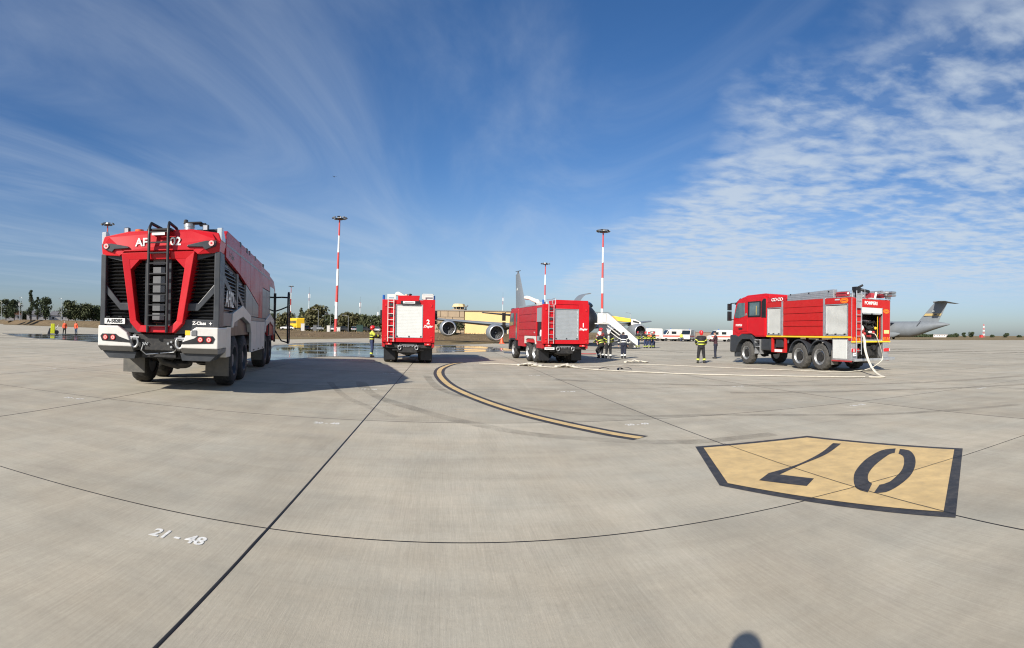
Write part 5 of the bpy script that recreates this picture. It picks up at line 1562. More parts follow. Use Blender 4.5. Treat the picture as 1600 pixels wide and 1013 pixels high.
def person(label, loc, az, pose=None, top=BLACKCLOTH, legs=BLACKCLOTH, bands=HIVIS, head='helmet', helm=HELMRED, coat=True, scba=False, hem=HIVIS, vest=None, h=1.78, vox=0.017, group=None, shoulder=None):
    """az: heading, clockwise from straight ahead of the camera"""
    t = thing('person', label, 'person', (loc[0], loc[1], 0), -az, group)
    k = h / 1.78
    J = dict(pel=(0, 0, 0.95), ches=(0, 0.01, 1.30), nek=(0, 0.02, 1.50), hed=(0, 0.04, 1.665), le=(-0.27, -0.02, 1.16), lw=(-0.29, 0.06, 0.90), re=(0.27, -0.02, 1.16), rw=(0.29, 0.06, 0.90),
             lk=(-0.12, 0.03, 0.50), la=(-0.14, -0.03, 0.10), rk=(0.12, 0.03, 0.50), ra=(0.14, -0.03, 0.10))
    J.update(pose or {})
    J = {a: tuple(c * k for c in p) for a, p in J.items()}
    ls, rs = (J['ches'][0] - 0.185 * k, J['ches'][1], J['ches'][2] + 0.13 * k), (J['ches'][0] + 0.185 * k, J['ches'][1], J['ches'][2] + 0.13 * k)
    lh, rh = (J['pel'][0] - 0.095 * k, J['pel'][1], J['pel'][2] - 0.04 * k), (J['pel'][0] + 0.095 * k, J['pel'][1], J['pel'][2] - 0.04 * k)

    def torso(b, g):
        b.ball(J['pel'], (0.165 * k + g, 0.115 * k + g, 0.14 * k + g))
        b.ball(V3(J['pel'], J['ches'], 0.5), (0.145 * k + g, 0.105 * k + g, 0.19 * k + g))
        b.ball(J['ches'], (0.18 * k + g, 0.118 * k + g, 0.20 * k + g))
        b.cap(ls, rs, 0.07 * k + g, 0.07 * k + g)

    def arm(b, s, e, w, g, hand=True):
        b.cap(s, e, 0.058 * k + g, 0.046 * k + g)
        b.cap(e, w, 0.046 * k + g, 0.034 * k + g)

    def hand(b, e, w):
        d = (Vector(w) - Vector(e)).normalized()
        side = d.cross(Vector((0, 0, 1)))
        side = side.normalized() if side.length > 0.2 else Vector((0, 1, 0))
        nrm = d.cross(side).normalized()
        p = Vector(w) + d * 0.055 * k
        b.cap(Vector(w), p + d * 0.03 * k, 0.032 * k, 0.036 * k, 8)
        for q, ln in ((-0.030, 0.070), (-0.010, 0.082), (0.010, 0.078), (0.030, 0.060)):
            r0 = p + side * q * k + d * 0.03 * k
            r1 = r0 + d * ln * 0.55 * k + nrm * 0.012 * k
            b.cap(r0, r1, 0.011 * k, 0.010 * k, 6)
            b.cap(r1, r1 + (d * 0.7 + nrm * 0.7) * ln * 0.45 * k, 0.010 * k, 0.009 * k, 6)
        th = p - d * 0.02 * k - side * 0.03 * k
        b.cap(th, th + (d * 0.6 - side * 0.6 + nrm * 0.3) * 0.06 * k, 0.013 * k, 0.011 * k, 6)

    def leg(b, hp, kn, an, g):
        b.cap(hp, kn, 0.090 * k + g, 0.062 * k + g)
        b.cap(kn, an, 0.062 * k + g, 0.044 * k + g)

    b = MB()
    torso(b, 0)
    b.cap(J['ches'], J['nek'], 0.09 * k, 0.058 * k)
    b.cap(J['nek'], J['hed'], 0.056 * k, 0.06 * k)
    hx, hy, hz_ = J['hed']
    b.ball((hx, hy, hz_ + 0.01 * k), (0.077 * k, 0.096 * k, 0.112 * k), 14, 10)
    b.ball((hx, hy + 0.035 * k, hz_ - 0.065 * k), (0.052 * k, 0.055 * k, 0.05 * k))
    b.cap((hx, hy + 0.085 * k, hz_ + 0.005 * k), (hx, hy + 0.108 * k, hz_ - 0.028 * k), 0.011 * k, 0.015 * k, 6)
    for s in (-1, 1):
        b.ball((hx + s * 0.078 * k, hy - 0.005 * k, hz_ - 0.005 * k), (0.014 * k, 0.026 * k, 0.034 * k))
        b.ball((hx + s * 0.03 * k, hy + 0.082 * k, hz_ + 0.018 * k), (0.022 * k, 0.012 * k, 0.010 * k))
    arm(b, ls, J['le'], J['lw'], 0)
    arm(b, rs, J['re'], J['rw'], 0)
    hand(b, J['le'], J['lw'])
    hand(b, J['re'], J['rw'])
    leg(b, lh, J['lk'], J['la'], 0)
    leg(b, rh, J['rk'], J['ra'], 0)
    for a in ('la', 'ra'):
        x, y, z = J[a]
        b.cap((x, y - 0.03 * k, z - 0.05 * k), (x, y + 0.14 * k, z - 0.06 * k), 0.04 * k, 0.035 * k)
    remesh(b.build('body', SKIN, t), vox)
    g = 0.030 * k if coat else 0.014 * k
    b = MB()
    torso(b, g)
    b.cap(J['ches'], V3(J['ches'], J['nek'], 0.85), 0.10 * k, 0.085 * k)
    arm(b, ls, J['le'], J['lw'], g * 0.8)
    arm(b, rs, J['re'], J['rw'], g * 0.8)
    if coat:
        b.ball((J['pel'][0], J['pel'][1], J['pel'][2] - 0.06 * k), (0.20 * k, 0.15 * k, 0.13 * k))
    jk = remesh(b.build('jacket', top, t), vox)
    g2 = 0.026 * k if coat else 0.016 * k
    b = MB()
    b.ball(J['pel'], (0.175 * k + g2 * 0.4, 0.125 * k + g2 * 0.4, 0.13 * k))
    leg(b, lh, J['lk'], V3(J['lk'], J['la'], 0.94), g2)
    leg(b, rh, J['rk'], V3(J['rk'], J['ra'], 0.94), g2)
    tr = remesh(b.build('trousers', legs, t), vox)
    for a in ('la', 'ra'):
        x, y, z = J[a]
        b = MB().cap((x, y - 0.035 * k, z - 0.045 * k), (x, y + 0.15 * k, z - 0.058 * k), 0.054 * k, 0.046 * k)
        b.cap((x, y - 0.02 * k, z - 0.04 * k), (x, y - 0.005 * k, z + 0.08 * k), 0.055 * k, 0.06 * k)
        remesh(b.build('boot', BOOT, t), vox)

    def band(c, ax, r0, w, m, name, parent, ry=None):
        """a sleeve of reflective tape round a limb"""
        ax = Vector(ax).normalized()
        u = ax.cross(Vector((0, 1, 0.01))).normalized()
        v = ax.cross(u)
        rr = []
        for d, q in ((-w / 2, 0.94), (-w / 2, 1.0), (w / 2, 1.0), (w / 2, 0.94)):
            rr.append([tuple(Vector(c) + ax * d + u * math.cos(2 * PI * i / 16) * r0 * q + v * math.sin(2 * PI * i / 16) * (ry or r0) * q) for i in range(16)])
        rr.append(rr[0])
        MB().rings(rr, caps=False).build(name, m, parent, smooth=40)
    if hem:
        for kn, an in (('lk', 'la'), ('rk', 'ra')):
            band(V3(J[kn], J[an], 0.72), Vector(J[an]) - Vector(J[kn]), 0.049 * k + g2 + 0.016, 0.085 * k, hem, 'leg_band', tr)
    if bands:
        for e, w in (('le', 'lw'), ('re', 'rw')):
            band(V3(J[e], J[w], 0.45), Vector(J[w]) - Vector(J[e]), 0.047 * k + g, 0.06 * k, bands, 'sleeve_band', jk)
        ls_, rs_ = V3(ls, J['le'], 0.55), V3(rs, J['re'], 0.55)
        band(ls_, Vector(J['le']) - Vector(ls), 0.062 * k + g, 0.05 * k, bands, 'sleeve_band', jk)
        band(rs_, Vector(J['re']) - Vector(rs), 0.062 * k + g, 0.05 * k, bands, 'sleeve_band', jk)
        ax = Vector(J['ches']) - Vector(J['pel'])
        for f_, rx in ((0.30, 0.152), (0.72, 0.176)):
            band(V3(J['pel'], J['ches'], f_), ax, rx * k + g + 0.006, 0.055 * k, bands, 'torso_band', jk, ry=0.114 * k + g + 0.006)
    if shoulder:
        b = MB()
        b.ball(V3(J['ches'], J['nek'], 0.25), (0.205 * k + g, 0.135 * k + g, 0.13 * k))
        b.cap(ls, V3(ls, J['le'], 0.6), 0.072 * k + g, 0.066 * k + g).cap(rs, V3(rs, J['re'], 0.6), 0.072 * k + g, 0.066 * k + g)
        remesh(b.build('yoke', shoulder, jk), vox)
    if vest:
        b = MB()
        torso(b, g + 0.012)
        remesh(b.build('vest', vest, t), vox)
    if head == 'helmet':
        b = MB().ball((hx, hy - 0.01 * k, hz_ + 0.055 * k), (0.122 * k, 0.148 * k, 0.115 * k), 16, 10)
        b.ball((hx, hy - 0.015 * k, hz_ + 0.025 * k), (0.135 * k, 0.168 * k, 0.022 * k), 16, 6)
        b.cap((hx, hy - 0.12 * k, hz_ + 0.06 * k), (hx, hy + 0.10 * k, hz_ + 0.145 * k), 0.016 * k, 0.014 * k)
        b.ball((hx, hy - 0.06 * k, hz_ - 0.03 * k), (0.098 * k, 0.085 * k, 0.085 * k))
        hm = remesh(b.build('helmet', helm, t), vox * 0.8, 2)
        MB().ball((hx, hy + 0.09 * k, hz_ + 0.035 * k), (0.09 * k, 0.06 * k, 0.035 * k)).build('visor', GLASS, hm, smooth=60)
    elif head == 'hair':
        b = MB().ball((hx, hy - 0.012 * k, hz_ + 0.035 * k), (0.086 * k, 0.102 * k, 0.10 * k), 14, 10)
        b.ball((hx, hy - 0.055 * k, hz_ - 0.02 * k), (0.07 * k, 0.055 * k, 0.08 * k))
        remesh(b.build('hair', helm if helm is not HELMRED else HAIR, t), vox * 0.8, 2)
    if scba:
        c = Vector(J['ches']) + Vector((0, -0.22 * k, -0.08 * k))
        tk = MB().cap(c + Vector((0, 0, -0.22 * k)), c + Vector((0, 0.0, 0.17 * k)), 0.078 * k, 0.078 * k, 14).cyl(c + Vector((0, 0, -0.36 * k)), c + Vector((0, 0, -0.25 * k)), 0.03 * k).build('air_cylinder', STEELCYL, t, smooth=50)
        MB().box(c.x - 0.12 * k, c.x + 0.12 * k, c.y + 0.06 * k, c.y + 0.09 * k, c.z - 0.3 * k, c.z + 0.26 * k).build('back_plate', BLACK, tk)
    return t


GF = 'people on the apron'
person('firefighter in red helmet and yellow-banded jacket at the left side of truck number 2', (-8.05, 30.2), R(75),
       dict(re=(0.22, 0.22, 1.22), rw=(0.14, 0.46, 1.24), le=(-0.22, 0.18, 1.18), lw=(-0.10, 0.42, 1.12)), BLACKCLOTH, BLUECLOTH, HIVIS, 'helmet', HELMRED, hem=HIVIS, shoulder=HIVIS, group=GF)
person('firefighter with red helmet standing alone beside the man in the dark jacket', (10.42, 28.3), R(5),
       dict(le=(-0.30, 0.06, 1.18), lw=(-0.20, 0.24, 1.05), re=(0.30, 0.06, 1.18), rw=(0.26, 0.25, 1.02), lk=(-0.15, 0.02, 0.50), la=(-0.19, -0.02, 0.10), rk=(0.15, 0.02, 0.5), ra=(0.18, -0.04, 0.10)), BLACKCLOTH, BLACKCLOTH, HIVIS, 'helmet', HELMRED, hem=HIVIS, h=1.80, scba=False, group=GF)
person('bareheaded man in dark maroon jacket near the cab of the right fire engine', (13.4, 33.6), R(-62),
       dict(le=(-0.22, 0.16, 1.16), lw=(-0.05, 0.34, 1.24), re=(0.22, 0.16, 1.16), rw=(0.06, 0.34, 1.22), lk=(-0.08, 0.02, 0.5), la=(-0.09, -0.02, 0.1), rk=(0.08, 0.02, 0.5), ra=(0.09, 0.03, 0.1)), MAROON, NAVY, None, 'hair', hem=None, coat=True, h=1.82, group=GF)
person('crouching firefighter in yellow-banded jacket next to the right edge of truck number 1', (5.72, 34.2), R(-35),
       dict(pel=(0, -0.10, 0.88), ches=(0, 0.05, 1.20), nek=(0, 0.10, 1.40), hed=(0, 0.14, 1.56), le=(-0.26, 0.22, 1.08), lw=(-0.18, 0.44, 1.02), re=(0.26, 0.22, 1.08), rw=(0.18, 0.44, 1.0), lk=(-0.15, 0.22, 0.50), la=(-0.16, -0.02, 0.10), rk=(0.15, 0.12, 0.48), ra=(0.16, -0.10, 0.1)), BLACKCLOTH, BLACKCLOTH, HIVIS, 'helmet', HELMWHITE, hem=REFL, group=GF)
person('firefighter with white helmet and air cylinder on his back beside truck number 1', (6.14, 33.7), R(10),
       dict(le=(-0.29, 0.05, 1.16), lw=(-0.22, 0.26, 1.04), re=(0.29, 0.05, 1.16), rw=(0.24, 0.26, 1.06)), BLACKCLOTH, BLACKCLOTH, HIVIS, 'helmet', HELMWHITE, hem=REFL, scba=True, group=GF)
person('firefighter with red helmet half hidden behind the others at truck number 1', (6.0, 36.0), R(150),
       None, mat('faded_red_cloth', (0.30, 0.05, 0.045), 0.85), BLACKCLOTH, REFL, 'helmet', HELMRED, hem=REFL, group=GF, h=1.92)
person('bareheaded firefighter seen from behind in navy uniform with silver bands', (7.10, 33.6), R(4),
       dict(ches=(0, 0.06, 1.30), nek=(0, 0.12, 1.48), hed=(0, 0.22, 1.58), le=(-0.30, 0.05, 1.15), lw=(-0.30, 0.14, 0.90), re=(0.30, 0.05, 1.15), rw=(0.30, 0.14, 0.90), lk=(-0.09, 0.06, 0.5), la=(-0.09, 0.0, 0.10), rk=(0.09, 0.0, 0.5), ra=(0.09, -0.08, 0.12)), NAVY, NAVY, REFL, 'hair', hem=REFL, group=GF)
for x, y, az, lab, hm, yk in ((13.95, 58.4, 190, 'firefighter at the foot of the white stairs, leftmost of the distant group', HELMRED, None),
                              (14.62, 57.6, 160, 'distant firefighter in front of the engine, second from the stairs', HELMRED, None),
                              (15.05, 57.7, 20, 'distant person in orange vest between firefighters in front of the engine', HELMRED, HIVISOR),
                              (15.55, 58.2, 200, 'distant firefighter with white helmet, third from the stairs', HELMWHITE, None),
                              (16.1, 59.6, 150, 'firefighter rightmost of the distant group in front of the engine', HELMRED, None)):
    person(lab, (x, y), R(az), None, BLACKCLOTH, BLUECLOTH, HIVIS, 'helmet', hm, hem=HIVIS, vox=0.026, group=GF, shoulder=yk)
person('worker in orange vest and black trousers beside the yellow extinguisher cart', (-54.8, 49.8), R(140), dict(rk=(0.16, 0.10, 0.5), ra=(0.20, 0.16, 0.1)), HIVISOR, BLACKCLOTH, None, 'hair', mat('grey_hair', (0.4, 0.38, 0.36), 0.7), coat=True, hem=None, vox=0.026, group=GF)
person('worker in orange vest and blue jeans right of the other orange worker', (-54.2, 51.4), R(170), None, HIVISOR, JEANS, None, 'hair', coat=True, hem=None, vox=0.026, group=GF)
person('medic in yellow vest behind the open ambulance doors', (34.6, 106.0), R(200), None, HIVIS, BLUECLOTH, None, 'hair', hem=None, vox=0.035, group=GF)
# the photographer, whose head throws the small shadow at the lower edge of the picture
person('photographer standing behind the viewpoint whose head shadow falls on the concrete', (-0.38, -0.22), R(10), None, NAVY, JEANS, None, 'hair', hem=None, coat=False, vox=0.02, h=1.90)

# yellow wheeled extinguisher by the two workers
ct = thing('extinguisher_cart', 'yellow wheeled extinguisher cart on the far left apron', 'cart', (-55.2, 48.0, 0), R(45))
MB().prism([(-0.30, 0.12), (0.30, 0.12), (0.26, 1.45), (-0.26, 1.45)], 'xz', -0.30, 0.30).build('tank_cover', mat('fluorescent_yellow', (0.72, 0.74, 0.03), 0.5), ct, 0.05)
for s in (-1, 1):
    MB().lathe([(-0.05, 0.05), (-0.05, 0.28), (0.05, 0.28), (0.05, 0.05)], (0.52, 0.35 * s, 0.30), 'y', 18).build('cart_wheel', BLACK, ct, smooth=40)
MB().tube([(0.3, 0.2, 0.5), (0.75, 0.2, 1.3), (0.75, -0.2, 1.3), (0.3, -0.2, 0.5)], 0.025, 6).build('push_handle', STEEL, ct)
MB().prism([(-0.75, 0.06), (-0.32, 0.06), (-0.32, 0.9), (-0.45, 0.9)], 'xz', -0.25, 0.25).build('black_cover', CHARCOAL, ct, 0.04)
MB().box(-1.4, -0.7, -0.3, 0.3, 0.03, 0.10).build('tow_plate', CANVAS, ct, 0.02)

# ------------------------------------------------------------------ grey tanker aircraft, nose towards the viewer
def loft(stations, n=28, power=1.0):
    """stations: (y, zc, rx, rz)"""
    rr = []
    for y, z, rx, rz in stations:
        rr.append([(rx * math.cos(2 * PI * k / n), y, z + rz * math.sin(2 * PI * k / n)) for k in range(n)])
    return MB().rings(rr)


def wing(sects, n=14):
    """sects: (x, y_lead, chord, z, thickness) -> aerofoil loft along x; y runs forward"""
    rr = []
    for x, yl, c, z, th in sects:
        ring = []
        for k in range(n):
            a = 2 * PI * k / n
            u = (1 - math.cos(a)) / 2
            t = th * c * (math.sqrt(max(u, 0)) * 1.4 * (1 - u) + 0.02) * (1 if a < PI else -0.55)
            ring.append((x, yl - u * c, z + t))
        rr.append(ring)
    return MB().rings(rr)


def fin_shape(pts_bottom, pts_top, th0, th1):
    """vertical fin: (y_lead, y_trail, z) at root and tip"""
    rr = []
    for (yl, yt, z), th in ((pts_bottom, th0), (pts_top, th1)):
        c = yl - yt
        rr.append([(math.sin(2 * PI * k / 12) * th * (0.5 + 0.5 * math.cos(PI * (0.2 - k / 12))), yl - c * (1 - math.cos(2 * PI * k / 12)) / 2, z) for k in range(12)])
    return MB().rings(rr)


NOSE_AZ = R(168)
K = thing('tanker_aircraft', 'grey four-engine jet aircraft with black nose behind the white stairs and truck number 1', 'aircraft', (8.75, 59.3, 0), -NOSE_AZ)
loft([(0, 3.02, 0.12, 0.12), (-0.15, 3.02, 0.50, 0.52), (-0.6, 3.04, 0.98, 1.02), (-1.3, 3.08, 1.34, 1.42), (-2.2, 3.12, 1.58, 1.70)]).build('radome', RADOME, K, smooth=60)
loft([(-2.2, 3.12, 1.58, 1.70), (-3.2, 3.25, 1.72, 1.95), (-4.6, 3.36, 1.82, 2.10), (-6, 3.40, 1.83, 2.12), (-27, 3.40, 1.83, 2.12), (-32, 3.75, 1.55, 1.75), (-37, 4.35, 0.85, 1.05), (-40.5, 4.75, 0.35, 0.45), (-41.4, 4.8, 0.1, 0.12)]).build('fuselage', AIRGREY, K, smooth=60)
MB().prism([(-2.5, 4.72), (-2.9, 5.02), (-3.6, 5.25), (-3.7, 4.8), (-3.0, 4.55)], 'yz', -1.25, 1.25).build('cockpit_windows', GLASS, K, 0.1)
for s in (-1, 1):
    wing([(1.2 * s, -10.9, 10.4, 2.05, 0.11), (5 * s, -13.6, 7.6, 2.28, 0.11), (8.3 * s, -15.9, 6.2, 2.52, 0.11), (14.2 * s, -20.1, 4.3, 3.02, 0.11), (19.9 * s, -24.2, 2.7, 3.62, 0.10)]).build('wing', AIRGREY, K, smooth=50)
    MB().prism([(-17.2, 2.2), (-21.2, 1.75), (-22.8, 1.75), (-22.4, 2.2), (-19, 2.45)], 'yz', 5.2 * s, 6.4 * s).build('flap_fairing', AIRDARK, K, 0.05)
    wing([(0.5 * s, -34.2, 4.6, 4.35, 0.10), (6.15 * s, -38.3, 1.9, 4.85, 0.10)]).build('tailplane', AIRDARK, K, smooth=50)
    for x, yi, z in ((8.3, -12.5, 1.42), (14.2, -16.6, 1.90)):
        e = hub('engine', K, (x * s, yi, z))
        MB().lathe([(0, 0.93), (-0.25, 1.06), (-0.9, 1.16), (-1.8, 1.15), (-2.9, 1.0), (-3.3, 0.88), (-3.3, 0.6)], (0, 0, 0), 'y', 32, caps=False).build('nacelle', AIRGREY, e, smooth=45)
        MB().lathe([(-0.10, 0.985), (0.0, 0.93), (0.015, 0.89), (0.0, 0.855), (-0.15, 0.82), (-0.18, 0.90)], (0, 0.02, 0), 'y', 32, closed=True).build('inlet_lip', LIP, e, smooth=60)
        MB().lathe([(-0.10, 0.83), (-1.0, 0.86), (-1.02, 0.02)], (0, 0.02, 0), 'y', 32, caps=False).build('inlet_duct', DUCT, e, smooth=45)
        MB().lathe([(-0.55, 0.01), (-0.7, 0.12), (-0.98, 0.24)], (0, 0, 0), 'y', 20).build('fan_spinner', AIRDARK, e, smooth=50)
        b = MB()
        for k in range(18):
            a = 2 * PI * k / 18
            c, q = math.cos(a), math.sin(a)
            c2, q2 = math.cos(a + 0.22), math.sin(a + 0.22)
            b.add([(c * 0.22, -0.85, q * 0.22), (c2 * 0.22, -0.95, q2 * 0.22), (c2 * 0.84, -0.98, q2 * 0.84), (c * 0.84, -0.86, q * 0.84)], [(0, 1, 2, 3)])
        fb = b.build('fan_blades', GREYP, e)
        fb['kind'] = 'stuff'
        MB().prism([(-0.9, 1.0), (-3.9, 0.75), (-5.4, 0.95 + 0.1), (-3.4, 1.25)], 'yz', -0.12, 0.12).build('pylon', AIRGREY, e, 0.03)
    MB().box(3.2 * s - 0.25, 3.2 * s + 0.25, -20.6, -18.2, 0.9, 2.0).build('gear_door', AIRDARK, K)
    for yy in (-18.7, -20.1):
        MB().lathe([(-0.2, 0.1), (-0.2, 0.55), (0.2, 0.55), (0.2, 0.1)], (3.3 * s, yy, 0.56), 'x', 20).build('main_wheel', RUBBER, K, smooth=40)
    MB().lathe([(-0.12, 0.1), (-0.12, 0.42), (0.12, 0.42), (0.12, 0.1)], (0.25 * s, -6.3, 0.43), 'x', 18).build('nose_wheel', RUBBER, K, smooth=40)
MB().cyl((0, -6.3, 0.43), (0, -6.0, 1.6), 0.12, n=12).box(-0.35, 0.35, -6.35, -6.25, 0.36, 0.5).build('nose_leg', LIP, K)
fn = fin_shape((-30.6, -38.6, 5.2), (-36.4, -39.4, 11.9), 0.40, 0.18).build('fin', AIRGREY, K, smooth=40)
MB().cyl((0, -35.8, 12.3), (0, -39.6, 12.55), 0.07, 0.05, n=8).cyl((0, -37.6, 11.7), (0, -37.6, 12.4), 0.2, 0.12, n=8).build('fin_antenna', AIRDARK, K)
b = MB().prism([(-36.6, 9.0), (-36.9, 9.35), (-37.3, 9.2), (-37.2, 8.8)], 'yz', -0.28, 0.28)
b.build('fin_emblem', REFL, K)
# cargo door on the port side standing open above the roof
rr = []
for y in (-8.2, -11.0):
    ring = []
    for q in (0, 1):
        pts = [(-(1.35 + 1.05 * t + 0.65 * t * t), y, 5.15 + 1.45 * math.sin(t * 1.65) + (0.10 if q else 0)) for t in [i / 8 for i in range(9)]]
        ring += pts if q == 0 else pts[::-1]
    rr.append(ring)
MB().rings(rr).build('cargo_door', AIRGREY, K, smooth=50)
MB().box(-1.86, -1.80, -11.0, -8.2, 2.7, 4.6).build('cargo_opening', BLACK, K)

# ------------------------------------------------------------------ white passenger stairs
S = thing('boarding_stairs', 'white mobile boarding stairs at the aircraft nose', 'stairs', (8.9, 55.4, 0), R(-8))
b = MB().prism([(0.0, 2.62), (1.05, 2.62), (4.15, 0.32), (4.15, 0.95), (1.05, 3.62), (0.0, 3.62)], 'xz', -0.85, -0.80)
b.build('side_panel', WHITE, S)
b = MB().prism([(0.0, 2.62), (1.05, 2.62), (4.15, 0.32), (4.15, 0.95), (1.05, 3.62), (0.0, 3.62)], 'xz', 0.80, 0.85)
b.build('side_panel', WHITE, S)
box('platform', WHITE, S, -0.3, 1.1, -0.79, 0.79, 2.52, 2.62)
for k in range(12):
    x = 1.1 + k * 0.25
    z = 2.45 - k * 0.185
    box('step', STEEL, S, x, x + 0.28, -0.79, 0.79, z, z + 0.04)
b = MB().ring([(0.50, 2.66), (0.88, 2.66), (0.88, 3.58), (0.50, 3.58)], [(0.54, 2.70), (0.84, 2.70), (0.84, 3.54), (0.54, 3.54)], 'xz', -0.858, -0.852)
b.build('panel_frame', GREYP, S)
for s in (-0.83, 0.83):
    MB().tube([(-0.3, s, 3.75), (1.1, s, 3.75), (4.2, s, 1.05)], 0.025, 6).build('hand_rail', GREYP, S)
    MB().tube([(1.0, s * 0.9, 2.35), (3.9, s * 0.9, 0.18)], 0.06, 6).build('stringer', WHITE, S)
    MB().tube([(0.9, s * 0.9, 2.05), (3.3, s * 0.9, 0.25)], 0.04, 6).build('lift_strut', WHITE, S)
box('undercarriage', CHARCOAL, S, 0.2, 4.2, -0.8, 0.8, 0.35, 0.62, 0.03)
box('shaft', CHARCOAL, S, 0.1, 1.0, -0.6, 0.6, 0.6, 2.5)
for x in (0.6, 3.4):
    for s in (-1, 1):
        MB().lathe([(-0.1, 0.05), (-0.1, 0.30), (0.1, 0.30), (0.1, 0.05)], (x, 0.85 * s, 0.30), 'y', 18).build('stair_wheel', RUBBER, S, smooth=40)

# a yellow loader whose deck shows above the stairs
Y = thing('cargo_loader', 'yellow topped airport loader showing above the white stairs', 'loader', (17.1, 82.0, 0.0), R(-14))
MB().prism([(-1.6, 4.25), (1.3, 3.85), (1.3, 3.3), (-1.6, 3.5)], 'xz', -1.2, 1.2).build('yellow_deck', YELLOW, Y, 0.04)
MB().prism([(1.35, 2.9), (1.35, 3.8), (2.0, 3.75), (2.9, 3.3), (2.9, 2.8)], 'xz', -1.0, 1.0).build('loader_cab', WHITE, Y, 0.05)
MB().prism([(1.6, 3.3), (1.7, 3.6), (2.6, 3.35), (2.6, 3.1)], 'xz', -1.01, 1.01).build('cab_glass', GLASS, Y)
box('loader_chassis', CHARCOAL, Y, -1.6, 2.8, -1.0, 1.0, 0.5, 1.0, 0.04)
for x in (-1.1, 2.2):
    MB().tube([(x, 0, 0.9), (x * 0.2 + 0.4, 0, 2.0), (x, 0, 3.4)], 0.12, 8).build('scissor_arm', CANVAS, Y)
    for s in (-1, 1):
        MB().lathe([(-0.15, 0.1), (-0.15, 0.45), (0.15, 0.45), (0.15, 0.1)], (x, 1.0 * s, 0.45), 'y', 18).build('loader_wheel', RUBBER, Y, smooth=40)

co = thing('traffic_cone', 'orange traffic cone on the concrete beside the inner engine', 'cone', (-1.31, 70.0, 0))
MB().lathe([(0.04, 0.30), (0.9, 0.05)], (0, 0, 0), 'z', 14).build('cone_body', CONEM, co, smooth=40)
box('cone_base', CONEM, co, -0.36, 0.36, -0.36, 0.36, 0.0, 0.05)

# ------------------------------------------------------------------ grey transport aircraft far right
C = thing('transport_aircraft', 'large grey military transport aircraft with T-tail behind the right fire engine', 'aircraft', (168.0 - 51 * 0.423, 161.0 + 51 * 0.906, 0), R(25))
loft([(0, 3.6, 0.2, 0.2), (-0.8, 3.7, 1.2, 1.1), (-2.5, 4.0, 2.2, 2.1), (-5, 4.3, 2.95, 3.0), (-8, 4.4, 3.35, 3.45), (-12, 4.45, 3.43, 3.5), (-35, 4.45, 3.43, 3.5), (-39, 4.9, 3.2, 3.05), (-43, 5.6, 2.7, 2.3), (-47, 6.2, 1.9, 1.6), (-50.5, 6.5, 1.0, 0.85), (-53, 6.6, 0.25, 0.25)]).build('fuselage', AIRGREY, C, smooth=60)
fin_shape((-37.6, -47.6, 7.0), (-46.2, -52.2, 16.2), 0.75, 0.5).build('fin', AIRGREY, C, smooth=40)
MB().rings([[(0.52 * math.cos(a), -45.6 - 0.0, 16.35 + 0.4 * math.sin(a)) for a in [2 * PI * k / 12 for k in range(12)]], [(0.6 * math.cos(a), -49, 16.4 + 0.45 * math.sin(a)) for a in [2 * PI * k / 12 for k in range(12)]], [(0.15 * math.cos(a), -53.2, 16.3 + 0.15 * math.sin(a)) for a in [2 * PI * k / 12 for k in range(12)]]]).build('fin_fairing', AIRGREY, C, smooth=50)
for s in (-1, 1):
    wing([(0.2 * s, -46.4, 6.2, 16.4, 0.07), (9.9 * s, -51.6, 2.8, 16.1, 0.06)]).build('tailplane', AIRGREY, C, smooth=50)
    wing([(2.5 * s, -16.2, 12.2, 7.7, 0.08), (9 * s, -19.6, 8.4, 7.35, 0.075), (25.0 * s, -27.8, 3.6, 6.4, 0.06)]).build('wing', AIRGREY, C, smooth=50)
    MB().prism([(-28.4, 6.4), (-29.6, 6.4), (-31.6, 6.4), (-32.4, 8.9), (-31.2, 8.9)], 'yz', 25.0 * s - 0.06, 25.0 * s + 0.06).build('winglet', AIRGREY, C)
    for x, y, z in ((6.9, -14.6, 5.2), (13.4, -18.2, 4.9)):
        e = hub('engine', C, (x * s, y, z))
        MB().lathe([(0, 1.05), (-0.5, 1.3), (-2.5, 1.32), (-4.2, 1.0), (-6.0, 0.62), (-6.0, 0.3)], (0, 0, 0), 'y', 24).build('nacelle', AIRDARK, e, smooth=45)
        MB().prism([(-1.0, 1.2), (-5.5, 0.6), (-6.5, 1.9), (-3.0, 2.1)], 'yz', -0.2, 0.2).build('pylon', AIRGREY, e)
    loft([(-17, 2.2, 0.2, 0.2), (-19, 2.0, 0.8, 1.2), (-28, 2.0, 0.8, 1.2), (-31, 2.4, 0.2, 0.3)]).build('gear_fairing', AIRGREY, C, smooth=50).location.x = 3.3 * s
    for yy in (-21, -23, -25):
        MB().lathe([(-0.25, 0.1), (-0.25, 0.6), (0.25, 0.6), (0.25, 0.1)], (3.4 * s, yy, 0.6), 'x', 18).build('main_wheel', RUBBER, C, smooth=40)
MB().cyl((0, -5, 0.5), (0, -5, 2.0), 0.2, n=10).build('nose_leg', AIRDARK, C)
MB().lathe([(-0.45, 0.1), (-0.45, 0.5), (0.45, 0.5), (0.45, 0.1)], (0, -5, 0.5), 'x', 18).build('nose_wheel', RUBBER, C, smooth=40)
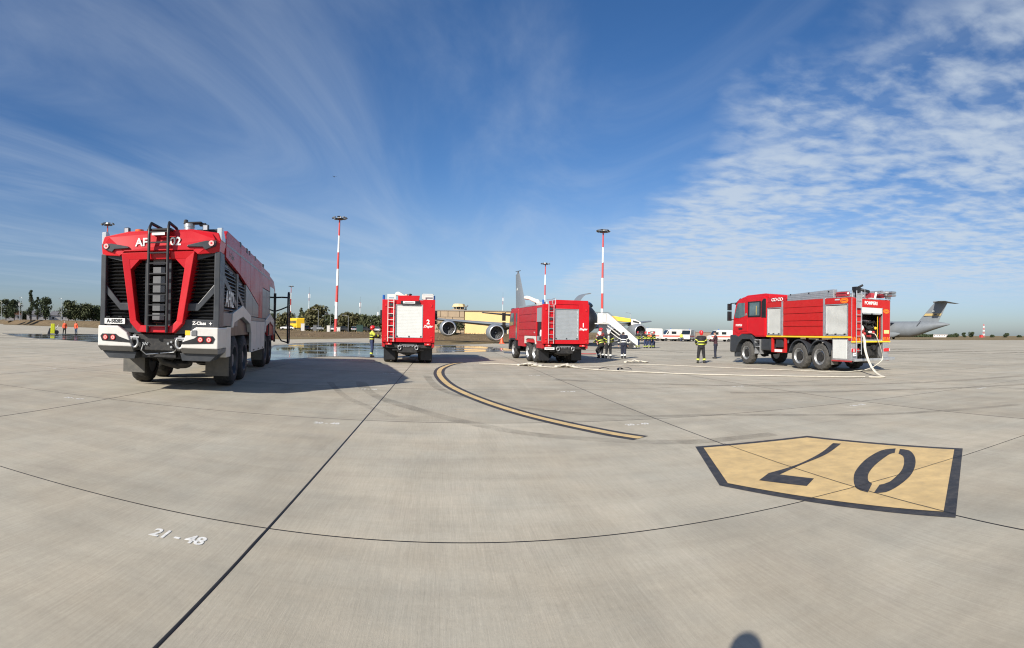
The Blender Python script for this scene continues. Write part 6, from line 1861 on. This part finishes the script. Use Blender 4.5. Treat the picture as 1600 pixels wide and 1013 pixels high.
for s in (-1, 1):
    MB().prism([(-41.3, 10.35), (-49.1, 10.35), (-49.6, 11.35), (-42.2, 11.35)], 'yz', 0.60 * s, 0.64 * s).build('tail_band', mat('tail_band_gold', (0.46, 0.34, 0.14), 0.5), C)
    MB().prism([(-45.9, 10.5), (-47.2, 10.5), (-47.5, 11.2), (-46.4, 11.2)], 'yz', 0.66 * s, 0.68 * s).build('tail_emblem', AIRDARK, C)
    MB().ball((0.6 * s, -45.9, 12.3), (0.06, 0.55, 0.4)).build('tail_flag', REFL, C)
    MB().prism([(-38.2, 5.2), (-38.8, 5.2), (-41.0, 8.0), (-40.6, 8.0)], 'yz', 3.0 * s, 3.1 * s).build('door_seam', AIRDARK, C)

# ------------------------------------------------------------------ floodlight masts
def flood_mast(label, x, y, h, lean=0.0, heads=8, r=0.38, bands=7):
    t = thing('floodlight_mast', label, 'light mast', (x, y, -0.05), 0, 'red and white floodlight masts')
    t.rotation_euler = (0, lean, 0)
    for k in range(bands):
        z0, z1 = h * k / bands, h * (k + 1) / bands
        MB().cyl((0, 0, z0), (0, 0, z1), r * (1 - 0.55 * k / bands), r * (1 - 0.55 * (k + 1) / bands), n=12).build('mast_section', MASTRED if k % 2 == 0 else MASTWHITE, t, smooth=40)
    MB().lathe([(h - 0.05, 0.10), (h - 0.05, 1.0), (h + 0.10, 1.05), (h + 0.10, 0.1)], (0, 0, 0), 'z', 16).build('head_ring', CHARCOAL, t)
    for k in range(heads):
        a = 2 * PI * k / heads + 0.2
        c, s = math.cos(a), math.sin(a)
        MB().box(-0.34, 0.34, -0.20, 0.20, -0.12, 0.12, Matrix.Translation((c * 1.55, s * 1.55, h + 0.25)) @ Matrix.Rotation(a - PI / 2, 4, 'Z') @ Matrix.Rotation(R(-35), 4, 'X')).build('floodlight', STEEL if k % 2 else CHARCOAL, t, 0.03)
        MB().cyl((c * 0.6, s * 0.6, h), (c * 1.45, s * 1.45, h + 0.2), 0.05, n=6).build('arm', CHARCOAL, t)
    MB().box(-0.4, 0.4, -0.4, 0.4, h + 0.1, h + 0.6).build('winch_head', WHITE, t, 0.08)
    return t


flood_mast('tall red and white floodlight mast on the grass between the left trucks', -39.0, 114.4, 26.2, R(1.0))
flood_mast('red and white floodlight mast rising behind the white stairs', 21.8, 129.2, 26.3, 0, 12)
flood_mast('smaller red and white floodlight mast behind truck number 1', 11.8, 195.6, 26.3)
flood_mast('floodlight mast mostly hidden behind the big left truck', -92.0, 97.4, 26.2)
flood_mast('distant floodlight mast behind the open door of the big left truck', -136.0, 310.5, 27.2)


def slim_pole(label, x, y, h, r=0.09, m=STEEL, kind='lamp', band=False):
    t = thing('lamp_post' if kind == 'lamp' else 'antenna_mast', label, 'lamp post' if kind == 'lamp' else 'mast', (x, y, 2.2 if x < -100 else -0.05), 0, 'slender posts behind the apron')
    if band:
        for k in range(5):
            MB().cyl((0, 0, h * k / 5), (0, 0, h * (k + 1) / 5), r * (1 - 0.1 * k), r * (0.9 - 0.1 * k), n=8).build('mast_section', MASTRED if k % 2 == 0 else MASTWHITE, t)
    else:
        MB().cyl((0, 0, 0), (0, 0, h), r, r * 0.6, n=8).build('pole', m, t)
    if kind == 'lamp':
        MB().tube([(0, 0, h), (-0.5, 0, h + 0.25), (-1.2, 0, h + 0.3)], 0.05, 6).build('bracket', m, t)
        MB().box(-1.8, -1.1, -0.15, 0.15, h + 0.22, h + 0.36).build('lamp_head', GREYP, t, 0.03)
    else:
        for k in range(3):
            a = 2 * PI * k / 3
            MB().box(math.cos(a) * 0.36 - 0.07, math.cos(a) * 0.36 + 0.07, math.sin(a) * 0.36 - 0.06, math.sin(a) * 0.36 + 0.06, h - 1.9, h - 0.4).build('antenna_panel', MASTWHITE, t)
            MB().cyl((0, 0, h - 1.5), (math.cos(a) * 0.34, math.sin(a) * 0.34, h - 1.5), 0.05, n=6).build('antenna_arm', GREYP, t)
        MB().cyl((0, 0, h), (0, 0, h + 2.2), 0.04, n=6).build('whip', GREYP, t)
    return t


def at_px(x, D):
    a = (x - 800) / F
    return D * math.sin(a), D * math.cos(a)


for px, D, h, kind, band, lab in ((482, 200, 14.5, 'antenna', True, 'red and white antenna mast beside the yellow bus'), (524, 190, 11.5, 'antenna', True, 'thin antenna mast just left of the tall floodlight mast'),
                                  (562, 220, 12.5, 'antenna', True, 'white topped antenna mast among the trees left of truck number 2'), (497, 150, 6.5, 'lamp', False, 'lamp post in front of the big round tree'),
                                  (516, 160, 5.5, 'lamp', False, 'short lamp post left of the tall floodlight mast'), (544, 150, 5.0, 'lamp', False, 'short lamp post right of the tall floodlight mast'),
                                  (590, 240, 9.5, 'antenna', False, 'thin mast just left of truck number 2'), (785, 250, 17.5, 'antenna', True, 'thin antenna mast above the yellow hall'),
                                  (34, 200, 8.2, 'lamp', False, 'lamp post among the far left trees'), (96, 200, 8.2, 'lamp', False, 'lamp post above the two orange workers'), (2, 200, 6.5, 'lamp', False, 'lamp post at the left edge of the picture'),
                                  (30, 260, 9.0, 'antenna', False, 'dark thin mast right of the round trees at far left'), (985, 190, 8.5, 'lamp', False, 'thin lamp post right of the white stairs')):
    x, y = at_px(px, D)
    slim_pole(lab, x, y, h, 0.09 if kind == 'lamp' else 0.15, STEEL, kind, band)
# lattice mast on the right horizon
x, y = at_px(1537, 560)
t = thing('lattice_mast', 'red and white lattice mast on the right horizon', 'mast', (x, y, 0))
for k in range(7):
    b = MB()
    z0, z1 = k * 2.0, k * 2.0 + 2.0
    w0, w1 = 0.9 - 0.08 * k, 0.82 - 0.08 * k
    for sx, sy in ((1, 1), (1, -1), (-1, 1), (-1, -1)):
        b.cyl((sx * w0, sy * w0, z0), (sx * w1, sy * w1, z1), 0.11, n=4)
    b.cyl((w0, w0, z0), (-w1, w1, z1), 0.08, n=4).cyl((-w0, -w0, z0), (w1, -w1, z1), 0.08, n=4).cyl((w0, -w0, z0), (w1, w1, z1), 0.08, n=4)
    b.build('lattice_section', MASTRED if k % 2 == 0 else MASTWHITE, t)
x, y = at_px(1533, 555)
o = thing('equipment_hut', 'small red hut at the foot of the lattice mast', 'hut', (x, y, 0))
box('hut_wall', MASTRED, o, -1.6, 1.6, -1.2, 1.2, -0.1, 2.6)
box('hut_roof', ROOFG, o, -1.8, 1.8, -1.4, 1.4, 2.6, 2.8)

# ------------------------------------------------------------------ buildings
H = thing('terminal_hall', 'long low yellow hall with beige stone-clad end and roof lookout', 'building', (0, 164.5, 0), R(-1))
box('yellow_wall', HALLY, H, -14.6, 19, 0, 26, -0.1, 7.55)
box('roof_edge', ROOFG, H, -38, 19.3, -0.35, 26, 7.55, 7.85)
box('stone_backing', STONEJ, H, -38, -14.7, 0.0, 26, -0.1, 7.55)
rnd = random.Random(11)
x = -37.9
row_z = [0.0, 1.85, 3.75, 5.65, 7.5]
for r_ in range(4):
    x = -37.9 - (1.1 if r_ % 2 else 0)
    while x < -14.9:
        w = rnd.choice((1.9, 2.3, 3.6, 4.4))
        x2 = min(x + w, -14.75)
        x0_ = max(x, -37.9)
        if x2 - x0_ > 0.3:
            mid_z = (row_z[r_] + row_z[r_ + 1]) / 2
            if rnd.random() < 0.35:
                box('stone_panel', STONE, H, x0_ + 0.07, x2 - 0.07, -0.20 - 0.05 * rnd.random(), 0.0, row_z[r_] + 0.06, mid_z - 0.06)
                box('stone_panel', STONE, H, x0_ + 0.07, x2 - 0.07, -0.20 - 0.05 * rnd.random(), 0.0, mid_z + 0.06, row_z[r_ + 1] - 0.06)
            else:
                box('stone_panel', STONE, H, x0_ + 0.07, x2 - 0.07, -0.20 - 0.05 * rnd.random(), 0.0, row_z[r_] + 0.06, row_z[r_ + 1] - 0.06)
        x += w
for k in range(7):
    xx = -2.5 + k * 1.3
    w_ = box('window', WHITE, H, xx, xx + 1.05, -0.06, 0.0, 0.3, 2.9)
    box('pane', GLASS, w_, xx + 0.12, xx + 0.93, -0.08, -0.05, 0.45, 2.75)
box('grey_plinth', GREYP, H, -5.0, -2.9, -0.12, 0.0, 0.0, 3.2)
lk = MB().cyl((-16.8, 3, 7.85), (-16.8, 3, 8.15), 2.5, n=8).build('lookout', STONE, H)
for k in range(8):
    a = 2 * PI * (k + 0.5) / 8
    MB().cyl((-16.8 + 1.6 * math.cos(a), 3 + 1.6 * math.sin(a), 8.1), (-16.8 + 1.6 * math.cos(a), 3 + 1.6 * math.sin(a), 9.0), 0.14, n=6).build('lookout_post', STONE, lk)
MB().cyl((-16.8, 3, 8.1), (-16.8, 3, 8.95), 1.35, n=8).build('lookout_glass', GLASS, lk)
MB().cyl((-16.8, 3, 8.95), (-16.8, 3, 9.9), 2.2, 1.7, n=8).build('lookout_roof', mat('pale_yellow_render', (0.62, 0.47, 0.25), 0.8), lk)
MB().tube([(-14.6, 3, 7.85), (-14.6, 3, 8.9), (-14.0, 3, 9.5)], 0.25, 6).build('roof_vent', GREYP, H)


def house(label, px, D, w, d, h, roofh, wall=PLASTER, roof=TILE, rz=0.0, wins=3, name='house'):
    x, y = at_px(px, D)
    t = thing(name, label, 'building', (x, y, 2.2 if px < 200 else -0.1), -((px - 800) / F) + rz)
    box('wall', wall, t, -w / 2, w / 2, 0, d, 0, h)
    if roofh > 0.5:
        MB().prism([(-w / 2 - 0.4, h), (w / 2 + 0.4, h), (w / 2 - d * 0.2, h + roofh), (-w / 2 + d * 0.2, h + roofh)], 'xz', -0.4, d + 0.4).build('roof', roof, t)
    else:
        box('roof', roof, t, -w / 2 - 0.2, w / 2 + 0.2, -0.2, d + 0.2, h, h + max(roofh, 0.2))
    for k in range(wins):
        xx = -w / 2 + (k + 0.5) * w / wins
        o = box('window', WHITE, t, xx - 0.7, xx + 0.7, -0.06, 0.0, h * 0.38, h * 0.75)
        box('pane', GLASS, o, xx - 0.58, xx + 0.58, -0.09, -0.05, h * 0.40, h * 0.73)
    return t


house('pale low house with tiled roof among the far left trees', 58, 330, 13, 9, 4.0, 2.4, PLASTER, mat('grey_tile', (0.36, 0.35, 0.36), 0.8))
house('grey roofed low house behind the two orange workers', 96, 340, 16, 9, 3.8, 2.6, PLASTER, mat('grey_tile', (0.36, 0.35, 0.36), 0.8))
house('small house with red tiled roof at the far left edge', 20, 330, 10, 8, 3.8, 2.0)
house('grey roofed house behind the left edge of the big truck', 152, 330, 9, 8, 3.6, 2.4, PLASTER, mat('grey_tile', (0.36, 0.35, 0.36), 0.8))
house('long white flat building on the right horizon', 1470, 620, 17, 8, 3.0, 0.3, mat('white_wall', (0.66, 0.60, 0.57), 0.8), ROOFG, 0, 6)
house('small white building left of truck number 2', 579, 230, 7, 6, 4.0, 0.3, mat('white_wall', (0.66, 0.60, 0.57), 0.8), ROOFG, 0, 2)
house('brown low wall building behind the bareheaded man', 1107, 190, 22, 3, 2.3, 0.2, FENCEM, ROOFG, 0, 0, 'shed')
for px, D, w, hh, lab in ((529, 117, 0.75, 1.15, 'white equipment cabinet at the foot of the tall floodlight mast'), (473, 150, 1.0, 2.0, 'white cabinet beside the yellow bus'), (492, 140, 0.9, 1.6, 'grey cabinet in front of the big round tree'), (513, 150, 0.8, 1.6, 'white cabinet left of the tall floodlight mast'), (562, 130, 1.6, 1.8, 'dark green cabinet below the white topped antenna mast')):
    x, y = at_px(px, D)
    t = thing('cabinet', lab, 'cabinet', (x, y, 0.7), -((px - 800) / F))
    m = WHITE if lab.startswith('white') else (GREYP if lab.startswith('grey') else mat('dark_green_paint', (0.02, 0.05, 0.04), 0.5))
    box('case', m, t, -w / 2, w / 2, -0.3, 0.3, -0.8, hh - 0.1, 0.03)
    box('lid', m, t, -w / 2 - 0.05, w / 2 + 0.05, -0.36, 0.36, hh - 0.1, hh, 0.02)


# ------------------------------------------------------------------ cars, vans, bus
def van(label, x, y, rz, body=WHITE, stripe=True, back_open=False, L=5.6, Hh=2.55, W=2.0, group='ambulances behind the aircraft'):
    t = thing('ambulance' if stripe else 'van', label, 'ambulance' if stripe else 'van', (x, y, -0.01), rz, group)
    MB().prism([(0, 0.45), (0, Hh - 0.1), (0.15, Hh), (L - 2.0, Hh), (L - 1.55, Hh - 0.15), (L - 0.85, 1.45), (L - 0.1, 1.2), (L, 0.5)], 'yz', -W / 2, W / 2).build('body', body, t, 0.06)
    for s in (-1, 1):
        if stripe:
            MB().box(W / 2 * s, (W / 2 + 0.008) * s, 0.1, L - 0.2, 0.95, 1.25).build('red_stripe', mat('stripe_red', (0.62, 0.12, 0.09), 0.5), t)
        MB().prism([(1.6, 1.55), (1.6, 2.1), (2.7, 2.1), (2.7, 1.55)], 'yz', W / 2 * s, (W / 2 + 0.01) * s).build('side_window', GLASS, t)
        MB().prism([(3.5, 1.5), (3.5, 2.1), (L - 1.65, 2.1), (L - 1.05, 1.5)], 'yz', W / 2 * s, (W / 2 + 0.01) * s).build('cab_window', GLASS, t)
        for yy in (1.0, L - 0.95):
            MB().lathe([(-0.11, 0.05), (-0.11, 0.34), (0.11, 0.34), (0.11, 0.05)], (W / 2 * s - 0.08 * s, yy, 0.35), 'x', 16).build('wheel', RUBBER, t, smooth=40)
        if back_open:
            MB().box(W / 2 * s - 0.03, W / 2 * s + 0.03, -0.95, 0.0, 0.6, Hh - 0.2).build('open_rear_door', body, t, 0.02)
    MB().box(-W / 2 + 0.08, W / 2 - 0.08, -0.015, 0.0, 0.6, Hh - 0.2).build('rear_opening' if back_open else 'rear_door', BLACK if back_open else body, t)
    if not back_open:
        for s in (-1, 1):
            MB().box(s * 0.5 - 0.36, s * 0.5 + 0.36, -0.03, -0.012, 1.5, 2.1).build('rear_window', GLASS, t)
    MB().add([(-W / 2 + 0.12, L - 1.5, Hh - 0.22), (W / 2 - 0.12, L - 1.5, Hh - 0.22), (W / 2 - 0.12, L - 0.86, 1.48), (-W / 2 + 0.12, L - 0.86, 1.48)], [(0, 1, 2, 3)]).build('windscreen', GLASS, t).location = (0, 0.03, 0.02)
    if stripe:
        MB().cyl((-0.5, L - 2.2, Hh), (-0.5, L - 2.2, Hh + 0.16), 0.12, n=10).build('blue_beacon', BLUE, t)
    box('bumper', BLACK, t, -W / 2, W / 2, -0.1, 0.05, 0.35, 0.6, 0.02)
    return t


van('white van with its side to the viewer, leftmost behind the distant firefighters', 32.6, 113.5, R(80), L=5.4, Hh=2.7, W=2.2)
van('white ambulance with red stripe, second of the row by the aircraft', 35.9, 110.0, R(96), L=4.9)
van('white ambulance with open back doors right of the striped one', 38.4, 111.5, R(150), back_open=True)
van('dark van rightmost of the ambulance row', 39.6, 113.5, R(60), CARDARK, False, Hh=2.3)
van('white ambulance right of the bareheaded man', 46.6, 108.0, R(95), L=5.4)


def car(label, x, y, z, rz, m, group='cars parked beyond the grass'):
    t = thing('parked_car', label, 'car', (x, y, z), rz, group)
    MB().prism([(0, 0.35), (0.02, 0.85), (0.7, 0.95), (1.5, 0.98), (3.2, 0.95), (4.1, 0.85), (4.3, 0.6), (4.3, 0.35)], 'yz', -0.88, 0.88).build('body', m, t, 0.05)
    MB().prism([(0.45, 0.95), (0.95, 1.42), (2.5, 1.45), (3.3, 0.96)], 'yz', -0.74, 0.74).build('cabin_glass', GLASS, t, 0.04)
    MB().prism([(0.95, 1.42), (1.05, 1.47), (2.4, 1.48), (2.5, 1.45)], 'yz', -0.72, 0.72).build('roof', m, t, 0.02)
    for s in (-1, 1):
        for yy in (0.8, 3.45):
            MB().lathe([(-0.1, 0.05), (-0.1, 0.31), (0.1, 0.31), (0.1, 0.05)], (0.80 * s, yy, 0.32), 'x', 14).build('wheel', RUBBER, t, smooth=40)
        MB().box(s * 0.6 - 0.16, s * 0.6 + 0.16, -0.02, 0.02, 0.62, 0.78).build('tail_lamp', REDLENS, t)
    return t


CARS = [(452, CARSILVER, 'silver parked car left of the white cabinet'), (459, CARWHITE, 'white parked car below the yellow bus'), (465, CARSILVER, 'silver parked car right of the white one below the yellow bus'),
        (480, CARDARK, 'dark parked car below the red and white antenna mast'), (506, CARSILVER, 'silver parked car right of the big round tree trunk'), (519, CARWHITE, 'white parked car just left of the tall floodlight mast'),
        (536, CARWHITE, 'white parked car just right of the tall floodlight mast'), (545, CARDARK, 'dark parked car under the short lamp post'), (553, CARSILVER, 'silver parked car between dark car and green cabinet'),
        (571, CARRED, 'red parked car right of the green cabinet'), (578, CARDARK, 'dark parked car below the small white building'), (590, CARWHITE, 'white parked car closest to truck number 2')]
for k, (px, m, lab) in enumerate(CARS):
    x, y = at_px(px, 170)
    car(lab, x, y, 0.75, -((px - 800) / F) + R(90 if k % 3 == 1 else 8 * (k % 2)), m)
x, y = at_px(463, 172)
B = thing('yellow_bus', 'yellow bus parked beyond the grass right of the big left truck', 'bus', (x, y, 1.1), R(24) + R(14))
MB().prism([(-5, 0.35), (-5, 3.1), (-4.8, 3.4), (4.6, 3.4), (5, 3.0), (5, 0.35)], 'yz', -1.25, 1.25).build('body', mat('bus_yellow', (0.78, 0.48, 0.02), 0.4), B, 0.06)
for s in (-1, 1):
    for k in range(6):
        MB().box(1.25 * s, 1.27 * s, -4.6 + k * 1.55, -3.3 + k * 1.55, 1.7, 2.6).build('window', GLASS, B)
    for yy in (-3.2, 3.0):
        MB().lathe([(-0.14, 0.05), (-0.14, 0.48), (0.14, 0.48), (0.14, 0.05)], (1.15 * s, yy, 0.48), 'x', 16).build('wheel', RUBBER, B, smooth=40)
MB().box(-1.1, 1.1, 5.0, 5.03, 1.3, 2.9).build('windscreen', GLASS, B)


# ------------------------------------------------------------------ trees
def leaf_mat(name, c1, c2):
    m, t, b = ntree(name)
    g = tnode(t, 'ShaderNodeNewGeometry')
    n = tnoise(t, g.outputs['Position'], 0.45, 4, 0.6)
    n2 = tnode(t, 'ShaderNodeTexWhiteNoise', noise_dimensions='3D')
    sn = tnode(t, 'ShaderNodeVectorMath', operation='SNAP')
    t.links.new(g.outputs['Position'], sn.inputs[0])
    sn.inputs[1].default_value = (0.5, 0.5, 0.5)
    t.links.new(sn.outputs[0], n2.inputs['Vector'])
    f = tmath(t, 'ADD', tmath(t, 'MULTIPLY', tramp(t, n, 0.3, 0.7), 0.6), tmath(t, 'MULTIPLY', n2.outputs['Value'], 0.4))
    t.links.new(tmix(t, f, c1, c2), b.inputs['Base Color'])
    b.inputs['Roughness'].default_value = 0.75
    b.inputs['Specular IOR Level'].default_value = 0.2
    return m


LEAF = [leaf_mat('dark_leaves', (0.028, 0.042, 0.020), (0.068, 0.085, 0.040)), leaf_mat('autumn_leaves', (0.062, 0.066, 0.030), (0.135, 0.120, 0.055)), leaf_mat('olive_leaves', (0.044, 0.058, 0.026), (0.100, 0.108, 0.052))]  # leaf tones lifted a little: distance haze put into the colour


def tree(label, x, y, h, w, seed, leaf=0, trunk=0.22, conical=False, z=-0.1, n=None, name='tree', group='trees behind the apron'):
    rnd = random.Random(seed)
    t = thing(name, label, 'tree' if name == 'tree' else 'bush', (x, y, z), 0, group)
    b = MB()
    th = h * trunk
    b.tube([(0, 0, 0), (rnd.uniform(-.1, .1), 0, th), (rnd.uniform(-.3, .3), rnd.uniform(-.3, .3), h * 0.7)], [h * 0.022 + 0.05, h * 0.017 + 0.04, 0.03], 7)
    blobs = []
    nb = 11 if name == 'tree' else 6
    for k in range(nb):
        f = (k + 0.5) / nb
        zz = th + (h - th) * f
        prof = (1 - f) * 0.95 + 0.12 if conical else math.sin(PI * (0.12 + 0.80 * f)) ** 0.7
        a = rnd.uniform(0, 2 * PI)
        rr_ = w / 2 * prof * rnd.uniform(0.25, 0.65)
        rad = w * rnd.uniform(0.22, 0.34) * (prof * 0.7 + 0.3)
        c = (math.cos(a) * rr_, math.sin(a) * rr_, min(zz, h - rad * 0.8))
        blobs.append((c, rad))
        b.tube([(0, 0, min(zz * 0.7, h * 0.65)), (c[0] * 0.5, c[1] * 0.5, c[2] * 0.85), c], [h * 0.010 + 0.02, h * 0.006 + 0.015, 0.015], 5)
    b.build('trunk', BARK, t)
    vs, fs = [], []
    n = n or 1700
    ls = max(0.16, w * 0.05)
    for k in range(n):
        c, rad = rnd.choice(blobs)
        d = Vector((rnd.gauss(0, 1), rnd.gauss(0, 1), rnd.gauss(0, 1))).normalized()
        p = Vector(c) + Vector((d.x, d.y, d.z * 0.8)) * rad * (rnd.random() ** 0.4) * rnd.uniform(0.85, 1.2)
        u = Vector((rnd.gauss(0, 1), rnd.gauss(0, 1), rnd.gauss(0, 1))).normalized()
        v = u.cross(Vector((rnd.gauss(0, 1), rnd.gauss(0, 1), rnd.gauss(0, 1)))).normalized()
        s = ls * rnd.uniform(0.6, 1.3)
        i = len(vs)
        vs += [tuple(p - u * s), tuple(p + v * s * 0.55), tuple(p + u * s), tuple(p - v * s * 0.55)]
        fs.append((i, i + 1, i + 2, i + 3))
    me = bpy.data.meshes.new('crown')
    me.from_pydata(vs, [], fs)
    me.materials.append(LEAF[leaf])
    o = bpy.data.objects.new('crown', me)
    COL.objects.link(o)
    o.parent = t
    return t


TREES = [  # px of the stem, distance, height, width, leaf, conical, label
    (-6, 300, 8.5, 9, 0, False, 'dark tree cut off by the left edge of the picture'), (9, 290, 11.5, 10, 2, False, 'round tree leftmost of the full trees on the left'), (22, 280, 11.0, 9, 0, False, 'dark tree right of the leftmost round tree'),
    (48, 280, 16.0, 8.5, 0, True, 'tallest pointed dark tree on the far left'), (58, 290, 13.0, 7, 0, True, 'dark conifer just right of the tallest far left tree'), (71, 280, 12.5, 10, 0, False, 'broad dark tree above the yellow cart'),
    (107, 290, 11.5, 12, 2, False, 'broad tree directly above the two orange workers'), (118, 300, 9.5, 10, 2, False, 'olive tree right of the orange workers'), (131, 290, 10.0, 12, 2, False, 'reddish olive tree left of the big truck'), (146, 290, 9.0, 11, 0, False, 'dark tree touching the left edge of the big truck'),
    (90, 360, 7.0, 12, 2, False, 'low pale tree behind the lamp post on the left'), (33, 360, 6.5, 14, 2, False, 'low pale tree behind the left lamp post'), (160, 300, 9.0, 9, 2, False, 'tree mostly hidden by the big left truck'),
    (446, 190, 6.5, 7, 1, False, 'olive tree showing behind the open truck door'), (470, 185, 8.0, 3.4, 2, True, 'slim upright tree right of the yellow bus'), (479, 190, 6.8, 5, 2, False, 'small tree behind the red and white antenna mast'),
    (498, 180, 8.6, 8.5, 1, False, 'big round autumn tree left of the tall floodlight mast'), (513, 200, 6.5, 6, 2, False, 'olive tree between round tree and floodlight mast'), (533, 210, 6.5, 6, 1, False, 'autumn tree right of the tall floodlight mast'),
    (545, 190, 6.9, 7, 1, False, 'bushy autumn tree behind the short lamp post'), (557, 200, 6.8, 7, 2, False, 'dense tree left of the white topped antenna mast'), (568, 190, 6.2, 6, 2, False, 'dense tree right of the white topped antenna mast'),
    (590, 210, 6.6, 6.5, 2, False, 'dark tree touching the left edge of truck number 2'), (604, 210, 6.6, 6, 2, False, 'tree mostly hidden behind truck number 2')]
for k, (px, D, h, w, lf, cn, lab) in enumerate(TREES):
    x, y = at_px(px, D)
    left = px < 200
    tree(lab, x, y, h * (1.0 if left else 1.06), w * (0.98 if left else 1.28) * (0.85 if cn else 1), 100 + k, lf, 0.20 if left else 0.12, cn, 2.2 if left else -0.1, n=1700 if left else 2300)
x, y = at_px(710, 92)
tree('dark bush in front of the yellow hall beside the outer engine', x, y, 2.7, 3.4, 300, 0, 0.05, False, 0.7, 1800, 'bush', 'bushes')
x, y = at_px(698, 95)
tree('dark bush half hidden by the outer engine', x, y, 2.5, 3.2, 301, 0, 0.05, False, 0.7, 1500, 'bush', 'bushes')
for k, (px, D, h, w, lab) in enumerate(((1427, 620, 4.0, 26, 'long low hedge below the transport aircraft tail'), (1444, 620, 3.4, 14, 'low bush left of the white horizon building'), (1455, 640, 3.6, 9, 'small bush left of the long white building on the horizon'), (1487, 620, 3.6, 9, 'small bush touching the right end of the white horizon building'),
                                        (1494, 620, 4.8, 9, 'low bush second right of the white horizon building'), (1506, 600, 5.6, 6, 'round bush left of the pair before the lattice mast'), (1518, 600, 6.2, 8, 'round dark bush closest to the lattice mast on its left'), (1550, 620, 3.2, 6, 'small bush right of the lattice mast'),
                                        (1572, 600, 5.0, 7, 'round bush near the right edge of the picture'), (1592, 640, 2.6, 8, 'tiny bush at the right edge of the picture'))):
    x, y = at_px(px, D)
    tree(lab, x, y, h, w * 1.2, 400 + k, 0, 0.04, False, -0.1, 1500, 'bush', 'bushes on the right horizon')
# a bird over the apron
o = thing('bird', 'tiny dark bird high in the sky left of centre', 'bird', (-38.5, 110, 34.5), 0.6)
MB().ball((0, 0, 0), (0.10, 0.26, 0.09), 8, 6).build('body', BLACK, o, smooth=60)
for s in (-1, 1):
    MB().add([(0.05 * s, 0.10, 0), (0.05 * s, -0.12, 0), (0.36 * s, -0.08, 0.14), (0.60 * s, -0.14, 0.05), (0.36 * s, 0.08, 0.15)], [(0, 1, 2, 4), (2, 3, 4)]).build('wing', BLACK, o)
